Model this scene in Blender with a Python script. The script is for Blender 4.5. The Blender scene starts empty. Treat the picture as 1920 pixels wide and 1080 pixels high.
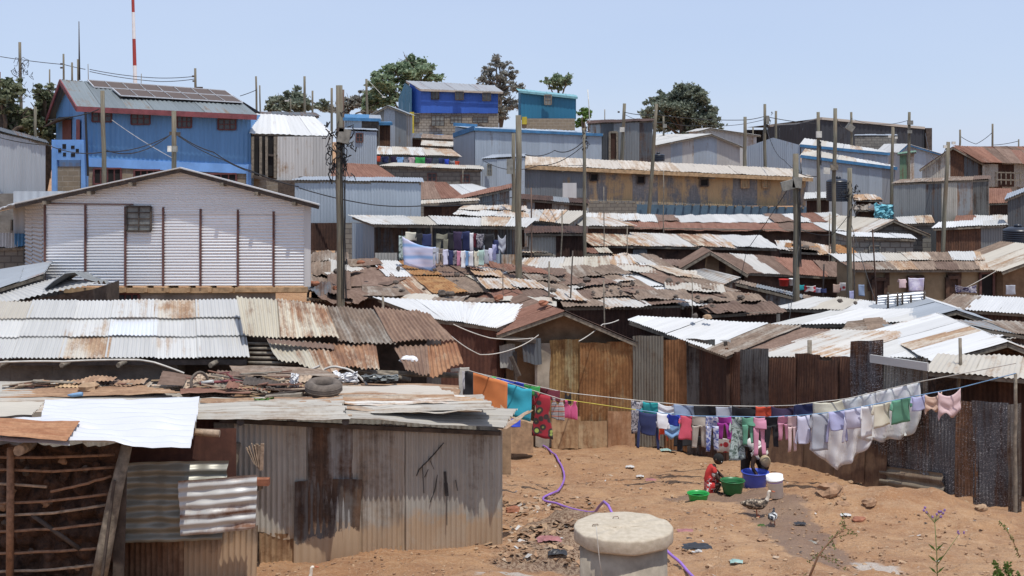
import bpy, bmesh, math, random
from mathutils import Vector, noise, Matrix
R=random.Random(7)
rad=math.radians
scene=bpy.context.scene
COL=scene.collection
# ---------------------------------------------------------------- camera, sky, sun, exposure
F=2350.0; HOR=270.0; H=10.0
cam_d=bpy.data.cameras.new('camera'); cam=bpy.data.objects.new('camera',cam_d); COL.objects.link(cam)
cam_d.sensor_width=36; cam_d.lens=F/1920*36; cam_d.shift_y=-(540-HOR)/1920; cam_d.clip_end=6000; cam_d.clip_start=.1
cam.location=(0,0,H); cam.rotation_euler=(rad(90),0,0); scene.camera=cam
SUN=Vector((.16,-.27,.95)).normalized()
world=bpy.data.worlds.new('World'); scene.world=world; world.use_nodes=True
wn=world.node_tree.nodes; wl=world.node_tree.links
bg=wn['Background']; sky=wn.new('ShaderNodeTexSky'); sky.sky_type='NISHITA'; sky.sun_disc=False
sky.sun_elevation=math.asin(SUN.z); sky.sun_rotation=math.atan2(SUN.x,SUN.y)
sky.air_density=1.0; sky.dust_density=.6; sky.ozone_density=3.; sky.altitude=1700
tint=wn.new('ShaderNodeMix'); tint.data_type='RGBA'; tint.inputs[0].default_value=.78
tc=wn.new('ShaderNodeTexCoord'); mp=wn.new('ShaderNodeMapping'); mp.inputs['Scale'].default_value=(1.2,1.2,4); cn=wn.new('ShaderNodeTexNoise'); cn.inputs['Scale'].default_value=1.6; cn.inputs['Detail'].default_value=5
wl.new(tc.outputs['Generated'],mp.inputs[0]); wl.new(mp.outputs[0],cn.inputs['Vector'])
hz=wn.new('ShaderNodeMix'); hz.data_type='RGBA'; hz.inputs[6].default_value=(3.75,4.65,6.8,1); hz.inputs[7].default_value=(4.9,5.6,7.1,1); wl.new(cn.outputs['Fac'],hz.inputs[0]); wl.new(hz.outputs[2],tint.inputs[7])
wl.new(sky.outputs[0],tint.inputs[6]); wl.new(tint.outputs[2],bg.inputs[0]); bg.inputs[1].default_value=.135
sd=bpy.data.lights.new('sun','SUN'); sd.energy=4.0; sd.angle=rad(.5); sd.color=(1,.955,.89)
so=bpy.data.objects.new('sun',sd); COL.objects.link(so); so.location=(0,0,60)
so.rotation_euler=SUN.to_track_quat('Z','Y').to_euler()
scene.view_settings.view_transform='Standard'; scene.view_settings.look='None'; scene.view_settings.gamma=1; scene.view_settings.exposure=-.06
# ---------------------------------------------------------------- point helpers
def P(px,py,Y): return Vector(((px-960)/F*Y, Y, H-(py-HOR)/F*Y))
def PX(v): return (960+v.x/v.y*F, HOR+(H-v.z)/v.y*F)
def lerp(a,b,t): return a+(b-a)*t
TY=[-30,0,5,10,14,16.8,20,22.3,25,28,31,34,40,50,61,68,80,100,130,180,300,700,2500]
TX=[0,500,960,1500,1920]
TZ=[[8.3]*5,[8.2]*5,[7.1]*5,[5.6]*5,[4.7]*5,
[4.25,4.2,4.2,4.2,4.1],[4.15,4.05,3.8,3.8,3.6],[4.15,3.95,3.45,3.45,3.2],[4.2,3.9,3.14,3.14,2.8],[4.3,3.9,2.85,2.85,2.6],
[4.5,3.9,2.59,2.5,2.5],[4.7,4.0,2.4,2.3,2.3],[5.3,4.2,2.2,1.9,2.0],[6.3,5.2,2.9,2.5,2.6],[7.2,6.4,4.3,3.7,3.8],
[7.8,7.0,4.5,3.8,3.6],[8.9,8.2,6.4,5.0,4.4],[9.8,9.6,9.1,7.2,5.6],[10.3,10.3,10.0,8.6,7.2],[8,8,8,7,5],[-2]*5,[-30]*5,[-110]*5]
def gz(x,y):
    i=0
    while i<len(TY)-2 and y>TY[i+1]: i+=1
    t=min(1,max(0,(y-TY[i])/(TY[i+1]-TY[i])))
    px=960+x/max(y,12)*F
    j=0
    while j<3 and px>TX[j+1]: j+=1
    s=min(1,max(0,(px-TX[j])/(TX[j+1]-TX[j])))
    def sm(a): return a
    return lerp(lerp(TZ[i][j],TZ[i][j+1],s),lerp(TZ[i+1][j],TZ[i+1][j+1],s),t)
def G(px,py,Y0=14,Y1=40):
    """where the ray through a pixel meets the ground"""
    a,b=Y0,Y1
    for _ in range(30):
        m=(a+b)/2; p=P(px,py,m)
        if p.z>gz(p.x,p.y)+bump(p.x,p.y): a=m
        else: b=m
    return P(px,py,a)
def bump(x,y):
    n=noise.noise(Vector((x*.35,y*.35,1)))*.16+noise.noise(Vector((x*1.3,y*1.3,5)))*.05
    # mound in front of the right fence and heap beside the shed
    m=.5*math.exp(-(((x-7.0)/2.2)**2+((y-22.7)/1.1)**2))
    m+=.3*math.exp(-(((x-1.1)/.9)**2+((y-19.6)/.7)**2))
    m+=.18*math.exp(-(((x-.1)/1.6)**2+((y-16.0)/.8)**2))
    m-=.35*math.exp(-(((x-.55)/.75)**2+((y-17.75)/.28)**2))
    m-=.3*math.exp(-(((x-9.3)/.9)**2+((y-22.9)/.5)**2))
    return n*min(1,max(0,(45-y)/8))+m
def gnd(x,y): return gz(x,y)+bump(x,y)
# ---------------------------------------------------------------- object helpers
def tag(o,label=None,cat=None,group=None,kind=None):
    if label: o['label']=label
    if cat: o['category']=cat
    if group: o['group']=group
    if kind: o['kind']=kind
    return o
def empty(name,loc,label,cat,group=None):
    o=bpy.data.objects.new(name,None); COL.objects.link(o); o.location=loc; o.empty_display_size=.2
    return tag(o,label,cat,group)
ORG={}
def origin(o):
    v=Vector((0,0,0))
    while o: v+=o.location; o=o.parent
    return v
class MB:
    def __init__(s): s.v=[]; s.f=[]; s.uv=[]; s.m=[]; s.r=[]; s.sm=[]
    def vert(s,p,r=0.): s.v.append(Vector(p)); s.r.append(r); return len(s.v)-1
    def face(s,idx,uv=None,m=0,sm=False):
        s.f.append(idx); s.uv.append(uv or [(0,0)]*len(idx)); s.m.append(m); s.sm.append(sm)
    def quad(s,a,b,c,d,m=0,uv=True,r=None):
        r=R.random() if r is None else r
        w=(Vector(b)-Vector(a)).length; h=(Vector(d)-Vector(a)).length; o=r*37
        i=[s.vert(p,r) for p in (a,b,c,d)]
        s.face(i,[(o,o+h),(o+w,o+h),(o+w,o),(o,o)],m)
    def box(s,c,size,m=0,rot=None,r=None):
        r=R.random() if r is None else r
        c=Vector(c); hx,hy,hz=[k/2 for k in size]
        pts=[Vector((x*hx,y*hy,z*hz)) for x in(-1,1) for y in(-1,1) for z in(-1,1)]
        if rot is not None: pts=[rot@p for p in pts]
        s.boxpts([c+p for p in pts],m,r)
    def boxpts(s,p,m=0,r=.5):
        i=[s.vert(q,r) for q in p]
        for f in ((0,1,3,2),(4,6,7,5),(0,4,5,1),(2,3,7,6),(0,2,6,4),(1,5,7,3)):
            w=(s.v[i[f[1]]]-s.v[i[f[0]]]).length; h=(s.v[i[f[2]]]-s.v[i[f[1]]]).length
            o=r*31
            s.face([i[k] for k in f],[(o,o),(o+w,o),(o+w,o+h),(o,o+h)],m)
    def beam(s,a,b,w,h=None,m=0):
        a=Vector(a); b=Vector(b); h=h or w; d=(b-a).normalized()
        u=d.cross(Vector((0,0,1)));
        if u.length<.1: u=d.cross(Vector((0,1,0)))
        u.normalize(); n=u.cross(d)
        pts=[e+u*(x*w/2)+n*(z*h/2) for e in(a,b) for x in(-1,1) for z in(-1,1)]
        s.boxpts(pts,m,R.random())
    def tube(s,pts,rads,n=8,m=0,cap=True,r=None):
        r=R.random() if r is None else r
        pts=[Vector(p) for p in pts]
        if not hasattr(rads,'__len__'): rads=[rads]*len(pts)
        rings=[]; L=0; t=(pts[1]-pts[0]).normalized()
        u=t.cross(Vector((0,0,1)))
        if u.length<.1: u=t.cross(Vector((0,1,0)))
        u.normalize()
        Ls=[]
        for k,p in enumerate(pts):
            if k: L+=(p-pts[k-1]).length
            tt=(pts[min(k+1,len(pts)-1)]-pts[max(k-1,0)]).normalized()
            u=(u-tt*u.dot(tt)).normalized(); w=tt.cross(u)
            rings.append([s.vert(p+(u*math.cos(a)+w*math.sin(a))*rads[k],r) for a in [2*math.pi*j/n for j in range(n)]]); Ls.append(L)
        for k in range(len(pts)-1):
            for j in range(n):
                j2=(j+1)%n; c=rads[0]*6.28/n; o=r*31
                s.face([rings[k][j],rings[k][j2],rings[k+1][j2],rings[k+1][j]],[(o+j*c,Ls[k]),(o+j*c+c,Ls[k]),(o+j*c+c,Ls[k+1]),(o+j*c,Ls[k+1])],m,True)
        if cap:
            s.face(list(rings[0])[::-1],None,m); s.face(list(rings[-1]),None,m)
    def lathe(s,c,prof,n=24,m=0,wob=0):
        c=Vector(c); rings=[]
        for (r,z) in prof:
            rings.append([s.vert(c+Vector((r*math.cos(a),r*math.sin(a),z))*(1)+Vector((0,0,wob*noise.noise(Vector((math.cos(a)*3,math.sin(a)*3,z*5))))),.5) for a in [2*math.pi*j/n for j in range(n)]])
        for k in range(len(prof)-1):
            for j in range(n):
                j2=(j+1)%n
                s.face([rings[k][j],rings[k][j2],rings[k+1][j2],rings[k+1][j]],[(j*.1,prof[k][1]),(j*.1+.1,prof[k][1]),(j*.1+.1,prof[k+1][1]),(j*.1,prof[k+1][1])],m,True)
        if prof[0][0]>.001: s.face(rings[0][::-1],None,m)
        if prof[-1][0]>.001: s.face(rings[-1],None,m)
    def blob(s,c,rx,ry,rz,m=0,seg=8,rg=6,jag=.25,rot=0,seed=0):
        c=Vector(c); rings=[]; seed=seed or R.random()*50; M=Matrix.Rotation(rot,3,'Z')
        for k in range(rg+1):
            th=math.pi*k/rg; ring=[]
            for j in range(seg):
                a=2*math.pi*j/seg; d=Vector((math.sin(th)*math.cos(a),math.sin(th)*math.sin(a),-math.cos(th)))
                q=1+jag*noise.noise(d*1.7+Vector((seed,0,0)))+jag*.5*noise.noise(d*4+Vector((seed,3,0)))
                ring.append(s.vert(c+M@Vector((d.x*rx*q,d.y*ry*q,d.z*rz*q)),.5))
            rings.append(ring)
        for k in range(rg):
            for j in range(seg):
                j2=(j+1)%seg
                s.face([rings[k][j],rings[k][j2],rings[k+1][j2],rings[k+1][j]],[(j*.1,k*.1)]*4,m,jag<.2)
    def build(s,name,mats,parent=None,loc=None):
        if not isinstance(mats,(list,tuple)): mats=[mats]
        me=bpy.data.meshes.new(name)
        if parent is not None: o0=origin(parent)
        elif loc is not None: o0=Vector(loc)
        else:
            xs=[v.x for v in s.v]; ys=[v.y for v in s.v]; o0=Vector(((min(xs)+max(xs))/2,(min(ys)+max(ys))/2,min(v.z for v in s.v)))
        me.from_pydata([tuple(v-o0) for v in s.v],[],s.f)
        for m in mats: me.materials.append(M[m] if isinstance(m,str) else m)
        uvl=me.uv_layers.new(name='UV'); flat=[]
        for u in s.uv:
            for c in u: flat+=[c[0],c[1]]
        uvl.data.foreach_set('uv',flat)
        me.polygons.foreach_set('material_index',s.m); me.polygons.foreach_set('use_smooth',s.sm)
        at=me.attributes.new('sr','FLOAT','POINT'); at.data.foreach_set('value',s.r)
        me.update()
        o=bpy.data.objects.new(name,me); COL.objects.link(o)
        if parent is not None: o.parent=parent
        else: o.location=o0
        return o
# ---------------------------------------------------------------- corrugated sheets
def sheet(mb,A,B,C,D,pitch=.08,amp=.014,m=0,crumple=.0,nv=3,rag=0.,k=4,r=None,lift=0.,horiz=False,prof='sin'):
    """A,B top edge, C,D bottom edge (A above D); ribs run from top to bottom"""
    A,B,C,D=[Vector(p) for p in(A,B,C,D)]
    if horiz: A,B,C,D=D,A,B,C
    r=R.random() if r is None else r; o1=r*53; o2=r*91
    w=((B-A).length+(C-D).length)/2; h=((D-A).length+(C-B).length)/2
    n=max(2,round(w/pitch)); nu=n*k
    N=(B-A).cross(D-A)
    if N.length<1e-9: return
    N.normalize()
    if N.z<0 and abs(N.z)>.3: N=-N
    elif abs(N.z)<=.3 and N.y>0: N=-N
    if crumple>0: nv=max(nv,int(h/.25)+1)
    rows=[]
    for j in range(nv+1):
        t=j/nv; row=[]
        for i in range(nu+1):
            s_=i/nu; tt=t
            if rag and j==nv: tt=1+rag*(noise.noise(Vector((s_*w*3+r*99,r*7,0))))/max(h,.3)
            if rag and j==0: tt=rag*.4*(noise.noise(Vector((s_*w*3+r*50,r*9,0))))/max(h,.3)
            p=A.lerp(B,s_).lerp(D.lerp(C,s_),tt)
            ph=s_*n*2*math.pi
            if prof=='sin': q=math.sin(ph)
            else: q=1 if (i%k)in(1,2) else -1
            d=amp*q+lift
            if crumple:
                pn=p*1.6+Vector((r*20,0,0)); d+=crumple*(noise.noise(pn)+.5*noise.noise(p*5))
            row.append(mb.vert(p+N*d,r))
        rows.append(row)
    for j in range(nv):
        for i in range(nu):
            u0=o1+i/nu*w; u1=o1+(i+1)/nu*w; v0=o2+h*(1-j/nv); v1=o2+h*(1-(j+1)/nv)
            mb.face([rows[j][i],rows[j+1][i],rows[j+1][i+1],rows[j][i+1]],[(u0,v0),(u0,v1),(u1,v1),(u1,v0)],m,prof=='sin')
def bil(q,u,v):
    A,B,C,D=q
    return A.lerp(B,u).lerp(D.lerp(C,u),v)
def lay(mb,q,mats,width=.8,rows=1,jit=.02,over=.05,pitch=.08,amp=.014,crumple=0.,rag=0.,lift=0.,k=4,rng=None,sag=0.,horiz=False,pick=None):
    """cover quad (TL,TR,BR,BL) with overlapping sheets; mats = list of material indices to draw from"""
    rng=rng or R
    q=[Vector(p) for p in q]
    W=((q[1]-q[0]).length+(q[2]-q[3]).length)/2; L=((q[3]-q[0]).length+(q[2]-q[1]).length)/2
    n=max(1,round(W/width)); N=(q[1]-q[0]).cross(q[3]-q[0]).normalized()
    if N.z<0: N=-N
    for j in range(rows):
        for i in range(n):
            u0=i/n-over/W; u1=(i+1)/n+over/W; v0=j/rows-(over*1.6/L if j else 0); v1=(j+1)/rows
            u0=max(u0,-.02); u1=min(u1,1.02)
            v1+=rng.uniform(-1,1)*jit/L; v0+=rng.uniform(-1,1)*jit/L*.5
            c=[bil(q,u0,v0),bil(q,u1,v0),bil(q,u1,v1),bil(q,u0,v1)]
            ll=lift+(rows-1-j)*.03+(i%2)*.012
            sg=[sag*math.sin(math.pi*min(1,max(0,uu))) for uu in (u0,u1)]
            c=[p+N*(rng.uniform(-.25,.6)*jit)+Vector((0,0,-sg[e])) for p,e in zip(c,(0,1,1,0))]
            mi=pick(i,j) if pick else rng.choice(mats)
            sheet(mb,*c,pitch=pitch,amp=amp,m=mi,crumple=crumple,rag=rag,lift=ll,k=k,r=rng.random(),horiz=horiz)
# ---------------------------------------------------------------- materials
M={}
class NT:
    def __init__(s,name):
        s.mat=bpy.data.materials.new(name); s.mat.use_nodes=True; s.t=s.mat.node_tree; s.b=s.t.nodes['Principled BSDF']; s.o=s.t.nodes['Material Output']
        M[name]=s.mat
    def n(s,typ,**kw):
        x=s.t.nodes.new(typ)
        for k,v in kw.items(): setattr(x,k,v)
        return x
    def l(s,a,b): s.t.links.new(a,b)
    def coord(s,which='UV'):
        return s.n('ShaderNodeTexCoord').outputs[which]
    def map(s,src,scale,rot=(0,0,0)):
        m=s.n('ShaderNodeMapping'); m.inputs['Scale'].default_value=scale; m.inputs['Rotation'].default_value=rot; s.l(src,m.inputs[0]); return m.outputs[0]
    def noise(s,src,scale=1,detail=4,rough=.6,dist=0):
        x=s.n('ShaderNodeTexNoise'); x.inputs['Scale'].default_value=scale; x.inputs['Detail'].default_value=detail; x.inputs['Roughness'].default_value=rough; x.inputs['Distortion'].default_value=dist
        s.l(src,x.inputs['Vector']); return x.outputs['Fac']
    def ramp(s,fac,stops):
        x=s.n('ShaderNodeValToRGB'); e=x.color_ramp.elements
        while len(e)<len(stops): e.new(.5)
        for i,(p,c) in enumerate(stops):
            e[i].position=p; e[i].color=(*c,1) if hasattr(c,'__len__') else (c,c,c,1)
        s.l(fac,x.inputs[0]); return x.outputs[0]
    def mix(s,fac,a,b,typ='MIX'):
        x=s.n('ShaderNodeMix',data_type='RGBA',blend_type=typ)
        for i,v in ((0,fac),(6,a),(7,b)):
            if hasattr(v,'is_linked') or hasattr(v,'links'): s.l(v,x.inputs[i])
            elif hasattr(v,'__len__'): x.inputs[i].default_value=(*v,1) if len(v)==3 else v
            else: x.inputs[i].default_value=v
        return x.outputs[2]
    def math(s,op,a,b=0,c=None,clamp=False):
        x=s.n('ShaderNodeMath',operation=op); x.use_clamp=clamp
        for i,v in enumerate((a,b) if c is None else (a,b,c)):
            if hasattr(v,'links'): s.l(v,x.inputs[i])
            else: x.inputs[i].default_value=v
        return x.outputs[0]
    def attr(s,name='sr'):
        x=s.n('ShaderNodeAttribute'); x.attribute_name=name; return x.outputs['Fac']
    def bump(s,h,strength=.3,dist=.02):
        x=s.n('ShaderNodeBump'); x.inputs['Strength'].default_value=strength; x.inputs['Distance'].default_value=dist; s.l(h,x.inputs['Height']); s.l(x.outputs[0],s.b.inputs['Normal'])
    def set(s,color=None,rough=None,metal=None,spec=None):
        for k,v in (('Base Color',color),('Roughness',rough),('Metallic',metal),('Specular IOR Level',spec)):
            if v is None: continue
            i=s.b.inputs[k]
            if hasattr(v,'links'): s.l(v,i)
            elif hasattr(v,'__len__'): i.default_value=(*v,1)
            else: i.default_value=v
def metal(name,zinc,rust=(.13,.055,.03),rust2=(.32,.15,.07),amt=.2,met=.25,rough=.45,var=.25,stain=.3,speck=0.,mud=0.,spl=0.,streakx=5.,spray=0.,spraycol=(.6,.55,.45)):
    t=NT(name); uv=t.coord('UV'); sr=t.attr()
    st=t.noise(t.map(uv,(streakx,.35,1)),1.,5,.65)          # streaks down the sheet
    bl=t.noise(uv,.9,5,.6,.6)
    fi=t.noise(uv,9,4,.7)
    c=t.math('ADD',t.math('MULTIPLY',st,.5),t.math('MULTIPLY',bl,.35)); c=t.math('ADD',c,t.math('MULTIPLY',fi,.15))
    c=t.math('ADD',c,t.math('MULTIPLY',t.math('SUBTRACT',sr,.5),.16))
    e=.62-amt*.34
    mask=t.ramp(c,[(max(0,e-.05),0.),(min(1,e+.05),1.)])
    zc=t.mix(t.math('MULTIPLY',t.ramp(st,[(.35,0.),(.65,1.)]),stain),zinc,tuple(k*.62 for k in zinc))
    rc=t.mix(t.ramp(t.noise(t.map(uv,(3.5,.8,1)),1.3,5,.7),[(.38,0.),(.62,1.)]),rust,rust2)
    rc=t.mix(t.math('MULTIPLY',t.ramp(fi,[(.4,0.),(.65,1.)]),.45),rc,tuple(k*.55 for k in rust))
    col=t.mix(mask,zc,rc)
    if mud:
        g=t.n('ShaderNodeSeparateXYZ'); t.l(t.coord('Object'),g.inputs[0])
        mm=t.math('ADD',g.outputs[2],t.math('ADD',t.math('MULTIPLY',bl,-.8),t.math('ADD',t.math('MULTIPLY',fi,-.35),t.math('MULTIPLY',st,.45))))
        mk=t.math('MULTIPLY',t.ramp(mm,[(.0,1.),(min(.95,mud*.16),0.)]),.85)
        col=t.mix(mk,col,(.42,.30,.19))
    if spl:
        vo=t.noise(uv,34,5,.8,.4); v2=t.noise(uv,1.1,3,.6)
        mk=t.math('MULTIPLY',t.ramp(vo,[(.545,0.),(.60,1.)]),t.ramp(v2,[(.35,0.),(.6,1.)]))
        lines=t.noise(t.map(uv,(1.2,6,1),(0,0,.7)),1.6,3,.6,1.2)
        mk2=t.math('MULTIPLY',t.ramp(lines,[(.495,0.),(.5,1.),(.505,0.)]),.5)
        col=t.mix(t.math('MULTIPLY',t.math('MAXIMUM',mk,mk2),spl),col,(.6,.62,.62))
    if spray:
        v3=t.ramp(t.noise(uv,1.7,6,.7,.5),[(.5,0.),(.56,1.)])
        col=t.mix(t.math('MULTIPLY',v3,spray),col,spraycol)
    hv=t.n('ShaderNodeHueSaturation'); t.l(col,hv.inputs['Color'])
    t.l(t.math('MULTIPLY_ADD',sr,var,1-var*.5),hv.inputs['Value']); col=hv.outputs[0]
    t.set(col,t.math('MULTIPLY_ADD',mask,.35,rough,clamp=True),t.math('MULTIPLY',t.math('SUBTRACT',1,mask),met))
    t.bump(c,.25,.015)
    return t
metal('zinc_white',(.52,.515,.495),(.3,.2,.13),(.42,.33,.24),amt=.02,met=.0,rough=.6,var=.18,stain=.4)
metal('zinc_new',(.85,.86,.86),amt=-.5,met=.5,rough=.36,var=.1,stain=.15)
metal('zinc_bright',(.61,.61,.60),(.34,.26,.19),(.45,.4,.34),amt=-.12,met=.05,rough=.5,var=.14,stain=.3)
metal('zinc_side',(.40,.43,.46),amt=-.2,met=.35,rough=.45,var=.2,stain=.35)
metal('zinc_bluegrey',(.40,.46,.52),(.16,.11,.08),(.25,.2,.16),amt=-.18,met=.2,rough=.5,var=.16,stain=.3)
metal('zinc_grey',(.25,.265,.27),(.14,.08,.05),(.28,.16,.09),amt=.1,met=.25,rough=.5,var=.3,stain=.5)
metal('zinc_dark',(.115,.125,.135),(.07,.04,.03),(.16,.1,.07),amt=.25,met=.2,rough=.55,var=.4,stain=.6)
metal('zinc_stained',(.53,.51,.47),(.30,.17,.09),(.42,.29,.18),amt=.28,met=.1,rough=.55,var=.2,stain=.4)
metal('zinc_dusty',(.50,.46,.39),(.25,.15,.09),(.40,.28,.18),amt=.18,met=.08,rough=.6,var=.2,stain=.35,streakx=2)
metal('cream_rust',(.50,.455,.36),(.17,.09,.055),(.33,.18,.10),amt=.28,met=.05,rough=.6,var=.2,stain=.5)
metal('rust_grey',(.36,.32,.27),(.16,.115,.085),(.27,.2,.15),amt=.6,met=.05,rough=.65,var=.3,stain=.5)
metal('rust_brown',(.30,.24,.2),(.145,.092,.068),(.215,.145,.11),amt=1.1,met=0,rough=.75,var=.35,stain=.5)
metal('rust_red',(.46,.40,.35),(.18,.085,.058),(.26,.135,.095),amt=.9,met=0,rough=.75,var=.25,stain=.4)
metal('rust_dark',(.12,.08,.06),(.045,.024,.018),(.09,.045,.03),amt=1.0,met=0,rough=.75,var=.4,stain=.5)  # dark rust, darkened further to carry the shade on hut walls
metal('rust_orange',(.34,.27,.16),(.21,.095,.035),(.36,.18,.07),amt=.7,met=0,rough=.7,var=.25,stain=.5,spray=.35,spraycol=(.42,.28,.13))
metal('rust_cream_green',(.33,.29,.16),(.17,.09,.035),(.36,.24,.1),amt=.4,met=0,rough=.7,var=.15,stain=.5)
metal('panel_grey_green',(.21,.20,.165),(.10,.07,.045),(.2,.15,.1),amt=.2,met=.1,rough=.6,var=.15,stain=.5)
metal('panel_black',(.12,.12,.115),(.02,.016,.015),(.08,.055,.04),amt=.35,met=.1,rough=.6,var=.3,stain=.6)
metal('panel_maroon',(.17,.12,.09),(.085,.046,.032),(.16,.078,.045),amt=1.,met=0,rough=.7,var=.3,stain=.5)
metal('panel_splash_black',(.10,.105,.115),(.03,.02,.018),(.13,.06,.03),amt=.35,met=.1,rough=.6,var=.2,stain=.6,spl=.95)
metal('panel_splash_grey',(.21,.195,.165),(.09,.06,.04),(.17,.11,.07),amt=.35,met=.1,rough=.6,var=.2,stain=.5,spl=.6)
metal('panel_splash_rust',(.15,.11,.085),(.09,.05,.03),(.2,.1,.05),amt=.9,met=0,rough=.7,var=.2,stain=.5,spl=.8)
metal('shed_grey',(.46,.435,.38),(.2,.15,.11),(.3,.24,.18),amt=.12,met=.05,rough=.55,var=.16,stain=.55,mud=1.2,spray=.5,spraycol=(.35,.32,.27))
metal('shed_brown',(.40,.37,.32),(.15,.11,.08),(.27,.21,.16),amt=.45,mud=1.0,met=.05,rough=.65,var=.15,stain=.5,spray=.35,spraycol=(.34,.26,.18))
metal('shed_dark',(.28,.28,.27),(.06,.042,.032),(.16,.09,.055),amt=.4,mud=.8,met=.08,rough=.6,var=.2,stain=.6)
metal('mud_sheet',(.36,.26,.15),(.22,.11,.05),(.4,.27,.15),amt=.55,met=0,rough=.8,var=.15,stain=.4,spray=.5,spraycol=(.45,.3,.17))
metal('white_sheet',(.58,.59,.62),amt=-.6,met=.0,rough=.35,var=.05,stain=.06)
metal('patch_white',(.46,.46,.44),(.12,.05,.03),(.25,.12,.06),amt=-.02,met=.15,rough=.4,var=.1,stain=.3)
metal('patch_olive',(.25,.245,.205),(.2,.12,.07),(.32,.2,.12),amt=.1,met=.25,rough=.42,var=.1,stain=.45)
metal('blue_wall',(.13,.31,.58),(.09,.2,.42),(.15,.3,.55),amt=-.05,met=.0,rough=.5,var=.12,stain=.4)
metal('blue_deep',(.04,.13,.52),(.03,.09,.38),(.05,.14,.5),amt=-.1,met=.0,rough=.5,var=.12,stain=.3)
metal('teal_wall',(.02,.155,.27),(.015,.11,.2),(.03,.18,.3),amt=-.1,met=.0,rough=.5,var=.12,stain=.3)
metal('yellow_wall',(.54,.38,.20),(.20,.205,.21),(.27,.27,.265),amt=.40,met=.0,rough=.65,var=.2,stain=.35,streakx=1.6)
metal('grey_yellow_wall',(.17,.19,.21),(.36,.24,.1),(.25,.2,.12),amt=.02,met=.05,rough=.6,var=.15,stain=.4,streakx=2)
metal('roof_bluegrey',(.20,.23,.24),(.14,.11,.09),(.2,.17,.14),amt=.05,met=.2,rough=.5,var=.25,stain=.4)
metal('roof_tan',(.50,.45,.385),(.33,.25,.18),(.42,.34,.26),amt=.2,met=.0,rough=.65,var=.18,stain=.35)
metal('roof_mauve',(.32,.335,.355),(.2,.17,.17),(.3,.28,.3),amt=.1,met=.1,rough=.5,var=.15,stain=.35)
metal('hall_black',(.035,.04,.05),(.025,.025,.03),(.05,.05,.055),amt=.1,met=.0,rough=.6,var=.25,stain=.4)
metal('green_door',(.12,.22,.14),amt=.1,met=0,rough=.6)
def plain(name,col,rough=.7,metal_=0,nscale=6,var=.25,bump=.2,coord='Object',col2=None,spec=None,bd=.02):
    t=NT(name); c=t.coord(coord); n=t.noise(c,nscale,5,.65)
    cc=t.mix(t.ramp(n,[(.35,0.),(.65,1.)]),tuple(k*(1-var) for k in col),col2 or tuple(min(1,k*(1+var)) for k in col))
    t.set(cc,rough,metal_,spec)
    if bump: t.bump(n,bump,bd)
    return t
plain('mud_wall',(.20,.125,.07),.9,0,2.2,.3,.5,col2=(.26,.175,.105))
plain('mud_red',(.06,.034,.024),.9,0,3,.4,.6,col2=(.13,.07,.045))  # red mud; the shade on these walls is put into the colour
plain('mud_tan',(.31,.225,.13),.9,0,1.3,.25,.4,col2=(.36,.27,.165))
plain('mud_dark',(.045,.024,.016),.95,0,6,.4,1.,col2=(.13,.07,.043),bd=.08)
plain('plaster_grey',(.25,.245,.22),.9,0,1.6,.3,.4,col2=(.33,.32,.29))
plain('plaster_dark',(.15,.14,.125),.9,0,1.6,.35,.7,col2=(.22,.21,.19),bd=.05)
plain('concrete',(.44,.375,.28),.9,0,14,.1,.5,col2=(.50,.435,.34),bd=.01)
plain('concrete_brown',(.33,.285,.225),.9,0,2.2,.28,.35,col2=(.43,.38,.30))  # darker, browner concrete than the lid
plain('scrap_aqua',(.25,.38,.35),.7,0,4,.2,.1)
plain('wood_grey',(.20,.17,.13),.85,0,9,.4,.5)
plain('wood_raw',(.40,.27,.15),.8,0,6,.3,.3)
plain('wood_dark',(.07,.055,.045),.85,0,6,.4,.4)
plain('stick_brown',(.26,.15,.09),.85,0,12,.35,.4)
plain('stick_pale',(.36,.27,.19),.85,0,12,.35,.4)
plain('red_trim',(.20,.055,.06),.7,0,3,.25,.1)
plain('blue_trim',(.05,.17,.33),.6,0,3,.25,.1)
plain('blue_paint',(.17,.36,.72),.7,0,1.5,.12,.2)
plain('teal_trim',(.17,.36,.40),.6,0,3,.2,.1)
plain('frame_brown',(.13,.06,.05),.7,0,5,.25,.1)
plain('frame_red',(.12,.04,.04),.7,0,5,.25,.1)
plain('dark_void',(.012,.011,.011),.95,0,3,.3,0)
plain('glass_dark',(.06,.065,.07),.25,0,3,.3,0)
plain('glass_grey',(.17,.18,.17),.35,0,4,.35,0)
plain('rock_dark',(.10,.08,.065),.9,0,9,.35,.6)
plain('rock_tan',(.36,.24,.145),.9,0,6,.25,.6)
plain('brick_red',(.28,.11,.06),.9,0,8,.3,.4)
plain('rubber',(.13,.105,.085),.85,0,12,.25,.3)
plain('tank_black',(.016,.02,.03),.35,0,3,.2,.05)
plain('box_grey',(.22,.21,.18),.7,0,6,.3,.2)
plain('box_white',(.6,.57,.5),.7,0,6,.2,.1)
plain('mast_white',(.74,.74,.74),.5,0,3,.05,0)
plain('mast_red',(.33,.04,.03),.5,0,3,.15,0)
plain('cable_black',(.02,.02,.022),.6,0,3,.2,0)
plain('rope_yellow',(.5,.42,.07),.7,0,3,.2,0)
plain('rope_pale',(.5,.47,.42),.7,0,3,.2,0)
plain('rope_blue',(.18,.32,.5),.7,0,3,.2,0)
plain('hose_purple',(.30,.15,.52),.4,0,3,.12,0)
plain('basin_green',(.02,.33,.06),.35,0,5,.1,0)
plain('basin_dark_green',(.022,.15,.045),.4,0,5,.15,0)
plain('basin_blue',(.05,.09,.48),.35,0,5,.1,0)
plain('bucket_white',(.86,.87,.87),.4,0,5,.08,0)
plain('wash_water',(.2,.25,.24),.08,0,3,.1,0)
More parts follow.
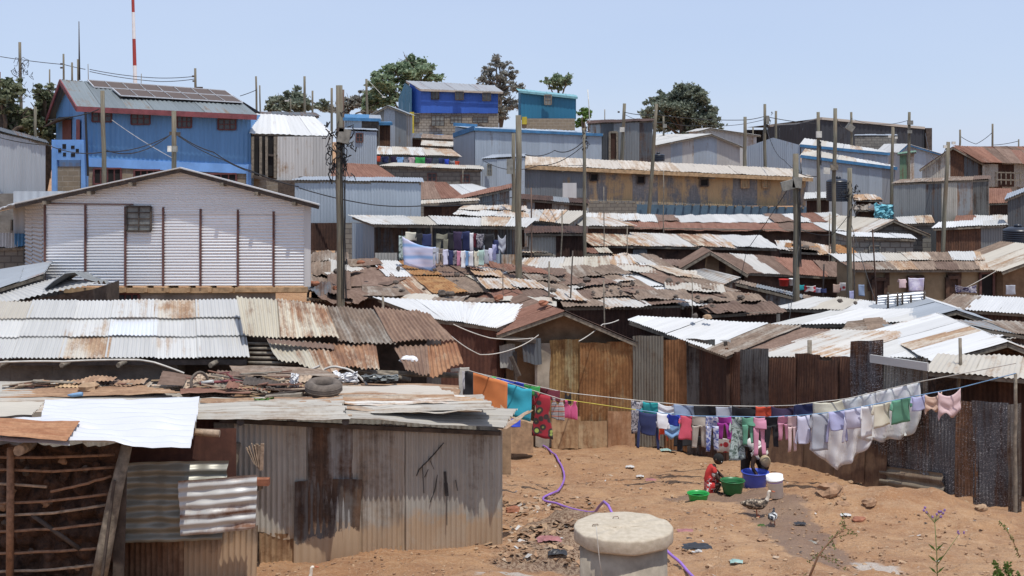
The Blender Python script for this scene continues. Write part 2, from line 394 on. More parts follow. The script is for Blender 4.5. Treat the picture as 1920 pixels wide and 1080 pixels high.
plain('skin_dark',(.05,.026,.017),.55,0,8,.15,.05)
plain('hair_black',(.008,.007,.006),.9,0,30,.3,.3)
plain('cloth_red',(.5,.035,.03),.85,0,5,.15,.1)
plain('cloth_white',(.68,.67,.64),.85,0,5,.1,.1)
plain('cloth_cap',(.42,.33,.2),.85,0,5,.15,.1)
plain('cloth_black',(.018,.018,.022),.85,0,5,.2,.1)
plain('tarp_aqua',(.16,.43,.5),.6,0,3,.2,.2)
plain('tarp_black',(.02,.02,.022),.45,0,5,.3,.4)
plain('plastic_white',(.7,.7,.7),.5,0,4,.1,.2)
plain('feather_white',(.66,.6,.5),.8,0,14,.15,.3)
plain('beak',(.45,.13,.06),.5,0,4,.1,0)
plain('bark',(.1,.075,.055),.95,0,7,.3,.5)
plain('stem_green',(.12,.17,.05),.7,0,7,.2,0)
plain('flower_purple',(.22,.12,.3),.7,0,7,.2,0)
plain('yellow_paint',(.45,.38,.04),.7,0,4,.2,.1)
plain('panel_frame',(.6,.6,.6),.4,.3,4,.1,0)
t=NT('feather_mottled'); n=t.noise(t.coord('Object'),24,3,.6); t.set(t.ramp(n,[(.42,(.03,.025,.02)),(.52,(.14,.10,.07)),(.62,(.45,.38,.28))]),.85)
t=NT('feather_pied'); n=t.noise(t.coord('Object'),12,2,.5); t.set(t.ramp(n,[(.48,(.02,.02,.025)),(.52,(.55,.55,.53))]),.85)
t=NT('red_white_print'); n=t.noise(t.coord('Object'),14,2,.5,1); t.set(t.ramp(n,[(.53,(.5,.03,.03)),(.56,(.68,.66,.64))]),.85)
t=NT('solar_cell'); t.set((.105,.08,.07),.6,.0,.2)
# pole wood
t=NT('pole_wood'); uv=t.coord('UV'); a=t.noise(t.map(uv,(22,1.2,1)),1,5,.7); b=t.noise(t.coord('Object'),1.4,3,.6)
c=t.mix(t.ramp(a,[(.35,0.),(.65,1.)]),(.075,.07,.05),(.24,.225,.17)); c=t.mix(t.ramp(b,[(.4,0.),(.7,.7)]),c,(.17,.12,.075)); t.set(c,.85); t.bump(a,.4,.01)
t=NT('pole_dark'); uv=t.coord('UV'); a=t.noise(t.map(uv,(22,1.2,1)),1,5,.7)
t.set(t.mix(a,(.05,.04,.03),(.15,.12,.085)),.9); t.bump(a,.4,.01)
# block walls
def blocks(name,c1,c2,mort,bw=.4,bh=.2,ms=.018):
    t=NT(name); uv=t.coord('UV'); b=t.n('ShaderNodeTexBrick'); b.inputs['Scale'].default_value=1
    b.inputs['Brick Width'].default_value=bw; b.inputs['Row Height'].default_value=bh; b.inputs['Mortar Size'].default_value=ms; b.inputs['Bias'].default_value=0
    b.inputs['Color1'].default_value=(*c1,1); b.inputs['Color2'].default_value=(*c2,1); b.inputs['Mortar'].default_value=(*mort,1)
    t.l(uv,b.inputs['Vector']); n=t.noise(uv,3,5,.7)
    c=t.mix(t.math('MULTIPLY',t.ramp(n,[(.35,0.),(.65,1.)]),.5),b.outputs[0],tuple(k*.6 for k in c1)); t.set(c,.9)
    t.bump(t.math('ADD',t.math('MULTIPLY',b.outputs[1],-1),n),.5,.02)
blocks('block_grey',(.20,.19,.17),(.26,.245,.21),(.12,.11,.10),.4,.2,.02)
blocks('block_tan',(.30,.25,.18),(.24,.2,.15),(.33,.3,.25),.45,.22,.02)
blocks('block_pale',(.34,.32,.28),(.28,.26,.22),(.14,.12,.1),.4,.22,.025)
# earth
t=NT('earth'); ob=t.coord('Object'); big=t.noise(ob,.35,5,.6,.5); mid=t.noise(ob,2.2,6,.7); fine=t.noise(ob,22,4,.75)
c=t.mix(t.ramp(big,[(.35,0.),(.65,1.)]),(.385,.20,.094),(.49,.295,.155))
c=t.mix(t.math('MULTIPLY',t.ramp(mid,[(.42,0.),(.62,1.)]),.6),c,(.27,.135,.068)); trk=t.noise(t.map(ob,(.5,1.6,1)),1.2,6,.7,2.); c=t.mix(t.math('MULTIPLY',t.ramp(trk,[(.5,0.),(.6,1.)]),.35),c,(.55,.36,.21))
c=t.mix(t.math('MULTIPLY',t.ramp(fine,[(.52,0.),(.68,1.)]),.45),c,(.56,.42,.29))
c=t.mix(t.math('MULTIPLY',t.ramp(fine,[(.3,1.),(.4,0.)]),.5),c,(.17,.095,.055))
at=t.n('ShaderNodeAttribute'); at.attribute_name='wet'
wm=t.ramp(t.math('ADD',at.outputs['Fac'],t.math('MULTIPLY',t.math('SUBTRACT',mid,.5),.9)),[(.42,0.),(.6,1.)])
c=t.mix(t.math('MULTIPLY',wm,.7),c,(.19,.125,.09))
at2=t.n('ShaderNodeAttribute'); at2.attribute_name='trash'
tm=t.ramp(t.math('ADD',at2.outputs['Fac'],t.math('MULTIPLY',t.math('SUBTRACT',mid,.5),.8)),[(.4,0.),(.6,1.)])
c=t.mix(t.math('MULTIPLY',tm,.75),c,t.mix(t.ramp(fine,[(.45,0.),(.55,1.)]),(.11,.065,.045),(.36,.27,.19)))
at3=t.n('ShaderNodeAttribute'); at3.attribute_name='pale_patch'
am=t.ramp(t.math('ADD',at3.outputs['Fac'],t.math('MULTIPLY',t.math('SUBTRACT',mid,.5),.8)),[(.45,0.),(.65,1.)])
c=t.mix(t.math('MULTIPLY',am,.8),c,(.55,.5,.44))  # pale patches mixed into the earth colour
t.set(c,t.math('MULTIPLY_ADD',wm,-.25,.95)); t.bump(t.math('ADD',t.math('MULTIPLY',mid,1.),t.math('MULTIPLY',fine,.6)),1.,.09)
t=NT('drain_water'); n=t.noise(t.coord('Object'),6,4,.6); t.set(t.ramp(n,[(.4,(.03,.03,.028)),(.6,(.09,.085,.075))]),.12)
# leaves
def leafmat(name,a,b):
    t=NT(name); sr=t.attr(); t.set(t.mix(sr,a,b),.6); tr=t.n('ShaderNodeBsdfTranslucent'); t.l(t.mix(sr,a,b),tr.inputs[0]); ms=t.n('ShaderNodeMixShader'); ms.inputs[0].default_value=.35; t.l(t.b.outputs[0],ms.inputs[1]); t.l(tr.outputs[0],ms.inputs[2]); t.l(ms.outputs[0],t.o.inputs[0])
leafmat('leaf_dark',(.11,.14,.10),(.27,.30,.22)); leafmat('leaf_mid',(.13,.20,.11),(.31,.38,.23)); leafmat('leaf_grey',(.16,.16,.14),(.37,.36,.31)); leafmat('leaf_fresh',(.06,.13,.02),(.16,.26,.06))
# laundry cloth
def cloth(name,col,kind=None,c2=(.7,.7,.7),c3=None,s=8):
    t=NT(name); uv=t.coord('UV'); base=None
    if kind is None:
        n=t.noise(uv,5,3,.6); base=t.mix(n,tuple(k*.85 for k in col),tuple(min(1,k*1.1) for k in col))
    elif kind=='stripe':
        w=t.n('ShaderNodeTexWave'); w.bands_direction='Y'; w.inputs['Scale'].default_value=s; w.inputs['Distortion'].default_value=1; t.l(uv,w.inputs[0])
        base=t.ramp(w.outputs[1],[(0,col),(.35,c2),(.7,c3 or col),(1,c2)])
    elif kind=='dye':
        n=t.noise(uv,s,3,.6,1.5); base=t.ramp(n,[(.42,col),(.56,c2)])
    elif kind=='dots':
        v=t.n('ShaderNodeTexVoronoi'); v.inputs['Scale'].default_value=s; t.l(uv,v.inputs[0]); base=t.ramp(v.outputs[0],[(.0,c3 or c2),(.22,c3 or c2),(.3,c2),(.42,c2),(.5,col)])
    t.set(base,.85)
    t.b.inputs['Sheen Weight'].default_value=.15
cl=dict(orange=(.62,.2,.06),cyan=(.03,.36,.48),black=(.014,.014,.018),navy=(.018,.028,.10),blue=(.03,.07,.5),green=(.06,.42,.10),maroon=(.12,.012,.025),white=(.72,.72,.74),grey=(.40,.42,.47),
 bluegrey=(.25,.32,.45),teal=(.02,.34,.36),red=(.72,.09,.04),coral=(.62,.09,.14),pink=(.62,.27,.38),hotpink=(.7,.12,.28),beige=(.46,.41,.35),lilac=(.40,.41,.62),palelilac=(.58,.58,.72),
 magenta=(.34,.03,.28),cream=(.62,.6,.48),greensoft=(.12,.33,.22),peach=(.62,.43,.33),palepink=(.68,.5,.5),lightblue=(.22,.4,.68),purple=(.035,.02,.06),mint=(.4,.55,.5),olive=(.2,.19,.14),palecream=(.66,.62,.5))
for k,v in cl.items(): cloth('c_'+k,v)
cloth('c_tiedye',(.06,.09,.32),'dye',(.6,.62,.72),s=9); cloth('c_floral',(.08,.12,.10),'dye',(.42,.5,.48),s=8); cloth('c_darkprint',(.02,.025,.05),'dye',(.4,.38,.4),s=14)
cloth('c_stripes',(.4,.1,.05),'stripe',(.6,.58,.55),(.04,.05,.1),s=3.2); cloth('c_ankara',(.32,.015,.03),'dots',(.04,.03,.03),(.35,.45,.1),s=6.5); cloth('c_redwhite',(.55,.52,.5),'dots',(.35,.02,.03),(.3,.01,.02),s=7)
cloth('c_zebra',(.5,.48,.52),'dye',(.05,.04,.1),s=9); cloth('c_sheetblue',(.24,.40,.68),'stripe',(.55,.57,.75),(.62,.6,.75),s=.9); cloth('c_whitefloral',(.74,.74,.76),'dye',(.60,.63,.63),s=3)
cloth('c_curtain',(.5,.45,.62),'dye',(.66,.62,.72),s=6)
metal('blue_pale_sheet',(.38,.58,.68),amt=-.4,met=0,rough=.5,var=.1,stain=.3)
metal('panel_rust_red',(.2,.12,.1),(.085,.035,.025),(.13,.055,.035),amt=1.1,met=0,rough=.7,var=.15,stain=.5)
leafmat('leaf_grey_green',(.05,.07,.03),(.25,.26,.15))
plain('cloth_pinkish',(.3,.13,.13),.85,0,6,.3,.2)
plain('plastic_dirty',(.48,.47,.45),.6,0,4,.2,.2); plain('rock_earth',(.30,.18,.105),.95,0,7,.3,.7)
plain('blue_base',(.07,.13,.19),.8,0,1.5,.25,.2)  # blue base storey, colour darkened to stand for its shade
metal('roof_near',(.47,.44,.385),(.25,.19,.14),(.38,.30,.22),amt=.32,met=.05,rough=.6,var=.4,stain=.8,streakx=7)
metal('roof_near_rust',(.46,.39,.3),(.24,.14,.085),(.36,.23,.14),amt=.5,met=0,rough=.7,var=.25,stain=.6,streakx=7)
# ---------------------------------------------------------------- terrain: one sheet to the horizon
def gauss2(x,y,cx,cy,sx,sy): return math.exp(-(((x-cx)/sx)**2+((y-cy)/sy)**2))
def terrain():
    me=bpy.data.meshes.new('ground'); vs=[];fs=[];wet=[];tr=[];pale_patch=[]
    ys=[-30,-10,0,5,9,12,14]; y=15.; 
    while y<34: ys.append(y); y+=.09 if y<27 else .16
    while y<150: ys.append(y); y+=1.+max(0,(y-40)*.03)
    ys+=[160,175,200,230,270,330,420,600,900,1400,2500]
    nx=230
    for y in ys:
        half=max(9,y*.5) if y<150 else y*.5+ (y-150)*1.2
        for i in range(nx+1):
            s=(i/nx*2-1)
            x=s*half*(1 if abs(s)<.93 else 1+ (abs(s)-.93)*40)
            z=gnd(x,y)
            if 15<y<34:
                z+=.03*noise.noise(Vector((x*4,y*4,2)))+.018*noise.noise(Vector((x*11,y*11,7)))
                z+=.16*max(0,noise.noise(Vector((x*1.9,y*1.9,12)))-.15)*(1 if y<26 else .4)-.05*max(0,.25-abs(noise.noise(Vector((x*2.6,y*3.4,21)))))*2
            trash=gauss2(x,y,.9,19.4,1.0,1.5)+.8*gauss2(x,y,.4,17.6,.9,.6)
            if trash>.3: z+=.10*trash*abs(noise.noise(Vector((x*5,y*5,3))))
            vs.append((x,y,z))
            w=gauss2(x,y,4.65,21.7,.65,2.4)+gauss2(x,y,3.9,23.9,1.1,.7)+gauss2(x,y,4.5,18.6,.5,1.6)
            wet.append(w+.9*gauss2(x,y,.7,17.8,.9,.35)); tr.append(trash); pale_patch.append(gauss2(x,y,5.1,17.5,.4,.8)+gauss2(x,y,.0,16.2,.8,.4)*.8)
    n=nx+1
    for j in range(len(ys)-1):
        for i in range(nx): a=j*n+i; fs.append((a,a+1,a+n+1,a+n))
    me.from_pydata(vs,[],fs); me.materials.append(M['earth'])
    me.polygons.foreach_set('use_smooth',[True]*len(fs))
    for nm,d in(('wet',wet),('trash',tr),('pale_patch',pale_patch)):
        a=me.attributes.new(nm,'FLOAT','POINT'); a.data.foreach_set('value',d)
    o=bpy.data.objects.new('ground',me); COL.objects.link(o); tag(o,kind='structure')
terrain()
# ---------------------------------------------------------------- hut builders
def vwall(mb,p0,p1,topf,botf,pitch=.1,amp=.012,pick=None,width=.8,crumple=0,nv=2,k=4,rag=0.,normal_out=True):
    p0=Vector(p0); p1=Vector(p1); W=(p1-p0).length; d=(p1-p0)/max(W,1e-6); N=Vector((d.y,-d.x,0))
    n=max(1,round(W/width))
    for i in range(n):
        r=R.random(); mi=pick(i,n) if pick else 0
        t0=i/n; t1=(i+1)/n; w=W/n
        nu=max(1,round(w/pitch))*k if amp>0 else max(1,int(w/.5)) if crumple or W>0 else 1
        rows=[]; lift=(i%2)*.008 if amp>0 else 0
        jt=R.uniform(-rag,rag); jb=R.uniform(-rag,rag)
        for j in range(nv+1):
            row=[]
            for q in range(nu+1):
                t=lerp(t0,t1,q/nu); zt=topf(t)+jt; zb=botf(t)+jb; z=lerp(zt,zb,j/nv)
                off=lift+(amp*math.sin(q/k*2*math.pi) if amp>0 else 0)
                p=p0+d*(t*W)
                if crumple: off+=crumple*noise.noise(Vector((p.x*1.5+r*30,p.y*1.5,z*1.5)))
                row.append(mb.vert((p.x+N.x*off,p.y+N.y*off,z),r))
            rows.append(row)
        for j in range(nv):
            for q in range(nu):
                ids=[rows[j][q],rows[j+1][q],rows[j+1][q+1],rows[j][q+1]]
                uu=[(t0*W+w*(q)/nu),(t0*W+w*(q+1)/nu)]
                o=r*41 if amp>0 else 0
                mb.face(ids,[(uu[0]+o,mb.v[ids[0]].z+o),(uu[0]+o,mb.v[ids[1]].z+o),(uu[1]+o,mb.v[ids[2]].z+o),(uu[1]+o,mb.v[ids[3]].z+o)],mi,amp>0)
def opening(parent,kind,pxr,Yf,frame='frame_brown',pane='glass_dark',grid=(2,2),fw=.05,proud=.03,awn=None):
    """window or door given by its pixel rectangle on a wall whose depth at column px is Yf(px)"""
    x0,y0,x1,y1=pxr; Y0=Yf(x0)-proud; Y1=Yf(x1)-proud
    a=P(x0,y0,Y0); b=P(x1,y0,Y1); c=P(x1,y1,Y1); d=P(x0,y1,Y0); b.z=a.z; c.z=d.z
    mb=MB()
    for e,f in((a,b),(b,c),(c,d),(d,a)): mb.beam(e,f,fw,fw)
    for i in range(1,grid[0]): mb.beam(a.lerp(b,i/grid[0])+Vector((0,.01,0)),d.lerp(c,i/grid[0])+Vector((0,.01,0)),fw*.7)
    for j in range(1,grid[1]): mb.beam(a.lerp(d,j/grid[1])+Vector((0,.013,0)),b.lerp(c,j/grid[1])+Vector((0,.013,0)),fw*.6)
    if awn:
        q=Vector((0,-.25,-.12)); e=Vector((.1,0,.12)); mb.boxpts([a-e*1,a-e+Vector((0,0,.03)),a-e+q,a-e+q+Vector((0,0,.03)),b+e,b+e+Vector((0,0,.03)),b+e+q,b+e+q+Vector((0,0,.03))],0)
    fo=mb.build(kind,frame,parent)
    pb=MB(); q=Vector((0,.02,0)); pb.quad(a+q,b+q,c+q,d+q); pb.build('pane' if kind=='window' else 'panel',pane,fo)
    return fo
def backY(zE,YE,yb,s): return (H-zE+s*YE)/((yb-HOR)/F+s)
def wpick(n,seed=None):
    rr=random.Random(seed if seed is not None else R.random()); return lambda i,k: rr.randrange(n)
FIELD=[]
def hut(name,label,cat,eave,back,s=.2,roof=('zinc_white',),wall=('zinc_grey',),width=.8,pitch=.1,amp=.014,rows=1,crumple=.01,rag=.03,jit=.03,oh=.2,plainwall=False,
        openings=(),group=None,drop=.3,fascia=None,sag=0,slots=None,side=None,afloat=False,wallw=.8,zb=None,thick=True,horiz=False,wpitch=.1):
    (xl,yl,Yl),(xr,yr,Yr)=eave; BL=P(xl,yl,Yl); BR=P(xr,yr,Yr)
    sl=s if not hasattr(s,'__len__') else s[0]; sr_=s if not hasattr(s,'__len__') else s[1]
    YbL=backY(BL.z,Yl,back[0][1],sl); YbR=backY(BR.z,Yr,back[1][1],sr_)
    TL=P(back[0][0],back[0][1],YbL); TR=P(back[1][0],back[1][1],YbR)
    c=(BL+BR+TL+TR)/4; root=empty(name,(c.x,c.y,gz(c.x,c.y)),label,cat,group)
    mb=MB(); rr=random.Random(int(xl*7+yl*13))
    lay(mb,(TL,TR,BR,BL),list(range(len(roof))),width=width,rows=rows,jit=jit,pitch=pitch,amp=amp,crumple=crumple,rag=rag,rng=rr,sag=sag,horiz=horiz,
        pick=(lambda i,j: slots[j%len(slots)][i%len(slots[j%len(slots)])]) if slots else None)
    if jit>=.1: FIELD.append((TL,TR,BR,BL))
    if jit>=.1:   # odd offcuts lapped over the sheets
        q4=(TL,TR,BR,BL); A4=(TR-TL).length*(TL-BL).length; Nn=(TR-TL).cross(BL-TL).normalized()
        if Nn.z<0: Nn=-Nn
        for _ in range(int(A4*.4)):
            u,v=rr.uniform(.04,.96),rr.uniform(.04,.96); c4=bil(q4,u,v)+Nn*rr.uniform(.05,.1); a4=rr.gauss(0,.22); e1=(TR-TL).normalized(); e2=Nn.cross(e1)
            p1=(e1*math.cos(a4)+e2*math.sin(a4))*rr.uniform(.35,.9); p2=Nn.cross(p1).normalized()*rr.uniform(.15,.55); tl=Nn*rr.uniform(-.02,.05)
            if (p2.y<0): p2=-p2
            sheet(mb,c4-p1+p2,c4+p1+p2+tl,c4+p1-p2,c4-p1-p2+tl,pitch=pitch,amp=amp*.8,m=rr.randrange(len(roof)),crumple=crumple,rag=rag,k=4,r=rr.random())
    ro=mb.build('roof',list(roof),root)
    if thick:   # rafters and edge battens under the sheets
        b=MB(); dn=Vector((0,0,-.07)); 
        for u in (0.02,.98): b.beam(bil((TL,TR,BR,BL),u,0)+dn,bil((TL,TR,BR,BL),u,.97)+dn,.06,.08)
        b.beam(bil((TL,TR,BR,BL),.01,.95)+dn,bil((TL,TR,BR,BL),.99,.95)+dn,.06,.08)
        b.build('rafter','wood_grey',root)
    # walls
    ux=(BR-BL).normalized(); 
    fl=bil((TL,TR,BR,BL),.0,1)+ux*oh*.6; fr=bil((TL,TR,BR,BL),1,1)-ux*oh*.6
    dl=(TL-BL); dr=(TR-BR)
    fl+=dl.normalized()*oh; fr+=dr.normalized()*oh
    bl_=TL+ux*oh*.6-dl.normalized()*min(oh,.1); br_=TR-ux*oh*.6-dr.normalized()*min(oh,.1)
    cs=[fl,fr,br_,bl_]
    w=MB(); pk=wpick(len(wall),int(xl+yl*3))
    for a,b2 in((0,1),(1,2),(2,3),(3,0)):
        p,q=cs[a],cs[b2]
        gb=[(zb if afloat else min(zb,gz(v.x,v.y)-drop) if zb is not None else gz(v.x,v.y)-drop) for v in(p,q)]
        gb=[min(g,v.z-.3) for g,v in zip(gb,(p,q))]
        tf=lambda t,p=p,q=q: lerp(p.z,q.z,t)-.08; bf=lambda t,gb=gb: lerp(gb[0],gb[1],t)
        vwall(w,(p.x,p.y,0),(q.x,q.y,0),tf,bf,pitch=wpitch,amp=0 if plainwall else .012,pick=pk,width=wallw,rag=.0 if plainwall else .02)
    w.build('wall',list(wall),root)
    Yf=lambda px: lerp(fl.y,fr.y,(px-PX(fl)[0])/max(1,(PX(fr)[0]-PX(fl)[0])))-.02
    for op in openings:
        kw=op[5] if len(op)>5 else {}
        opening(root,op[0],op[1:5],Yf,**kw)
    if fascia:
        f=MB(); e=Vector((0,-.03,-.03)); f.beam(BL+e,BR+e,.05,.17); f.build('fascia',fascia,root)
    return root
def gable(name,label,cat,L,A,Rr,Y,depth,roof,wall,skew=0.,oh=.25,plainwall=False,openings=(),group=None,pitch=.1,wallw=.8,side=.25,fall=0.,edge=None,crumple=.01,drop=.3,zb=None,roofR=None,wpitch=.1):
    """front gable seen end-on: L, A, Rr pixel points of left eave, apex, right eave at depth Y"""
    l=P(L[0],L[1],Y); a=P(A[0],A[1],Y); r=P(Rr[0],Rr[1],Y)
    bk=Vector((skew*depth,depth,-fall*depth))
    root=empty(name,((l.x+r.x)/2,Y+depth/2,gz((l.x+r.x)/2,Y+depth/2)),label,cat,group)
    fr=Vector((0,-oh,0))
    for (e,rm,nm) in((l,roof,'roof'),(r,roofR or roof,'roof')):
        mb=MB(); q=(a+bk,a+fr,e+fr,e+bk) if e is l else (a+fr,a+bk,e+bk,e+fr)
        lay(mb,q,list(range(len(rm))),pitch=pitch,crumple=crumple,rag=.02); mb.build(nm,list(rm),root)
    b=MB(); dn=Vector((0,0,-.07))
    b.beam(l+fr+dn,a+fr+dn,.05,.09); b.beam(r+fr+dn,a+fr+dn,.05,.09); b.build('barge_board',edge or 'wood_grey',root)
    w=MB(); pk=wpick(len(wall),int(L[0]))
    li=l.lerp(a,side/max(.5,(a-l).length)); ri=r.lerp(a,side/max(.5,(a-r).length))
    ta=(a.x-li.x)/(ri.x-li.x)
    tf=lambda t: (lerp(li.z,a.z,t/ta) if t<ta else lerp(a.z,ri.z,(t-ta)/(1-ta)))-.06
    g0=min(zb or 99,gz(li.x,Y)-drop); g1=min(zb or 99,gz(ri.x,Y)-drop)
    bf=lambda t: min(lerp(g0,g1,t),tf(t)-.1)
    am=0 if plainwall else .012
    vwall(w,(li.x,Y,0),(ri.x,Y,0),tf,bf,amp=am,pick=pk,width=wallw if not plainwall else .25,pitch=wpitch)
    sb=Vector((bk.x,bk.y,0))
    vwall(w,Vector((ri.x,Y,0)),Vector((ri.x,Y,0))+sb,lambda t: ri.z-.06+bk.z*t,lambda t:g1,amp=am,pick=pk,width=wallw,pitch=wpitch)
    vwall(w,Vector((li.x,Y,0))+sb,Vector((li.x,Y,0)),lambda t: li.z-.06+bk.z*(1-t),lambda t:g0,amp=am,pick=pk,width=wallw,pitch=wpitch)
    vwall(w,Vector((ri.x,Y,0))+sb,Vector((li.x,Y,0))+sb,lambda t: tf(1-t)+bk.z,lambda t:g0,amp=am,pick=pk,width=wallw if not plainwall else .25,pitch=wpitch)
    w.build('wall',list(wall),root)
    for op in openings:
        kw=op[5] if len(op)>5 else {}
        opening(root,op[0],op[1:5],lambda px:Y-.02,**kw)
    return root
def wallstrip(name,label,cat,a,b,ytop,ybot,mats,plainwall=True,group=None,wallw=.8,thick=.15,amp=.012):
    """free-standing wall between pixel columns a=(px,Y), b=(px,Y)"""
    p=P(a[0],ytop[0],a[1]); q=P(b[0],ytop[1],b[1]); zb0=P(a[0],ybot[0],a[1]).z; zb1=P(b[0],ybot[1],b[1]).z
    w=MB(); pk=wpick(len(mats)); off=Vector((0,thick,0))
    vwall(w,(p.x,p.y,0),(q.x,q.y,0),lambda t:lerp(p.z,q.z,t),lambda t:lerp(zb0,zb1,t),amp=0 if plainwall else amp,pick=pk,width=wallw)
    if plainwall:
        vwall(w,(q.x,q.y+thick,0),(p.x,p.y+thick,0),lambda t:lerp(q.z,p.z,t),lambda t:lerp(zb1,zb0,t),amp=0,pick=pk,width=wallw)
        w.quad(p,q,q+off,p+off)
        for e,zb in((p,zb0),(q,zb1)): w.quad(e,e+off,Vector((e.x,e.y+thick,zb)),Vector((e.x,e.y,zb)))
    return tag(w.build(name,list(mats)),label,cat,group)
GH='huts crowded on the hillside'
def pane_blocks(root,name,px0,px1,y0,y1,Y,mat,th=.1):
    a=P(px0,y0,Y); b=P(px1,y1,Y); m=MB(); m.boxpts([Vector((x,yy,z)) for x in(a.x,b.x) for yy in(Y,Y+th) for z in(b.z,a.z)]); return m.build(name,mat,root)
# ================= blue two storey house top left =================
def blue_house():
    Y=52.; 
    c0=P(163,200,Y); c1=P(470,214,Y+1.4)                      # front facade ends
    root=empty('blue_house',(( c0.x+c1.x)/2,Y+2.5,gz(c0.x,Y)),'blue two storey house with solar panels on its grey roof and red trim','house',GH)
    left=Vector((P(104,200,Y+4.5).x,Y+4.6,0))                  # rear corner of the gable side
    zt=lambda p,py,YY: P(0,py,YY).z
    # ribbed upper wall
    w=MB(); zt0=P(0,198,Y).z; zt1=P(0,214,Y+1.4).z; zb0=P(0,296,Y).z; zb1=P(0,309,Y+1.4).z
    vwall(w,(c0.x,c0.y,0),(c1.x,c1.y,0),lambda t:lerp(zt0,zt1,t),lambda t:lerp(zb0,zb1,t),pitch=.2,amp=.018,width=1.,nv=2)
    # gable side
    apex=P(118,152,Y+2.3)
    tf=lambda t: (lerp(zt0,apex.z-.15,t/.5) if t<.5 else lerp(apex.z-.15,zt0,(t-.5)/.5))
    vwall(w,(left.x,left.y,0),(c0.x,c0.y,0),tf,lambda t:P(0,305,Y+2).z-.2,pitch=.2,amp=.018,width=.6)
    back=Vector((c1.x+.3,c1.y+4.6,0)); 
    vwall(w,(c1.x,c1.y,0),back,lambda t:zt1,lambda t:zb1,pitch=.2,amp=.018)
    vwall(w,back,left,lambda t:zt1,lambda t:zb1,pitch=.25,amp=.018)
    w.build('upper_wall','blue_wall',root)
    # band and lower storey
    f=MB(); o=Vector((0,-.06,0))
    a=P(160,296,Y)+o; b=P(471,309,Y+1.4)+o; a2=P(160,312,Y)+o; b2=P(471,326,Y+1.4)+o
    th=Vector((0,.5,0)); f.boxpts([a2,a,a2+th,a+th,b2,b,b2+th,b+th])
    for px in(152,463): 
        yy=Y if px<300 else Y+1.35; p=P(px,300 if px<300 else 308,yy)+o*1.2; q=P(px+9,380,yy)+o*1.2; f.boxpts([Vector((x,y_,z)) for x in(p.x,q.x) for y_ in(p.y-.02,p.y+.45) for z in(q.z,p.z)])
    f.build('painted_band','blue_paint',root)
    l=MB(); zg=P(0,400,Y).z
    vwall(l,(c0.x,c0.y+.02,0),(c1.x,c1.y+.02,0),lambda t:lerp(a2.z,b2.z,t)+.05,lambda t:zg,amp=0)
    vwall(l,(left.x,left.y,0),(c0.x,c0.y,0),lambda t:P(0,305,Y+2).z,lambda t:zg,amp=0)
    vwall(l,(c1.x,c1.y,0),back,lambda t:zb1,lambda t:zg,amp=0)
    l.build('lower_wall','block_tan',root)
    Yf=lambda px: lerp(Y,Y+1.4,(px-163)/307)
    for x0,y0,x1,y1 in((173,207,209,228),(246,212,281,233),(332,217,359,239),(409,223,442,243)):
        opening(root,'window',(x0,y0,x1,y1),Yf,frame='frame_red',pane='glass_dark',grid=(3,2),fw=.06,proud=.06)
    for x0,y0,x1,y1 in((176,316,227,345),(252,319,300,345),(385,326,443,350)):
        opening(root,'window',(x0,y0,x1,y1),Yf,frame='frame_red',pane='dark_void',grid=(4,1),fw=.07,proud=.06)
    # roof
    e0=P(144,200,Y-.55); e1=P(482,216,Y+.9); r0=P(113,149,Y+2.3); r1=P(431,176,Y+3.7)
    e2=Vector((e0.x-1.,Y+5.3,e0.z)); e3=Vector((e1.x-.6,Y+6.4,e1.z))
    m=MB(); lay(m,(r0,r1,e1,e0),[0],width=1.,pitch=.2,amp=.02,crumple=0,jit=.0,over=.04); m.build('roof','roof_bluegrey',root)
    m=MB(); lay(m,(r1,r0,P(86,226,Y+5.),e3),[0],width=1.,pitch=.2,amp=.02,jit=.0,over=.04); m.build('roof','roof_bluegrey',root)
    m=MB(); d=Vector((0,-.04,-.09)); m.beam(e0+d,e1+d,.05,.22); m.beam(r0+d,e0+d,.05,.2); m.beam(r0+d,P(86,226,Y+5.)+d,.05,.2); m.build('fascia','red_trim',root)
    # side porch: door, awning, painted parapet with square holes
    side=lambda t:Vector((lerp(c0.x,left.x,t),lerp(c0.y,left.y,t),0))
    q=MB()
    def onside(t,py,off=.05):
        p=side(t); nrm=Vector((-(left.y-c0.y),left.x-c0.x,0)).normalized(); nrm=-nrm if nrm.y>0 else nrm
        z=H-(py-HOR)/F*p.y; return Vector((p.x,p.y,z))+nrm*off
    D=MB(); D.quad(onside(.75,226),onside(.45,224),onside(.45,268),onside(.75,268)); dd=D.build('door','frame_red',root)
    D=MB(); D.quad(onside(.28,224,.07),onside(.16,224,.07),onside(.16,268,.07),onside(.28,268,.07)); D.build('door','red_trim',root)
    D=MB(); a_,b_=onside(.9,222,.03),onside(.42,220,.03); a2_,b2_=onside(.9,240,.7),onside(.42,226,.7); D.boxpts([a2_,a2_+Vector((0,0,.05)),a_,a_+Vector((0,0,.05)),b2_,b2_+Vector((0,0,.05)),b_,b_+Vector((0,0,.05))]); D.build('awning','wood_dark',root)
    pp=MB(); y0=Y-.3
    A=P(97,262,y0); B=P(158,268,y0); zb=P(0,300,y0).z
    holes=[(117,270,124,279),(109,278,115,286),(118,286,124,293),(133,273,140,279),(142,279,148,287),(133,287,141,294)]
    pp.boxpts([Vector((x,yy,z)) for x in(A.x,B.x) for yy in(y0,y0+.15) for z in(zb,A.z)])
    for px in(97,152): 
        p=P(px,262,y0-.02); r_=P(px+9,385,y0-.02); pp.boxpts([Vector((x,yy,z)) for x in(p.x,r_.x) for yy in(y0-.03,y0+.3) for z in(r_.z,p.z-.02)])
    par=pp.build('parapet','blue_paint',root)
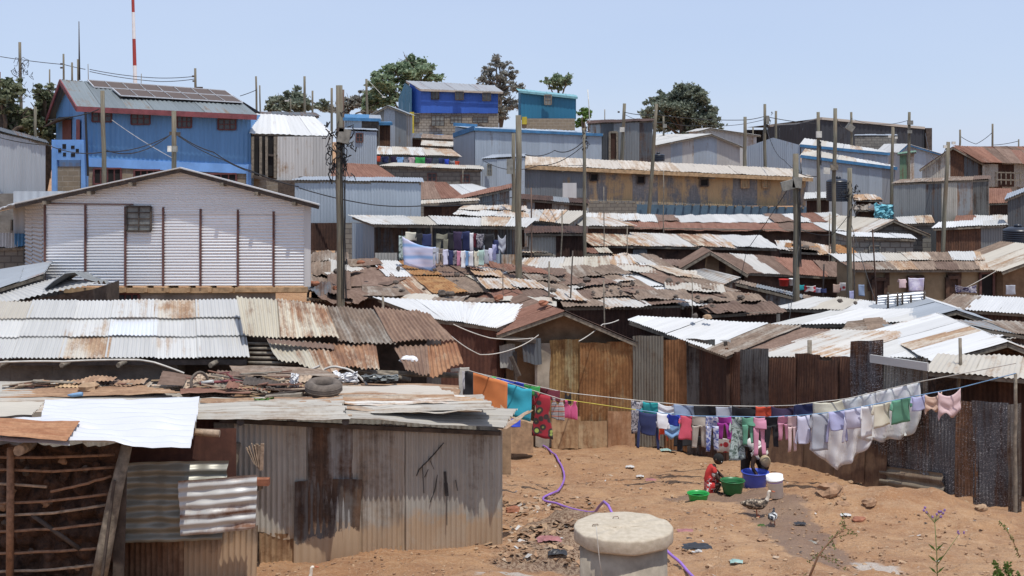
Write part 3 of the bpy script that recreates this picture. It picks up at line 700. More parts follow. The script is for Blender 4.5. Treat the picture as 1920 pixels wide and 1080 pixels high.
    for h in holes:
        u=MB(); p=P(h[0],h[1],y0-.01); r_=P(h[2],h[3],y0-.01); u.quad(Vector((p.x,y0-.012,p.z)),Vector((r_.x,y0-.012,p.z)),Vector((r_.x,y0-.012,r_.z)),Vector((p.x,y0-.012,r_.z))); u.build('opening','dark_void',par)
    u=MB(); p=P(106,312,y0+.1); r_=P(152,385,y0+.1); u.boxpts([Vector((x,yy,z)) for x in(p.x,r_.x) for yy in(y0+.1,y0+.2) for z in(r_.z,p.z)]); u.build('infill_wall','block_tan',root)
    return root,(r0,r1,e1,e0)
bh,RQ=blue_house()
def solar():
    N8=('leftmost','second from left','third from left','fourth from left','fifth from left','third from right','second from right','rightmost')
    T=((164,150,54.5),(422,170,55.9)); Mi=((176,163,53.8),(436,180,55.1)); Lo=((226,179,52.9),(455,192,54.2)); M2=((210,165.5,53.75),(436,180.5,55.05))
    def ln(e,t): return P(lerp(e[0][0],e[1][0],t),lerp(e[0][1],e[1][1],t),lerp(e[0][2],e[1][2],t))
    for row,(up,dn,n) in enumerate(((T,Mi,8),(M2,Lo,7))):
        for i in range(n):
            a,b,c,d=ln(up,i/n),ln(up,(i+1)/n),ln(dn,(i+1)/n),ln(dn,i/n)
            nm=N8[i] if n==8 else (N8[i] if i<4 else N8[i+1])
            root=empty('solar_panel',(c+d)/2,'%s panel in the %s row of brown solar panels on the blue house'%(nm,('upper','lower')[row]),'solar panel','solar panels on the blue house')
            m=MB(); m.quad(a,b,c,d); m.build('cell_face','solar_cell',root)
            m=MB(); e=Vector((0,0,-.07)); m.quad(d+e,c+e,b+e,a+e); m.build('back_sheet','wood_dark',root)
            m=MB()
            for p,q in((a,b),(b,c),(c,d),(d,a)): m.beam(p,q,.04,.05)
            m.build('frame','panel_frame',root)
            if row: m=MB(); m.beam(d,d+Vector((0,.15,-.35)),.04); m.build('bracket','wood_dark',root)
solar()
# left grey hut and block walls under it
hut('grey_hut','tall grey corrugated hut at the left edge, under a dark roof edge','hut',((-60,232,44),(90,268,45)),((-60,222),(85,262)),s=.05,roof=('zinc_dark',),wall=('zinc_side',),pitch=.1,oh=.15,zb=P(0,362,45).z,group=GH)
wallstrip('block_wall','rough grey block wall with a barred opening at the left edge','wall',(-30,44),(52,44),(364,362),(500,500),['plaster_dark'])
o=MB(); a=P(20,412,43.9); b=P(40,432,43.9); o.boxpts([Vector((x,yy,z)) for x in(a.x,b.x) for yy in(43.9,43.98) for z in(b.z,a.z)])
v=tag(o.build('vent_opening','dark_void'),'small dark barred opening in the block wall left of the silver house','vent')
o=MB()
for i in range(4): o.beam(a.lerp(Vector((b.x,a.y,a.z)),(i+.5)/4)+Vector((0,-.05,0)),Vector((lerp(a.x,b.x,(i+.5)/4),43.85,b.z)),.025)
o.build('bar','wood_dark',v)
hut('lean_to','small pale blue sheeted lean-to at the left edge by the silver house','lean-to',((-20,466,38),(47,463,38)),((-20,436),(47,438)),s=1.6,roof=('zinc_white','blue_trim','zinc_new'),wall=('block_grey',),plainwall=True,oh=.1,slots=[[0,0,0,1,0,0,0]],width=.3,group=GH)
hut('low_hut','low hut with shiny ribbed roof against the left side of the silver house','hut',((-60,560,31),(80,515,31.5)),((-60,515),(95,490)),s=.15,roof=('zinc_new','zinc_side'),wall=('plaster_dark',),plainwall=True,group=GH,horiz=True,amp=.03,pitch=.16)
def curled():
    root=empty('curled_roof_lean_to',(P(80,560,30.5).x,31,gz(-10,31)),'dark lean-to with pale roof edge and a curled grey sheet, left of the silver house','lean-to',GH)
    m=MB(); sheet(m,P(-60,560,31.6),P(112,520,31.6),P(185,530,30.2),P(-60,582,30.2),pitch=.12,amp=.02,crumple=.02); m.build('roof','zinc_white',root)
    m=MB(); pts=[(80,545),(100,528),(122,513),(140,511),(156,522),(182,529)]
    prev=None
    for k,(x,y) in enumerate(pts):
        row=[m.vert(P(x,y,30.4)+Vector((0,t*.9,.05*math.sin(t*14)-t*.12)),.4) for t in [i/12 for i in range(13)]]
        if prev:
            for i in range(12): m.face([prev[i],prev[i+1],row[i+1],row[i]],[(k*.3,i*.08)]*4,0,True)
        prev=row
    m.build('curled_sheet','zinc_grey',root)
    w=MB(); a=P(-60,575,30.4); b=P(175,536,30.4); vwall(w,(a.x,30.4,0),(b.x,30.4,0),lambda t:lerp(a.z,b.z,t)-.08,lambda t:4.,amp=0); vwall(w,(b.x,30.4,0),(b.x,32.4,0),lambda t:b.z-.08,lambda t:4.,amp=0); w.build('wall','wood_dark',root)
curled()
# ================= silver gable house =================
def silver():
    Y=33.; root=empty('silver_house',(P(335,540,Y).x,Y+3,gz(P(335,540,Y).x,Y+3)),'shiny silver house with ribbed metal gable wall and one small window','house',GH)
    z=lambda py:P(0,py,Y).z; X=lambda px:P(px,0,Y).x
    xl,xr,xa=X(84),X(584),X(338); zl,zr,za,zb=z(374),z(384),z(322),z(536)
    pitch=.076; zz=zb; n=0
    # panels between brown battens, each its own mesh
    bx=[84,160,235,306,376,446,513,572]
    for i in range(7):
        m=MB(); x0,x1=X(bx[i]+1),X(bx[i+1]-1)
        zt=z(lerp(383,398,(i)/6)); rows=int((zt-zb)/pitch)*6; nx=6
        rr=R.random(); prev=None
        for j in range(rows+1):
            q=zb+(zt-zb)*j/rows; off=.02*math.sin(j/6*2*math.pi); 
            row=[m.vert((lerp(x0,x1,k/nx),Y-off+.006*noise.noise(Vector((lerp(x0,x1,k/nx)*.8,q*.9,i*3))),q),rr) for k in range(nx+1)]
            if prev:
                for k in range(nx): m.face([prev[k],prev[k+1],row[k+1],row[k]],[(q+9*i,lerp(x0,x1,k/nx)),(q+9*i,lerp(x0,x1,(k+1)/nx)),(q+.01+9*i,lerp(x0,x1,(k+1)/nx)),(q+.01+9*i,lerp(x0,x1,k/nx))],0,True)
            prev=row
        m.build('wall_sheet','zinc_new',root)
    m=MB()                                                     # gable sheets, ribs level, cut to the roof line
    zt0=z(398); rows=int((za-zt0+.3)/pitch)*6; prev=None
    for j in range(rows+1):
        q=z(386)-.22+(za-z(386)+.2)*j/rows; off=.022*math.sin(j/6*2*math.pi)+.02
        def lim(side):
            xe,ze=(xl,zl) if side<0 else (xr,zr)
            if q<=ze: return xe
            return lerp(xe,xa,min(1,(q-ze)/(za-ze)))
        a,b=lim(-1),lim(1); row=[m.vert((lerp(a,b,k/16),Y-off+.006*noise.noise(Vector((lerp(a,b,k/16)*.8,q*.9,33))),q),.4) for k in range(17)]
        if prev:
            for k in range(16): m.face([prev[k],prev[k+1],row[k+1],row[k]],[(q,k*.3),(q,k*.3+.3),(q+.01,k*.3+.3),(q+.01,k*.3)],0,True)
        prev=row
    m.build('gable_sheet','zinc_new',root)
    for i,px in enumerate(bx[:-1]):
        m=MB(); p=P(px,lerp(382,396,i/6),Y-.04); q=P(px,537,Y-.04); m.beam(p,q,.055,.03); m.build('batten','frame_brown',root)
    m=MB(); m.beam(P(84,382,Y-.045),P(250,383,Y-.045),.03,.03); m.build('batten','frame_brown',root)
    m=MB(); m.boxpts([Vector((x,yy,q)) for x in(X(571),X(583)) for yy in(Y-.05,Y-.02) for q in(z(537),z(384))]); m.build('corner_flashing','zinc_bright',root)
    # left side wall turning away, vertical laps
    m=MB(); p0=Vector((X(84),Y,0)); p1=Vector((P(47,500,Y+3.4).x,Y+3.4,0))
    n=8; 
    for i in range(n):
        a=p0.lerp(p1,i/n); b=p0.lerp(p1,(i+1)/n); zt=zl-.05-.2*i/n
        sheet(m,Vector((b.x,b.y,zt)),Vector((b.x,b.y,zb-.15)),Vector((a.x,a.y,zb-.15)),Vector((a.x,a.y,zt)),pitch=.11,amp=.02,nv=2,m=0)
    m.build('side_wall','zinc_side',root); m=MB()  # darker zinc than the front: the side's shade is in its colour
    dv=(p1-p0)*1.7; e1=Vector((X(583),Y,0))+dv
    vwall(m,(X(583),Y,0),e1,lambda t:zr,lambda t:zb,pitch=.2,pick=lambda i,n:0)
    vwall(m,e1,p0+dv,lambda t:zl,lambda t:zb,pitch=.3)
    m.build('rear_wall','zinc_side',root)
    # roof
    L=P(28,382,Y-.35); A=P(338,315,Y-.35); Rr=P(598,384,Y-.35); bk=(Vector((P(47,500,Y+3.4).x,Y+3.4,0))-Vector((X(84),Y,0)))*1.8+Vector((0,0,-.62))
    for q in((A+bk,A,L,L+bk),(A,A+bk,Rr+bk,Rr)):
        m=MB(); lay(m,q,[0],pitch=.12,crumple=.01,rag=.02); m.build('roof','zinc_new',root)
    m=MB(); d=Vector((0,.02,-.07)); m.beam(L+d,A+d,.05,.09); m.beam(A+d,Rr+d,.05,.09); m.build('barge_board','wood_dark',root)
    m=MB(); d=Vector((0,0,.012)); m.beam(L+d,A+d,.09,.03); m.beam(A+d,Rr+d,.09,.03); m.build('roof_edge','zinc_bright',root)
    m=MB()
    for t in(.18,.45,.7): m.beam(L.lerp(A,t)+Vector((0,-.06,-.14)),L.lerp(A,t)+Vector((0,1,-.14)),.09); m.beam(Rr.lerp(A,t)+Vector((0,-.06,-.14)),Rr.lerp(A,t)+Vector((0,1,-.14)),.09)
    m.build('purlin','wood_grey',root)
    opening(root,'window',(237,387,283,433),lambda px:Y,frame='wood_dark',pane='glass_grey',grid=(2,4),fw=.045,proud=.09)
    # floor beams and lower storey
    m=MB(); m.boxpts([Vector((x,yy,q)) for x in(X(120),X(575)) for yy in(Y-.02,Y+.1) for q in(z(549),z(540))])
    for px in range(192,460,40): m.boxpts([Vector((x,yy,q)) for x in(X(px),X(px+6)) for yy in(Y-.1,Y+.5) for q in(z(547),z(538.5))])
    m.boxpts([Vector((x,yy,q)) for x in(X(442),X(578)) for yy in(Y-.09,Y-.03) for q in(z(547),z(538))])
    m.build('floor_beam','wood_raw',root)
    m=MB(); vwall(m,(X(20),Y+.14,0),(X(262),Y+.14,0),lambda t:z(546),lambda t:3.6,amp=0); m.build('lower_wall','block_pale',root)
    m=MB(); vwall(m,(X(262),Y+.14,0),(X(515),Y+.14,0),lambda t:z(546),lambda t:3.6,amp=0); vwall(m,(X(515),Y+.14,0),(X(515)-1,Y+5,0),lambda t:z(546),lambda t:3.6,amp=0); m.build('lower_wall','plaster_grey',root)
    opening(root,'window',(209,551,260,600),lambda px:Y+.12,frame='frame_red',pane='glass_dark',grid=(4,3),fw=.05)
silver()
# ================= back row =================
def barn():
    Y=53.; r=hut('white_roof_barn','white roofed shed with open dark bay beside the blue house','shed',((470,250,Y),(628,256,Y)),((482,213),(588,219)),s=.42,roof=('zinc_bright',),wall=('wood_dark',),plainwall=True,zb=P(0,336,Y).z,afloat=True,pitch=.2,rag=0,jit=0,group=GH)
    m=MB(); p=P(519,256,Y-.05); q=P(622,258,Y-.05); vwall(m,(p.x,Y-.05,0),(q.x,Y-.05,0),lambda t:p.z,lambda t:P(0,338 if t<.4 else 331,Y).z,pitch=.13,amp=.02,nv=2); m.build('front_wall','zinc_white',r)
    m=MB(); p=P(474,262,Y-.03); q=P(518,330,Y-.03); m.quad(p,Vector((q.x,p.y,p.z)),q,Vector((p.x,p.y,q.z))); m.build('open_bay','dark_void',r)
    for px in(474,489,500,516): m=MB(); m.beam(P(px,256,Y-.12),P(px,334,Y-.12),.1); m.build('post','wood_grey',r)
    m=MB(); m.beam(P(474,331,Y-.15),P(545,345,Y-.15),.12); m.beam(P(500,290,Y-.1),P(520,292,Y-.1),.08); m.build('floor_beam','wood_dark',r)
barn()
hut('low_grey_hut','dark low hut with stacked timber on its roof behind the white roofed shed','hut',((478,214,70),(600,218,70)),((485,209),(590,211)),s=.1,roof=('zinc_dark',),wall=('wood_dark',),plainwall=True,group=GH)
hut('light_grey_house','plain light grey ribbed house to the right of the silver house','house',((548,337,41),(792,341,42)),((575,331),(790,333)),s=.02,roof=('zinc_side',),wall=('zinc_bluegrey',),pitch=.1,zb=P(0,418,41.5).z,afloat=True,oh=.1,rag=0,jit=0,group=GH)
wallstrip('dark_base_wall','dark rusty base wall under the light grey ribbed house','wall',(583,41),(645,41),(418,418),(470,470),['rust_dark','panel_maroon'],plainwall=False)
hut('rust_roof_hut','hut with brick red rusty roof just behind the tall cable wrapped pole','hut',((622,336,50),(748,338,50)),((626,306),(705,308)),s=.3,roof=('rust_red','rust_red','rust_orange'),wall=('block_grey',),plainwall=True,group=GH,pitch=.1,slots=[[0,0,0,0,1,2]])
hut('grey_box_house','small boxy grey house with one brown window behind the cable wrapped pole','house',((640,242,60),(708,244,60)),((640,237),(700,238)),s=.02,roof=('zinc_side',),wall=('zinc_bluegrey',),oh=.08,rag=0,jit=0,zb=P(0,306,60).z,openings=[('window',668,250,680,266,dict(frame='frame_brown'))],group=GH)
hut('blue_trim_shack','small shack with blue roof edge and dark open front on the skyline','shack',((642,222,70),(714,224,70)),((648,214),(712,216)),s=.15,roof=('zinc_side','blue_trim'),wall=('wood_dark','zinc_bluegrey'),fascia='blue_trim',group=GH)
gable('grey_gable_hut','pale grey gabled hut left of the bright blue house','hut',(693,216),(728,198),(768,214),80,5,('zinc_side',),('zinc_side','plaster_grey','zinc_grey'),group=GH,zb=P(0,265,80).z)
hut('rusty_shack','narrow rusty shack with a blue roof edge below the pale gabled hut','shack',((708,231,72),(736,231,72)),((708,228),(733,228)),s=.1,roof=('blue_trim',),wall=('rust_red','panel_maroon'),fascia='blue_trim',zb=P(0,266,72).z,group=GH)
hut('pale_patched_shack','pale patched shack with striped cloth beside the cable wrapped pole','shack',((672,226,73),(712,226,73)),((672,222),(712,222)),s=.1,roof=('zinc_white',),wall=('zinc_white','zinc_bluegrey'),fascia='blue_trim',zb=P(0,262,73).z,group=GH)
def bright_blue():
    Y=100.; root=hut('bright_blue_house','bright blue upper storey on a stone ground floor, on the skyline','house',((789,167,Y-.4),(943,172,Y+.6)),((762,151),(925,160)),s=.55,roof=('roof_mauve',),wall=('blue_deep',),pitch=.25,width=1,rag=0,jit=0,oh=.35,zb=P(0,212,Y).z,afloat=True,group=GH)
    m=MB(); d=Vector((0,-.05,-.08)); m.beam(P(789,167,Y-.4)+d,P(943,172,Y+.6)+d,.06,.16); m.beam(P(789,167,Y-.4)+d,P(762,151,Y+2)+d,.06,.16); m.build('fascia','roof_tan',root)
    m=MB(); 
    q0,q1=P(772,168,Y),P(772,211,Y); l=P(747,175,Y+5)
    vwall(m,(l.x,Y+5,0),(q0.x,Y,0),lambda t: lerp(P(0,182,Y).z,P(0,152,Y).z,t*2) if t<.5 else lerp(P(0,152,Y).z,P(0,166,Y).z,t*2-1),lambda t:P(0,215,Y).z,pitch=.3,amp=.02); m.build('gable_wall','teal_wall',root)
    m=MB(); p=P(776,212,Y-.05); q=P(935,214,Y+.9); vwall(m,(p.x,Y-.05,0),(q.x,Y+.9,0),lambda t:p.z,lambda t:P(0,275,Y).z,amp=0); vwall(m,(l.x+.5,Y+5,0),(p.x,Y-.05,0),lambda t:p.z,lambda t:P(0,275,Y).z,amp=0); m.build('stone_wall','block_pale',root)
    m=MB(); p=P(768,210,Y-.3); q=P(776,256,Y-.3); m.boxpts([Vector((x,yy,z)) for x in(p.x,q.x) for yy in(Y-.3,Y) for z in(q.z,p.z)]); m.build('column','yellow_paint',root)
    m=MB(); p=P(774,252,Y-.12); q=P(832,262,Y-.12); m.boxpts([Vector((x,yy,z)) for x in(p.x,q.x) for yy in(Y-.12,Y) for z in(q.z,p.z)]); m.build('painted_base','blue_paint',root)
    for r in((809,170,823,186),(854,172,869,187),(905,174,920,189)): opening(root,'window',r,lambda px:Y-.02,frame='wood_dark',pane='glass_dark',grid=(2,1),fw=.07)
    for r in((809,216,833,236),(777,214,786,230),(844,217,866,232),(886,219,915,230)): opening(root,'window',r,lambda px:Y-.08,frame='wood_dark',pane='glass_grey',grid=(3,2),fw=.06)
bright_blue()
def teal():
    Y=95.; root=hut('teal_house','teal ribbed upper room on a stone base, right of the bright blue house','house',((974,171,Y-.3),(1083,183,Y+.6)),((969,166),(1079,178)),s=.1,roof=('teal_trim',),wall=('teal_wall',),pitch=.25,rag=0,jit=0,oh=.2,zb=P(0,223,Y).z,afloat=True,fascia='teal_trim',wpitch=.25,group=GH)
    opening(root,'window',(1021,178,1034,196),lambda px:Y-.05,frame='wood_grey',pane='glass_grey',grid=(2,2),fw=.07)
    m=MB(); p=P(978,222,Y-.05); q=P(1078,224,Y+.3); vwall(m,(p.x,p.y,0),(q.x,q.y,0),lambda t:p.z,lambda t:P(0,262,Y).z,amp=0); m.build('stone_wall','block_tan',root)
    m=MB(); p=P(979,219,Y-.3); q=P(988,233,Y-.3); m.boxpts([Vector((x,yy,z)) for x in(p.x,q.x) for yy in(Y-.3,Y) for z in(q.z,p.z)]); m.build('column','yellow_paint',root)
teal()
hut('long_pale_roof_hut','long low hut with pale roof and washing under its eave','hut',((706,289,66),(864,293,66)),((710,274),(845,279)),s=.14,roof=('zinc_dusty','zinc_white'),wall=('zinc_grey',),group=GH)
hut('block_row_hut','grey block hut with small windows below the long pale roof','hut',((712,311,62),(906,318,62)),((740,305),(903,311)),s=.05,roof=('zinc_dusty',),wall=('block_grey',),plainwall=True,group=GH,openings=[('window',802,325,818,340,{}),('window',865,328,880,343,{})])
hut('rust_scrap_hut','low dark hut with rusty scrap sheets below the bright blue house','hut',((770,258,85),(850,262,85)),((775,250),(848,254)),s=.1,roof=('rust_grey','zinc_dark'),wall=('rust_dark',),group=GH)
hut('pale_strip_hut','low hut with short pale roof strip under the stone ground floor','hut',((790,272,76),(858,276,76)),((792,263),(855,266)),s=.1,roof=('zinc_dusty',),wall=('rust_dark','zinc_dark'),group=GH)
def bluefascia():
    root=hut('blue_edged_house','large pale grey ribbed house with bright blue roof edge','house',((890,241,73),(1130,252,75)),((850,236),(1128,247)),s=.06,roof=('zinc_bluegrey',),wall=('zinc_bluegrey',),oh=.12,rag=0,jit=0,pitch=.2,fascia='blue_trim',zb=P(0,318,73).z,group=GH)
    m=MB(); a=P(850,257,76); b=P(890,240,73); vwall(m,(a.x,76,0),(b.x,73.1,0),lambda t:lerp(a.z,b.z,t),lambda t:P(0,318,74).z,pitch=.12); m.build('side_wall','zinc_bluegrey',root)
    m=MB(); m.beam(a+Vector((0,-.1,.1)),b+Vector((0,-.1,0)),.06,.28); m.beam(P(850,233,76),P(895,236,76),.06,.2); m.build('fascia','blue_trim',root)
bluefascia()
r=hut('dark_shack','weathered dark shack with an open doorway below the round tree','shack',((1100,232,76),(1226,226,75)),((1102,226),(1224,222)),s=.06,roof=('rust_dark',),wall=('zinc_dark','zinc_grey','shed_dark'),oh=.15,zb=P(0,305,76).z,group=GH,openings=[('door',1143,248,1157,300,dict(frame='wood_grey',pane='rust_dark',grid=(1,1),fw=.12))])
gable('white_gable_house','pale gabled house with jagged lower cladding behind the yellow building','house',(1229,272),(1333,251),(1394,276),82,6,('zinc_white',),('zinc_white','zinc_bluegrey'),skew=-.5,group=GH,zb=P(0,310,82).z)
gable('far_white_gable','second pale gable rising behind the white gabled house','house',(1308,246),(1330,240),(1425,254),88,6,('zinc_white',),('zinc_white',),group=GH,zb=P(0,300,88).z)
def ribbed(name,label,pts,Y,gablept,zbot,trimx):
    (x0,y0),(x1,y1),(x2,y2)=pts; root=hut(name,label,'building',((x1,y1,Y),(x2,y2,Y+1)),((x1+10,y1-13),(x2-10,y2-6)),s=.16,roof=('zinc_dusty','zinc_white'),wall=('zinc_bluegrey','zinc_side'),oh=.12,rag=0,jit=0,pitch=.2,fascia='blue_trim',zb=P(0,zbot,Y).z,group=GH)
    m=MB(); a=P(x0,y0,Y+2); g=P(*gablept,Y+1); b=P(x1,y1,Y+.1)
    vwall(m,(a.x,Y+2,0),(b.x,Y+.1,0),lambda t: lerp(a.z,g.z,t/.5) if t<.5 else lerp(g.z,b.z,t*2-1),lambda t:P(0,zbot,Y).z,pitch=.12,pick=None); m.build('side_wall','zinc_bluegrey',root)
ribbed('ribbed_building','long grey ribbed building with blue edge under the black hall',[(1400,275),(1500,272),(1668,288)],76,(1438,258),350,0)
ribbed('ribbed_annex','lower grey ribbed building whose blue edge steps down to the right','x' and [(1498,292),(1501,292),(1682,315)],70,(1500,291),375,0)
def hall():
    Y=104; a=P(1440,236,Y+6); b=P(1540,222,Y); c=P(1733,240,Y+3)
    root=empty('black_hall',(P(1590,250,Y).x,Y+4,gz(P(1590,250,Y).x,Y)),'big windowless black hall with flat roof line on the right skyline','hall')
    m=MB(); zb=P(0,292,Y).z
    vwall(m,(a.x,a.y,0),(b.x,b.y,0),lambda t:lerp(a.z,P(1500,232,Y).z,t/.55) if t<.55 else lerp(P(1500,232,Y).z,b.z,(t-.55)/.45),lambda t:zb,pitch=.4,amp=.03)
    vwall(m,(b.x,b.y,0),(c.x,c.y,0),lambda t:lerp(b.z,c.z,t),lambda t:zb,pitch=.4,amp=.03)
    vwall(m,(c.x,c.y,0),(c.x+1,c.y+15,0),lambda t:c.z,lambda t:zb,pitch=.5,amp=.03); vwall(m,(c.x+1,c.y+15,0),(a.x,a.y+10,0),lambda t:c.z,lambda t:zb,pitch=.5,amp=.03); m.build('wall','hall_black',root)
    m=MB(); m.quad(b+Vector((0,0,.02)),c+Vector((0,0,.02)),c+Vector((1,15,0)),a+Vector((0,10,0))); m.build('roof','hall_black',root)
    m=MB(); m.beam(b+Vector((0,-.1,0)),c+Vector((0,-.1,0)),.12,.2); m.beam(a+Vector((0,-.1,0)),P(1500,232,Y+3),.12,.2); m.beam(P(1500,232,Y+3),b,.12,.2); m.build('coping','roof_tan',root)
    m=MB(); m.boxpts([Vector((x,yy,z)) for x in(c.x+.1,c.x+.6) for yy in(c.y-.2,c.y+.4) for z in(zb,c.z)]); m.build('pilaster','wood_dark',root)
hall()
hut('stone_block_hut','grey stone block hut standing in front of the black hall','hut',((1602,254,90),(1682,254,90)),((1605,252),(1680,252)),s=.02,roof=('zinc_side',),wall=('block_grey',),plainwall=True,oh=.05,zb=P(0,292,90).z,group=GH)
gable('white_capped_hut','small hut with white roof and blue barge boards right of the stone hut','hut',(1682,286),(1700,270),(1768,290),84,5,('zinc_bright',),('zinc_side','zinc_bluegrey'),group=GH,edge='blue_trim',zb=P(0,335,84).z)
hut('green_door_shack','narrow shack with a green panel and stained pale wall','shack',((1683,289,78),(1718,285,78)),((1685,286),(1716,282)),s=.1,roof=('green_door',),wall=('green_door','shed_grey','zinc_stained'),zb=P(0,345,78).z,group=GH,wallw=.6)
def rustgable():
    Y=64; r=gable('rust_roof_house','dark patched gable house under a long rusty roof at the right edge','house',(1722,318),(1784,275),(1842,307),Y,7,('rust_red','rust_grey'),('rust_dark','shed_brown','zinc_dark','shed_grey','panel_maroon'),skew=1.2,oh=.2,group=GH,zb=P(0,345,Y).z,roofR=('rust_red','rust_brown'))
    # roof plane that runs off to the right
    m=MB(); a=P(1787,274,Y+.1); b=P(1990,290,Y+4); c=P(1990,312,Y-1); d=P(1841,306,Y-.5)
    lay(m,(a,b,c,d),[0,1],pitch=.12,lift=.06); m.build('roof','rust_red',r) if False else m.build('roof',['rust_red','rust_brown'],r)
    m=MB(); p=P(1842,308,Y-.1); q=P(1990,312,Y-.1); vwall(m,(p.x,p.y,0),(q.x,q.y,0),lambda t:p.z,lambda t:P(0,350,Y).z,pick=wpick(3,5)); m.build('side_wall',['zinc_bluegrey','rust_dark','shed_grey'],r)
    m=MB()
    for px in range(1868,1925,9): m.beam(P(px,322,Y-1),P(px,346,Y-1),.05)
    m.beam(P(1866,323,Y-1),P(1925,325,Y-1),.06); m.beam(P(1866,337,Y-1),P(1925,338,Y-1),.06); m.build('railing','wood_grey',r)
rustgable()
hut('long_dark_shed','long dark shed of black and grey sheets with thin rusty roof edge','shed',((1672,344,55),(1856,336,56)),((1690,336),(1856,329)),s=.04,roof=('rust_grey','rust_brown'),wall=('zinc_dark','shed_dark','shed_grey','panel_black','zinc_grey'),oh=.12,zb=P(0,412,55).z,group=GH)
hut('edge_hut','dark ribbed hut with green edged roof at the far right edge','hut',((1884,374,50),(1960,345,50)),((1890,362),(1960,338)),s=.1,roof=('teal_trim','zinc_side'),wall=('zinc_dark','rust_dark'),group=GH,zb=P(0,412,50).z)
hut('red_roof_strip_hut','low hut with red brown roof behind the long dark shed','hut',((1852,382,57),(1905,380,57)),((1855,353),(1895,353)),s=.3,roof=('rust_red',),wall=('rust_dark',),group=GH)
# ================= long yellow building =================
def yellow():
    root=hut('long_yellow_building','long building of flaking yellow boards with tan roof and small square windows','building',((982,309,66),(1524,333,69.5)),((980,292),(1500,317)),s=.2,roof=('roof_tan',),wall=('yellow_wall',),pitch=.2,width=1.1,rag=.0,jit=.02,crumple=.03,oh=.45,zb=P(0,388,68).z,afloat=True,group=GH,wallw=1.4)
    Yf=lambda px: lerp(66.45,69.9,(px-985)/(535))-.06
    m=MB(); a=P(984,312,66.3); b=P(1100,318,67.); vwall(m,(a.x,66.3,0),(b.x,67.0,0),lambda t:a.z+.05,lambda t:P(0,372,66).z,pitch=.15,pick=None); m.build('grey_wall','grey_yellow_wall',root)
    m=MB(); e=Vector((0,0,-.12)); m.beam(P(982,309,66)+e,P(1524,333,69.5)+e,.06,.2); m.build('fascia','wood_raw',root)
    for x0,y0,x1,y1 in((1025,323,1043,338),(1107,326,1121,339),(1195,330,1209,344),(1313,336,1328,349)):
        opening(root,'window',(x0,y0,x1,y1),Yf,frame='wood_dark',pane='dark_void',grid=(1,1),fw=.07,proud=.05)
        m=MB(); a=P(x0-4,y0-13,Yf(x0)-.08); b=P(x1+13,y0-1,Yf(x1)-.35); m.boxpts([Vector((a.x,a.y,b.z)),a,Vector((a.x,a.y+.03,b.z)),a+Vector((0,.03,0)),Vector((b.x,b.y,b.z)),Vector((b.x,b.y+.2,a.z)),Vector((b.x,b.y+.03,b.z)),Vector((b.x,b.y+.23,a.z))]); m.build('shutter','wood_grey',root)
    for x0,y0,x1,y1 in((1390,333,1404,352),(1430,335,1441,352)): opening(root,'window',(x0,y0,x1,y1),Yf,frame='wood_raw',pane='cloth_cap',grid=(2,1),fw=.07,proud=.05)
    m=MB(); a=P(1055,343,65.8); b=P(1081,385,65.8); m.boxpts([Vector((x,yy,z)) for x in(a.x,b.x) for yy in(65.8,65.83) for z in(b.z,a.z)]); tag(m.build('metal_sheet',['zinc_bright']),'bright pale metal sheet leaning on the yellow building','metal sheet')
    m=MB(); a=P(1104,377,67.2); b=P(1194,400,67.2); vwall(m,(a.x,67.2,0),(b.x,67.6,0),lambda t:a.z,lambda t:P(0,420,67).z,amp=0); m.build('block_base','block_grey',root)
    m=MB(); a=P(1194,383,67.6); b=P(1512,396,69.4); vwall(m,(a.x,67.6,0),(b.x,69.4,0),lambda t:lerp(a.z,P(0,389,69).z,t),lambda t:P(0,425,68).z,amp=0); m.build('blue_base','blue_base',root)
    m=MB(); 
    for i in range(26): 
        px=lerp(1110,1505,i/25); yy=lerp(67,69.6,i/25); m.box(P(px,lerp(379,390,i/25),yy-.25),(.1,.3,.09))
    m.build('joist','wood_grey',root)
yellow()
r=hut('side_box_house','pale blue grey ribbed box at the left end of the yellow building','house',((903,297,64),(985,293,65.)),((925,290),(985,288)),s=.02,roof=('zinc_side',),wall=('zinc_bluegrey',),oh=.08,rag=0,jit=0,zb=P(0,362,64).z,group=GH)
opening(r,'window',(914,308,922,329),lambda px:64.,frame='box_grey',pane='glass_grey')
# ================= middle huts =================
def washing_hut():
    Y=39; r=hut('washing_hut','open fronted grey hut with pale roof and two rows of washing','hut',((700,420,Y),(985,425,Y+.5)),((655,404),(1005,409)),s=.08,roof=('zinc_dusty','zinc_white'),wall=('zinc_grey','zinc_dark','zinc_dark'),crumple=.02,oh=1.0,zb=P(0,520,Y).z,group=GH,pitch=.09)
    m=MB(); a=P(660,424,Y+1.3); b=P(702,424,Y+.9); vwall(m,(a.x,a.y,0),(b.x,b.y,0),lambda t:a.z+.1,lambda t:P(0,500,Y).z,pick=lambda i,n:i%2,width=.4); m.build('side_wall',['zinc_bluegrey','zinc_side'],r)
    for px in(809,967): m=MB(); m.beam(P(px,424,Y+.2),P(px,510,Y+.2),.05); m.build('post','wood_grey',r)
    for a_,b_,y0,y1 in((703,745,474,495),(905,938,460,500),(940,966,477,510)):
        m=MB(); p=P(a_,y0,Y+.1); q=P(b_,y1,Y+.1); vwall(m,(p.x,Y+.1,0),(q.x,Y+.1,0),lambda t:p.z,lambda t:q.z-.3); m.build('low_screen','zinc_stained' if a_!=905 else 'zinc_bluegrey',r)
washing_hut()
S=dict(group=GH)
hut('red_sheet_hut','hut with brick red roof and a bright white patch behind the washing hut','hut',((790,374,52),(872,372,52)),((790,340),(835,342)),s=.3,roof=('rust_red','rust_brown'),wall=('panel_maroon','rust_dark'),zb=P(0,405,52).z,**S)
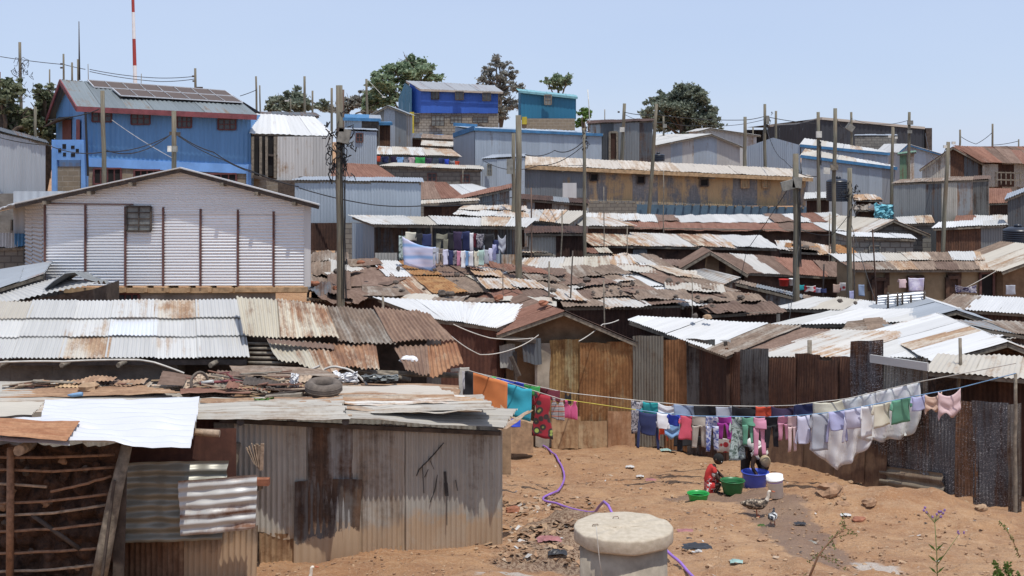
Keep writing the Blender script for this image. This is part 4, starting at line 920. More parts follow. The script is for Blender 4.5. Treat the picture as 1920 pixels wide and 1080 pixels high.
hut('white_sheet_hut','white corrugated roof patch wedged between two red roofs','hut',((850,368,53),(928,358,53)),((832,346),(885,345)),s=.25,roof=('zinc_bright',),wall=('rust_dark',),**S)
hut('slanted_red_hut','hut with long slanting red roof edge below the pale ribbed box','hut',((850,376,51),(960,352,52)),((862,366),(958,344)),s=.12,roof=('rust_red',),wall=('shed_brown','zinc_grey','rust_dark'),zb=P(0,398,51).z,**S)
hut('tan_strip_hut','low hut with a narrow dusty roof strip behind the washing','hut',((790,382,49),(898,376,49.5)),((792,376),(895,371)),s=.08,roof=('zinc_dusty',),wall=('panel_maroon','rust_dark'),**S)
hut('patchy_pale_hut','patchy pale roof with bent edges left of the twin poles','hut',((850,404,45),(990,408,45)),((872,386),(985,388)),s=.12,roof=('zinc_dusty','zinc_stained','zinc_white'),wall=('rust_dark',),rows=2,crumple=.05,jit=.08,**S)
hut('under_yellow_hut','brown boarded hut tucked under the left end of the yellow building','hut',((965,372,58),(1105,383,58)),((970,363),(1100,374)),s=.08,roof=('rust_dark','zinc_grey'),wall=('rust_dark','zinc_grey','shed_brown'),**S)
hut('pale_roof_hut','pale stained roof right of the twin poles','hut',((985,412,47),(1066,420,47)),((985,392),(1100,396)),s=.14,roof=('zinc_stained','zinc_dusty'),wall=('shed_brown','zinc_grey'),**S)
hut('dark_porch_hut','brown boarded hut in shade right of the twin poles','hut',((985,437,43.5),(1100,437,43.5)),((985,424),(1100,424)),s=.05,roof=('rust_dark',),wall=('shed_brown','shed_grey','rust_dark'),**S)
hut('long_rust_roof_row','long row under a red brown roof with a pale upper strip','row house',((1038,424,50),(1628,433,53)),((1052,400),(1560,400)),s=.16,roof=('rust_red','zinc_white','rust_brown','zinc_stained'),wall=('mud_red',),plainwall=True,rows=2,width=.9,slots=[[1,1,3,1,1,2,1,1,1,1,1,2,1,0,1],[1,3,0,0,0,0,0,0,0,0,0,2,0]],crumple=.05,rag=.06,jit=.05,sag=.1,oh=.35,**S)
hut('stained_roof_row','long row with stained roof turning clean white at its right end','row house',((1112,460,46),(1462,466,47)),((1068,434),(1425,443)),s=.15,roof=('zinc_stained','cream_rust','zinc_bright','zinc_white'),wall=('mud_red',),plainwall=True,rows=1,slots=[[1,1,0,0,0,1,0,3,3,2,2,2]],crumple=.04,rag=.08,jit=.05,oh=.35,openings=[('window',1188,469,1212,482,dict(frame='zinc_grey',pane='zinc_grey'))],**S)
hut('pale_peak_hut','small pale roof with sagging eave between two poles','hut',((1090,424,48),(1192,424,48)),((1062,408),(1140,408)),s=.15,roof=('zinc_white','zinc_stained'),wall=('rust_dark',),crumple=.05,**S)
hut('rusty_strip_hut','narrow striped rusty and cream roof right of the thick pole','hut',((978,473,43.5),(1146,475,44)),((980,463),(1136,465)),s=.08,roof=('zinc_stained','cream_rust','rust_red'),wall=('rust_dark',),slots=[[0,1,0,1,0,2,2,1,0]],width=.4,**S)
hut('cream_roof_hut','wide cream roof with rust stripes right of the thick pole','hut',((950,512,38.5),(1190,508,39.5)),((975,484),(1178,480)),s=.16,roof=('zinc_stained','zinc_dusty','rust_red','cream_rust'),wall=('rust_dark',),slots=[[0,0,1,3,0,3,2,2,1]],crumple=.03,**S)
hut('white_edge_hut','pale roof edge sloping down behind the blue and white sheets','hut',((1180,510,40),(1310,528,40)),((1150,478),(1225,480)),s=.18,roof=('zinc_white','zinc_stained','rust_grey'),wall=('rust_dark',),crumple=.06,rows=2,jit=.08,**S)
hut('brown_lump_hut','dark low hut below the stained roof row','hut',((1150,492,43),(1290,500,43)),((1150,480),(1280,486)),s=.08,roof=('rust_brown','zinc_stained'),wall=('rust_dark',),crumple=.06,**S)
def rust_gable_mid():
    gable('mud_gable_hut','mud hut with rusty gable roof left of the washing behind the dark poles','hut',(1272,502),(1328,469),(1398,512),43,1.2,('rust_brown','rust_grey'),('mud_red','mud_wall'),plainwall=True,oh=.4,group=GH)
hut('rust_slope_hut','broad rusty roof sloping right past the dark pole','hut',((1396,512,43),(1585,520,44.5)),((1330,472),(1565,492)),s=.3,roof=('rust_brown','rust_red','zinc_stained'),wall=('mud_red',),plainwall=True,slots=[[0,2,0,1,1,0,1,1,0]],crumple=.03,rag=.06,oh=.3,**S)
rust_gable_mid()
hut('mixed_sheet_hut','low hut of mixed sheets with thin sloping roof edge and washing on top','hut',((1376,529,41),(1640,592,40)),((1380,524),(1640,583)),s=.03,roof=('zinc_grey','rust_grey'),wall=('shed_dark','zinc_grey','panel_maroon','zinc_stained','zinc_bluegrey','rust_dark'),oh=.1,wallw=.5,**S)
hut('striped_slope_hut','small rusty striped roof with a pale edge and ribbed gable end','hut',((1338,543,39.5),(1388,520,39.5)),((1262,513),(1322,503)),s=.1,roof=('rust_grey','zinc_stained','rust_brown'),wall=('zinc_stained',),group=GH)
hut('small_rust_hut','small low rusty roof between the poles right of the white roof end','hut',((1462,470,48),(1610,478,48)),((1455,450),(1590,462)),s=.14,roof=('rust_grey','zinc_stained','rust_orange'),wall=('rust_dark',),crumple=.06,jit=.1,**S)
def adobe():
    r=hut('adobe_row','tan plastered row with brown doors, a lilac curtain and a grey ribbed roof','row house',((1602,506,42),(1874,506,43)),((1556,478),(1866,472)),s=.2,roof=('rust_grey','zinc_dusty','zinc_white','rust_brown'),wall=('mud_tan',),plainwall=True,rows=2,slots=[[2,2,1,1,0,2,1,1,2],[3,0,1,0,3,0,1,0,3]],crumple=.03,rag=.03,oh=.35,zb=P(0,590,42).z,**S)
    Yf=lambda px:lerp(42.35,43.3,(px-1610)/260)-.02
    opening(r,'door',(1637,524,1660,575),Yf,frame='mud_red',pane='rust_dark',grid=(1,1),fw=.12)
    opening(r,'door',(1703,519,1731,575),Yf,frame='mud_red',pane='dark_void',grid=(1,1),fw=.08)
    opening(r,'door',(1776,520,1798,575),Yf,frame='mud_red',pane='mud_red',grid=(1,1),fw=.12)
    opening(r,'door',(1838,512,1863,560),Yf,frame='frame_brown',pane='dark_void',grid=(1,1),fw=.08)
    for px0,px1,y0,y1 in((1627,1640,508,545),(1660,1668,508,535),(1776,1803,508,522)):
        m=MB(); a=P(px0,y0,Yf(px0)-.012); b=P(px1,y1,Yf(px1)-.012); m.quad(a,Vector((b.x,b.y,a.z)),b,Vector((a.x,a.y,b.z))); m.build('bare_patch','mud_red',r)
adobe()
gable('edge_gable_hut','mud hut under a wide striped roof at the right edge','hut',(1868,506),(1985,462),(2080,510),43,2.2,('zinc_dusty','rust_grey'),('mud_wall',),plainwall=True,skew=-.5,oh=.5,group=GH)
hut('thin_roof_block_hut','tan block hut with thin white roof and a small grey window','hut',((1592,443,49),(1718,448,49)),((1560,434),(1705,439)),s=.08,roof=('zinc_bright',),wall=('block_pale',),plainwall=True,oh=.15,openings=[('window',1630,461,1650,474,dict(frame='block_grey',pane='glass_grey'))],**S)
gable('pale_peak_block_hut','pale hipped roof over a grey block wall','hut',(1620,436),(1672,411),(1740,440),52,3,('zinc_stained','zinc_dusty'),('block_grey',),plainwall=True,skew=-.6,group=GH)
hut('pale_pair_roof','pale flat roof beneath the long dark shed','hut',((1690,420,53),(1752,418,53)),((1680,407),(1745,404)),s=.12,roof=('zinc_white','zinc_dusty'),wall=('block_grey',),plainwall=True,**S)
hut('white_tank_hut','white roof strip with dark red wall beside the black ribbed tank','hut',((1748,428,50),(1888,421,50)),((1762,416),(1880,412)),s=.12,roof=('zinc_bright','zinc_white'),wall=('panel_maroon','zinc_grey','shed_grey'),zb=P(0,480,50).z,wallw=1.,**S)
hut('rust_patch_hut','pinkish patched roof above the black ribbed tank','hut',((1790,416,54),(1930,420,54)),((1795,404),(1930,404)),s=.1,roof=('rust_red','zinc_bright','zinc_stained'),wall=('rust_dark',),crumple=.05,**S)
hut('scrap_porch_hut','cluttered dark hut with torn roof beside the pale blue tarpaulin','hut',((1600,392,57),(1690,396,57)),((1602,384),(1686,386)),s=.1,roof=('rust_dark','zinc_dark','rust_grey'),wall=('shed_dark','panel_maroon','zinc_dark'),crumple=.1,jit=.1,**S)
hut('pale_low_roof_hut','small pale roof under the black tank beside the yellow building','hut',((1508,373,62),(1560,371,62)),((1510,361),(1550,360)),s=.14,roof=('zinc_white',),wall=('zinc_dark','rust_dark'),zb=P(0,402,62).z,**S)
hut('tank_side_hut','small sagging pale roof to the right of the tall black tank','hut',((1600,374,60),(1655,375,60)),((1602,364),(1640,364)),s=.14,roof=('zinc_stained',),wall=('rust_dark',),crumple=.08,**S)
# ================= the sea of rusty roofs =================
hut('scrap_roof_left','low hut of crumpled scrap between the silver house and the thick pole','hut',((575,560,34),(660,568,34)),((582,480),(650,478)),s=.18,roof=('rust_grey','zinc_stained','rust_brown','zinc_dark'),wall=('rust_dark',),rows=4,width=.6,crumple=.16,jit=.2,rag=.15,**S)
hut('tarred_roof_hut','wide dark brown flat sheeted roof right of the thick pole','hut',((600,560,34.5),(770,556,34.5)),((648,490),(705,490)),s=.12,roof=('rust_brown','rust_brown','rust_grey'),wall=('rust_dark',),rows=4,width=1.1,amp=.002,crumple=.03,jit=.1,rag=.05,**S)
hut('mixed_sheet_roof','roof with a white sheet, an orange sheet and brown ribbed sheets, weighed down with stones','hut',((760,556,34.5),(985,545,35.5)),((698,490),(872,494)),s=.14,roof=('zinc_bright','rust_orange','rust_brown','rust_grey','cream_rust'),wall=('rust_dark',),rows=2,slots=[[0,1,2,2,2],[4,1,3,4,3]],width=.85,crumple=.03,jit=.06,pitch=.085,**S)
hut('brown_field_roof','brown patchwork roof around the foot of the thick middle pole','hut',((930,562,34),(1100,560,34)),((870,496),(1010,510)),s=.13,roof=('rust_brown','rust_grey','rust_red','zinc_stained'),wall=('rust_dark',),rows=4,width=.9,crumple=.07,jit=.16,rag=.12,**S)
hut('stone_weighted_roof','brown roof covered in loose stones right of the thick middle pole','hut',((1060,578,33.5),(1290,575,34)),((1010,512),(1150,505)),s=.13,roof=('rust_brown','rust_grey','zinc_stained'),wall=('rust_dark',),rows=4,width=1.,crumple=.06,jit=.15,rag=.1,**S)
hut('blue_white_roof','roof with one pale blue sheet and clean white sheets weighed down with stones','hut',((1185,580,34.6),(1338,574,35)),((1072,517),(1165,506)),s=.13,roof=('zinc_bright','blue_pale_sheet','zinc_dusty'),wall=('rust_dark',),rows=2,slots=[[1,0,2],[2,0,0,0]],width=.9,crumple=.02,jit=.04,**S)
hut('tan_field_roof','worn tan and brown roof sloping down from the stained roofs','hut',((1335,572,35),(1455,577,35)),((1160,500),(1265,508)),s=.14,roof=('rust_grey','zinc_dusty','rust_brown'),wall=('rust_dark',),rows=3,width=.9,crumple=.05,jit=.12,rag=.08,**S)
hut('brown_edge_roof','low brown roof with junk on it left of the dark pole','hut',((1335,590,34),(1470,582,34)),((1290,560),(1420,556)),s=.1,roof=('rust_brown','rust_grey'),wall=('rust_dark',),rows=2,crumple=.1,jit=.15,**S)
# front of the field
hut('white_front_roof','broad clean white roof above the rust red wall','hut',((806,597,31),(930,615,30.6)),((704,558),(1028,574)),s=.14,roof=('zinc_bright',),wall=('panel_rust_red',),rows=1,crumple=.01,oh=.15,zb=P(0,720,30.6).z,pitch=.09,**S)
hut('brown_ridge_roof','dark flat brown sheets along the top edge of the white roof','hut',((745,566,33.2),(1040,574,33)),((770,555),(1040,562)),s=.06,roof=('rust_brown','rust_grey','zinc_dusty'),wall=('rust_dark',),crumple=.07,jit=.1,amp=.005,**S)
gable('mud_gable_house','mud walled house with dark open gable above the orange fence','house',(932,622),(1056,578),(1200,640),31,5,('rust_brown','rust_red'),('mud_wall',),plainwall=True,oh=.45,skew=-.36,group=GH,roofR=('rust_brown','rust_dark'))
hut('white_middle_roof','long white roof with brown sheets behind the middle of the fence','hut',((1178,600,31.5),(1360,668,28.8)),((1200,592),(1500,610)),s=.13,roof=('zinc_bright','rust_grey','zinc_white'),wall=('rust_dark',),slots=[[0,0,0,0,1,1,2]],crumple=.01,pitch=.085,**S)
hut('white_wide_roof','widest white roof with a rust streaked left side behind the fence','hut',((1400,668,29),(1745,672,28)),((1560,618),(1880,630)),s=.13,roof=('zinc_bright','zinc_stained','zinc_white'),wall=('rust_dark',),slots=[[1,1,2,0,0,0,0]],crumple=.01,pitch=.085,width=.9,**S)
hut('brown_strip_roof','brown roof strip between two white roofs','hut',((1330,648,30),(1420,668,29)),((1450,612),(1560,618)),s=.13,roof=('rust_brown',),wall=('rust_dark',),pitch=.085,**S)
hut('upper_white_roof','white roof with a dark central ridge below the low ribbed screen','hut',((1440,610,33),(1700,604,32.5)),((1560,582),(1800,578)),s=.12,roof=('zinc_bright','zinc_white'),wall=('rust_dark',),pitch=.085,crumple=.02,**S)
hut('small_white_roof','small peaked white roof left of the low ribbed screen','hut',((1448,578,37),(1640,584,37)),((1530,556),(1660,566)),s=.1,roof=('zinc_white','zinc_bright','zinc_dusty'),wall=('rust_dark',),pitch=.09,crumple=.03,**S)
hut('right_white_roof','wide white roof at the right below the tan plastered row','hut',((1755,578,36),(1980,592,36)),((1790,551),(1990,562)),s=.11,roof=('zinc_bright','rust_grey','zinc_white'),wall=('rust_dark',),slots=[[1,0,0,2,1,0,0]],pitch=.09,crumple=.03,**S)
hut('grey_slope_roof','grey weathered roof sloping down at the right edge','hut',((1860,618,31),(1990,640,31)),((1778,600),(1980,606)),s=.1,roof=('rust_grey','zinc_grey'),wall=('mud_red',),crumple=.03,**S)
gable('stick_gable_hut','low hut with open stick and mud gable between white roofs','hut',(1690,602),(1785,578),(1860,602),33,3,('zinc_bright','zinc_side'),('mud_dark',),plainwall=True,oh=.35,group=GH)
hut('ribbed_brown_roof','curled brown ribbed sheet roof beside the white roofs','hut',((1578,625,31.4),(1690,628,31.4)),((1590,602),(1650,596)),s=.2,roof=('rust_grey',),wall=('rust_dark',),horiz=True,pitch=.16,amp=.03,crumple=.04,**S)
hut('pale_bits_roof','low pale roof littered with scraps behind the wide white roof','hut',((1665,628,31),(1900,636,31)),((1690,612),(1880,616)),s=.08,roof=('zinc_stained','zinc_white','zinc_grey'),wall=('rust_dark',),crumple=.06,jit=.1,**S)
gable('right_front_gable','brown gable with bare rafters at the right behind the fence','hut',(1735,672),(1872,634),(2010,690),27.5,4,('zinc_bright','zinc_dusty'),('mud_dark',),plainwall=True,oh=.5,group=GH)
hut('right_porch_roof','dusty porch roof on poles above the splashed fence at the right','porch',((1738,696,25.2),(1990,716,24.6)),((1762,664),(1990,672)),s=.12,roof=('zinc_dusty','zinc_stained','zinc_white'),wall=('rust_dark','panel_black'),oh=.9,crumple=.03,rows=1,**S)
hut('edge_white_roof','white roof corner at the right edge above the porch','hut',((1890,668,30),(2000,690,30)),((1885,628),(2000,640)),s=.14,roof=('zinc_white','zinc_stained'),wall=('rust_dark',),**S)
# ================= near cluster: left roofs, shed, lattice hut =================
def near_left():
    # white ribbed roof, three courses, each sheet course its own mesh
    Ye=21.8; root=empty('white_ribbed_roof_hut',(P(230,670,Ye).x,Ye+1.2,gz(-6,23)),'low house under a long white ribbed roof in three courses at the left','hut')
    BL=P(-60,674,Ye); BR=P(463,672,Ye)
    Yb=backY(BL.z,Ye,572,.2); TL=P(-10,572,Yb); TR=P(447,570,Yb)
    q=(TL,TR,BR,BL)
    vs=[0,.36,.66,1.]
    mats=[['zinc_dusty','zinc_white'],['zinc_white','zinc_new'],['zinc_white','zinc_dusty','zinc_stained']]
    slot=[[0,1,1,1,0,1,0],[0,0,0,1,0,0,0],[0,0,1,0,0,0,1]]
    for j in range(3):
        a,b=vs[j]-(.05 if j else 0),vs[j+1]; m=MB(); up=Vector((0,0,.035*(2-j)+.012))
        q2=[bil(q,0,a)+up,bil(q,1,a)+up,bil(q,1,b)+up,bil(q,0,b)+up]
        lay(m,q2,[0,1],width=.85,pitch=.076,amp=.013,jit=.012,rag=.02,crumple=.012,k=6,pick=lambda i,_:slot[j][i%7])
        m.build('roof_sheet',mats[j],root)
    m=MB(); A=P(350,574,Ye+1.9)+Vector((0,-.25,.14)); sheet(m,P(348,571,Yb-.1)+Vector((0,0,.05)),P(402,572,Yb-.1)+Vector((0,0,.05)),P(414,603,Yb-.95)+Vector((0,0,.06)),P(350,602,Yb-.95)+Vector((0,0,.06)),pitch=.076,amp=.017,crumple=.02,rag=.04); m.build('roof_sheet','cream_rust',root)
    m=MB(); 
    for t in(.97,.5,.1): m.beam(bil(q,0,t)-Vector((0,0,.09)),bil(q,1,t)-Vector((0,0,.09)),.08,.09)
    m.build('rafter','wood_dark',root)
    w=MB(); p0=P(-60,690,Ye+.45); p1=P(334,690,Ye+.45); p2=P(440,690,Ye+.45)
    vwall(w,(p0.x,p0.y,0),(p1.x,p1.y,0),lambda t:p0.z+.15,lambda t:3.2,amp=0,crumple=.05,nv=8); 
    vwall(w,(p1.x,p1.y,0),(p1.x,p1.y+1.5,0),lambda t:p0.z+.15,lambda t:3.2,amp=0); 
    vwall(w,(p2.x,p1.y+1.5,0),(p0.x,p1.y+1.5,0),lambda t:p0.z+.15,lambda t:3.2,amp=0); w.build('wall','plaster_dark',root)
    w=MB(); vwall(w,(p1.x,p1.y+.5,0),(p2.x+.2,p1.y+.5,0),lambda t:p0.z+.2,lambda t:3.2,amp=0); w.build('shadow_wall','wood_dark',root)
    for px in(14,130,236,408): m=MB(); p=P(px,681,Ye-.1); m.tube([p+Vector((-.1,-.1,-.02)),p+Vector((.1,1,.06))],.045,6); m.build('pole_end','wood_grey',root)
    # rusty cream roof
    r2=empty('rusty_cream_roof_hut',(P(660,640,22).x,22.6,gz(-2,22)),'dark hut under a sagging cream and rust ribbed roof with torn lower sheets','hut')
    def zz(px,py,Y): return P(px,py,Y)
    up=[((443,560),(523,567),(528,640),(456,631)),((520,566),(612,578),(636,644),(526,640)),((608,578),(700,584),(742,650),(634,646)),((700,584),(786,587),(832,644),(738,648)),((784,588),(806,592),(853,640),(826,645))]
    ums=['cream_rust','cream_rust','cream_rust','rust_grey','rust_brown']; ums=['cream_rust','cream_rust','rust_grey','rust_shed','rust_shed']
    for i,(c,mt) in enumerate(zip(up,ums)):
        YT,YB=23.6,22.3; m=MB(); l=Vector((0,0,.02*(i%2)+.05))
        sheet(m,zz(*c[0],YT)+l,zz(*c[1],YT)+l,zz(*c[2],YB)+l,zz(*c[3],YB)+l,pitch=.076,amp=.018,crumple=.05,rag=.07,k=6); m.build('roof_sheet',mt,r2)
    low=[((500,636),(575,640),(600,694),(522,680)),((570,640),(705,646),(712,698),(596,694)),((738,650),(806,648),(808,706),(760,694)),((800,648),(856,642),(870,686),(806,708))]
    for i,(c,mt) in enumerate(zip(low,['cream_rust','cream_rust','rust_shed','rust_orange_light'])):
        YT,YB=22.35,21.4; m=MB()
        sheet(m,zz(*c[0],YT),zz(*c[1],YT),zz(*c[2],YB),zz(*c[3],YB),pitch=.076,amp=.018,crumple=.09,rag=.16,k=6,lift=.01*i); m.build('roof_sheet',mt,r2)
    m=MB(); sheet(m,zz(500,634,22.2),zz(628,646,22.2),zz(626,655,22.0),zz(505,644,22.0),pitch=.09,crumple=.03); m.build('roof_sheet','rust_brown',r2)
    m=MB()
    for k in range(5): y=640+k*9; m.tube([P(452+k*2,y+4,22.6-.15*k),P(520+k*8,y+5,22.4-.15*k)],.03,6)
    m.tube([P(600,680,21.8),P(770,712,21.6)],.04,6); m.tube([P(440,690,21.9),P(860,704,21.9)],.05,6)
    m.build('rafter','wood_grey',r2)
    w=MB(); vwall(w,(P(452,0,22.9).x,22.9,0),(P(800,0,22.9).x,22.9,0),lambda t:zz(600,640,22.9).z+.1,lambda t:3.1,amp=0); 
    vwall(w,(P(800,0,22.9).x,22.9,0),(P(826,0,24).x,24.2,0),lambda t:zz(600,640,22.9).z+.1,lambda t:2.8,amp=0); w.build('wall','wood_dark',r2)
    m=MB(); a=zz(863,690,21.7); b=zz(866,735,21.7); m.beam(a,b+Vector((0,0,-.6)),.06); m.beam(zz(845,694,21.7),zz(880,692,21.7),.05); m.build('post','box_white',r2)
    tag(blobthing(P(600*1,655,1) if False else P(768,674,21.85),.16,.12,.07,'plastic_white','plastic_bag',jag=.4),'white plastic bag caught in the torn rusty roof','plastic bag')
def blobthing(c,rx,ry,rz,mat,name,jag=.3,seg=10,rg=7,rot=0):
    m=MB(); m.blob(c,rx,ry,rz,seg=seg,rg=rg,jag=jag,rot=rot); return m.build(name,mat)
metal('rust_shed',(.42,.37,.30),(.18,.11,.078),(.28,.185,.13),amt=.85,met=0,rough=.7,var=.2,stain=.5)
metal('rust_orange_light',(.48,.36,.24),(.27,.12,.06),(.40,.22,.12),amt=.75,met=0,rough=.7,var=.2,stain=.5)
near_left()
def shed():
    Ya,Yb_=17.3,18.5
    root=empty('front_shed',(P(690,900,18).x,18.6,gnd(P(690,900,18).x,18.6)),'low near shed of stained grey sheets with dark patched doorway and cluttered flat roof','shed')
    Yf=lambda px: lerp(Ya,Yb_,(px-430)/510)
    specs=[(436,580,794,1003,'shed_grey'),(578,662,797,1040,'shed_dark'),(660,763,793,1033,'shed_brown'),(761,874,800,1048,'shed_grey_dark'),(872,941,806,1026,'shed_grey_dark')]
    for i,(x0,x1,y0,y1,mt) in enumerate(specs):
        m=MB(); o=Vector((0,-.02*(i%2)-.01,0)); 
        sheet(m,P(x0,y0,Yf(x0))+o,P(x1,y0+4,Yf(x1))+o,P(x1,y1-6 if i>2 else y1,Yf(x1))+o,P(x0,y1,Yf(x0))+o,pitch=.076,amp=.014,crumple=.03,rag=.1,k=6); m.build('wall_sheet',mt,root)
    m=MB(); sheet(m,P(486,998,Yf(486)),P(560,1000,Yf(560)),P(560,1082,Yf(560)),P(486,1096,Yf(486)),pitch=.076,amp=.012,crumple=.07,k=6,rag=.1); m.build('wall_sheet','mud_sheet',root)
    m=MB(); sheet(m,P(655,1024,Yf(655)-.0),P(763,1022,Yf(763)-.0),P(763,1052,Yf(763)),P(655,1066,Yf(655)),pitch=.12,amp=.008,crumple=.06,rag=.08); m.build('wall_sheet','mud_sheet',root)
    m=MB(); o=Vector((0,-.06,0)); sheet(m,P(554,900,Yf(554))+o,P(680,897,Yf(680))+o,P(672,1056,Yf(672))+o,P(552,1064,Yf(552))+o,pitch=.1,amp=.008,crumple=.06,rag=.06,k=5); m.build('door_patch','shed_patch',root)
    # flanking wood, torn corner
    m=MB(); m.beam(P(447,830,17.25),P(432,915,17.22),.1,.06); m.beam(P(452,900,17.2),P(490,912,17.1),.12,.1); m.beam(P(420,792,17.3),P(421,852,17.3),.28,.03); m.build('torn_board','wood_raw' if False else 'wood_grey',root)
    m=MB()
    for k in range(7): m.beam(P(478+k*2,870+k*2,17.15),P(462+k*5,R.uniform(826,840),17.15-k*.01),.05,.012)
    m.build('splintered_board','stick_pale',root)
    m=MB(); m.box(P(490,903,17.05),(.22,.12,.09)); m.build('brick','brick_red',root)
    # smears of black on the grey sheet
    m=MB(); 
    def smear(pts,w):
        for (x0,y0),(x1,y1) in zip(pts,pts[1:]):
            m.beam(P(x0,y0,Yf(x0)-.05),P(x1,y1,Yf(x1)-.05),w*R.uniform(.7,1.3),.006)
    smear([(832,830),(815,850),(800,866),(786,880),(781,892)],.03); smear([(806,863),(814,880)],.012); smear([(792,872),(795,925)],.008); smear([(820,890),(815,920),(806,942)],.02); smear([(834,884),(836,905),(838,930)],.04); smear([(838,930),(838,985)],.012); smear([(854,900),(858,920)],.015); smear([(803,880),(796,895)],.012)
    m.build('paint_smear','cable_black',root)
    # end wall and back
    w=MB(); pe=P(941,900,18.5); vwall(w,(pe.x,18.5,0),(pe.x-.4,21.3,0),lambda t:5.75,lambda t:3.4); vwall(w,(pe.x-.4,21.3,0),(P(60,0,21).x,21.0,0),lambda t:5.7,lambda t:3.6); 
    w.build('wall','shed_grey',root)
    w=MB(); vwall(w,(P(366,0,17.3).x,17.35,0),(P(437,0,17.3).x,17.35,0),lambda t:P(0,785,17.3).z,lambda t:P(0,1000,17.3).z,amp=.01); w.build('wall_sheet','panel_rust_red',root)
    # roof sheets lie along the eave, ribs running sideways
    def rs(c,mat,YF,YB,cr=.03,pitch=.13,rag=.08,lift=0,amp=.022,YR=0):
        m=MB(); a,b,c_,d=c
        # ribs run left-right: pass the left edge as the top
        sheet(m,P(*d,YF),P(*a,YB),P(*b,YB+YR),P(*c_,YF+YR),pitch=pitch,amp=amp,crumple=cr,rag=rag,lift=lift,nv=14,k=6); m.build('roof_sheet',mat,root)
    # back row to front row  (a=back left, b=back right, c=front right, d=front left)
    rs(((-60,712),(345,722),(338,756),(-60,758)),'roof_near',19.0,20.3)
    rs(((0,730),(250,722),(338,740),(0,752)),'roof_near_rust',19.3,20.1,lift=.03)
    rs(((330,716),(860,722),(862,748),(330,752)),'roof_near_rust',19.3,20.8)
    rs(((620,728),(820,726),(868,752),(640,760)),'roof_tan',19.2,20.2,lift=.03)
    rs(((360,748),(640,742),(650,786),(362,786)),'roof_near',17.05,19.0,lift=.0)
    rs(((620,744),(900,742),(930,768),(622,778)),'roof_near',17.9,19.2,lift=.015)
    rs(((610,768),(930,758),(985,774),(930,806),(614,790))[:0] or ((610,766),(975,770),(940,806),(618,786)),'roof_near',17.35,18.3,lift=.03,cr=.02,YR=.75)
    rs(((640,752),(850,748),(905,758),(640,766)),'zinc_stained',18.5,19.1,lift=.06)
    rs(((0,752),(340,750),(370,772),(0,778)),'roof_near',18.3,19.3,lift=.02)
    for k in range(9):   # long narrow strips lapped along the roof
        x0=R.choice([380,470,560,640,700]); x1=x0+R.uniform(180,260); y0=R.uniform(742,778); f=(y0-740)/50; Yk=lerp(19.2,17.7,f)
        rs(((x0,y0),(x1,y0-R.uniform(0,3)),(x1+6,y0+R.uniform(6,11)),(x0-4,y0+R.uniform(7,12))),R.choice(['roof_near','roof_near_rust','zinc_stained','roof_near']),Yk-.25,Yk+.12,lift=.07,cr=.05)
    # curled corner
    m=MB(); A=P(930,806,18.1); B=P(990,772,19.0); C=P(996,776,18.8); D=P(950,806,18.0); sheet(m,B,C+Vector((.05,0,.06)),D+Vector((.02,0,.02)),A,pitch=.1,amp=.01,crumple=.04,nv=6); m.build('roof_sheet','zinc_dusty',root)
    m=MB(); m.beam(P(412,788,17.25),P(938,806,18.4)+Vector((0,0,-.05)),.06); 
    for px,py in((451,791),(648,790)): m.tube([P(px,py,17.1),P(px,py,18.2)],.055,8)
    m.build('rafter','wood_dark',root)
metal('shed_patch',(.12,.115,.11),(.05,.032,.024),(.15,.09,.055),amt=.5,met=.05,rough=.65,var=.1,stain=.6,mud=.25)
metal('shed_grey_dark',(.38,.365,.325),(.14,.1,.075),(.24,.19,.14),amt=.05,met=.12,rough=.55,var=.1,stain=.55,spray=.25,spraycol=(.45,.42,.35),mud=1.1)
shed()
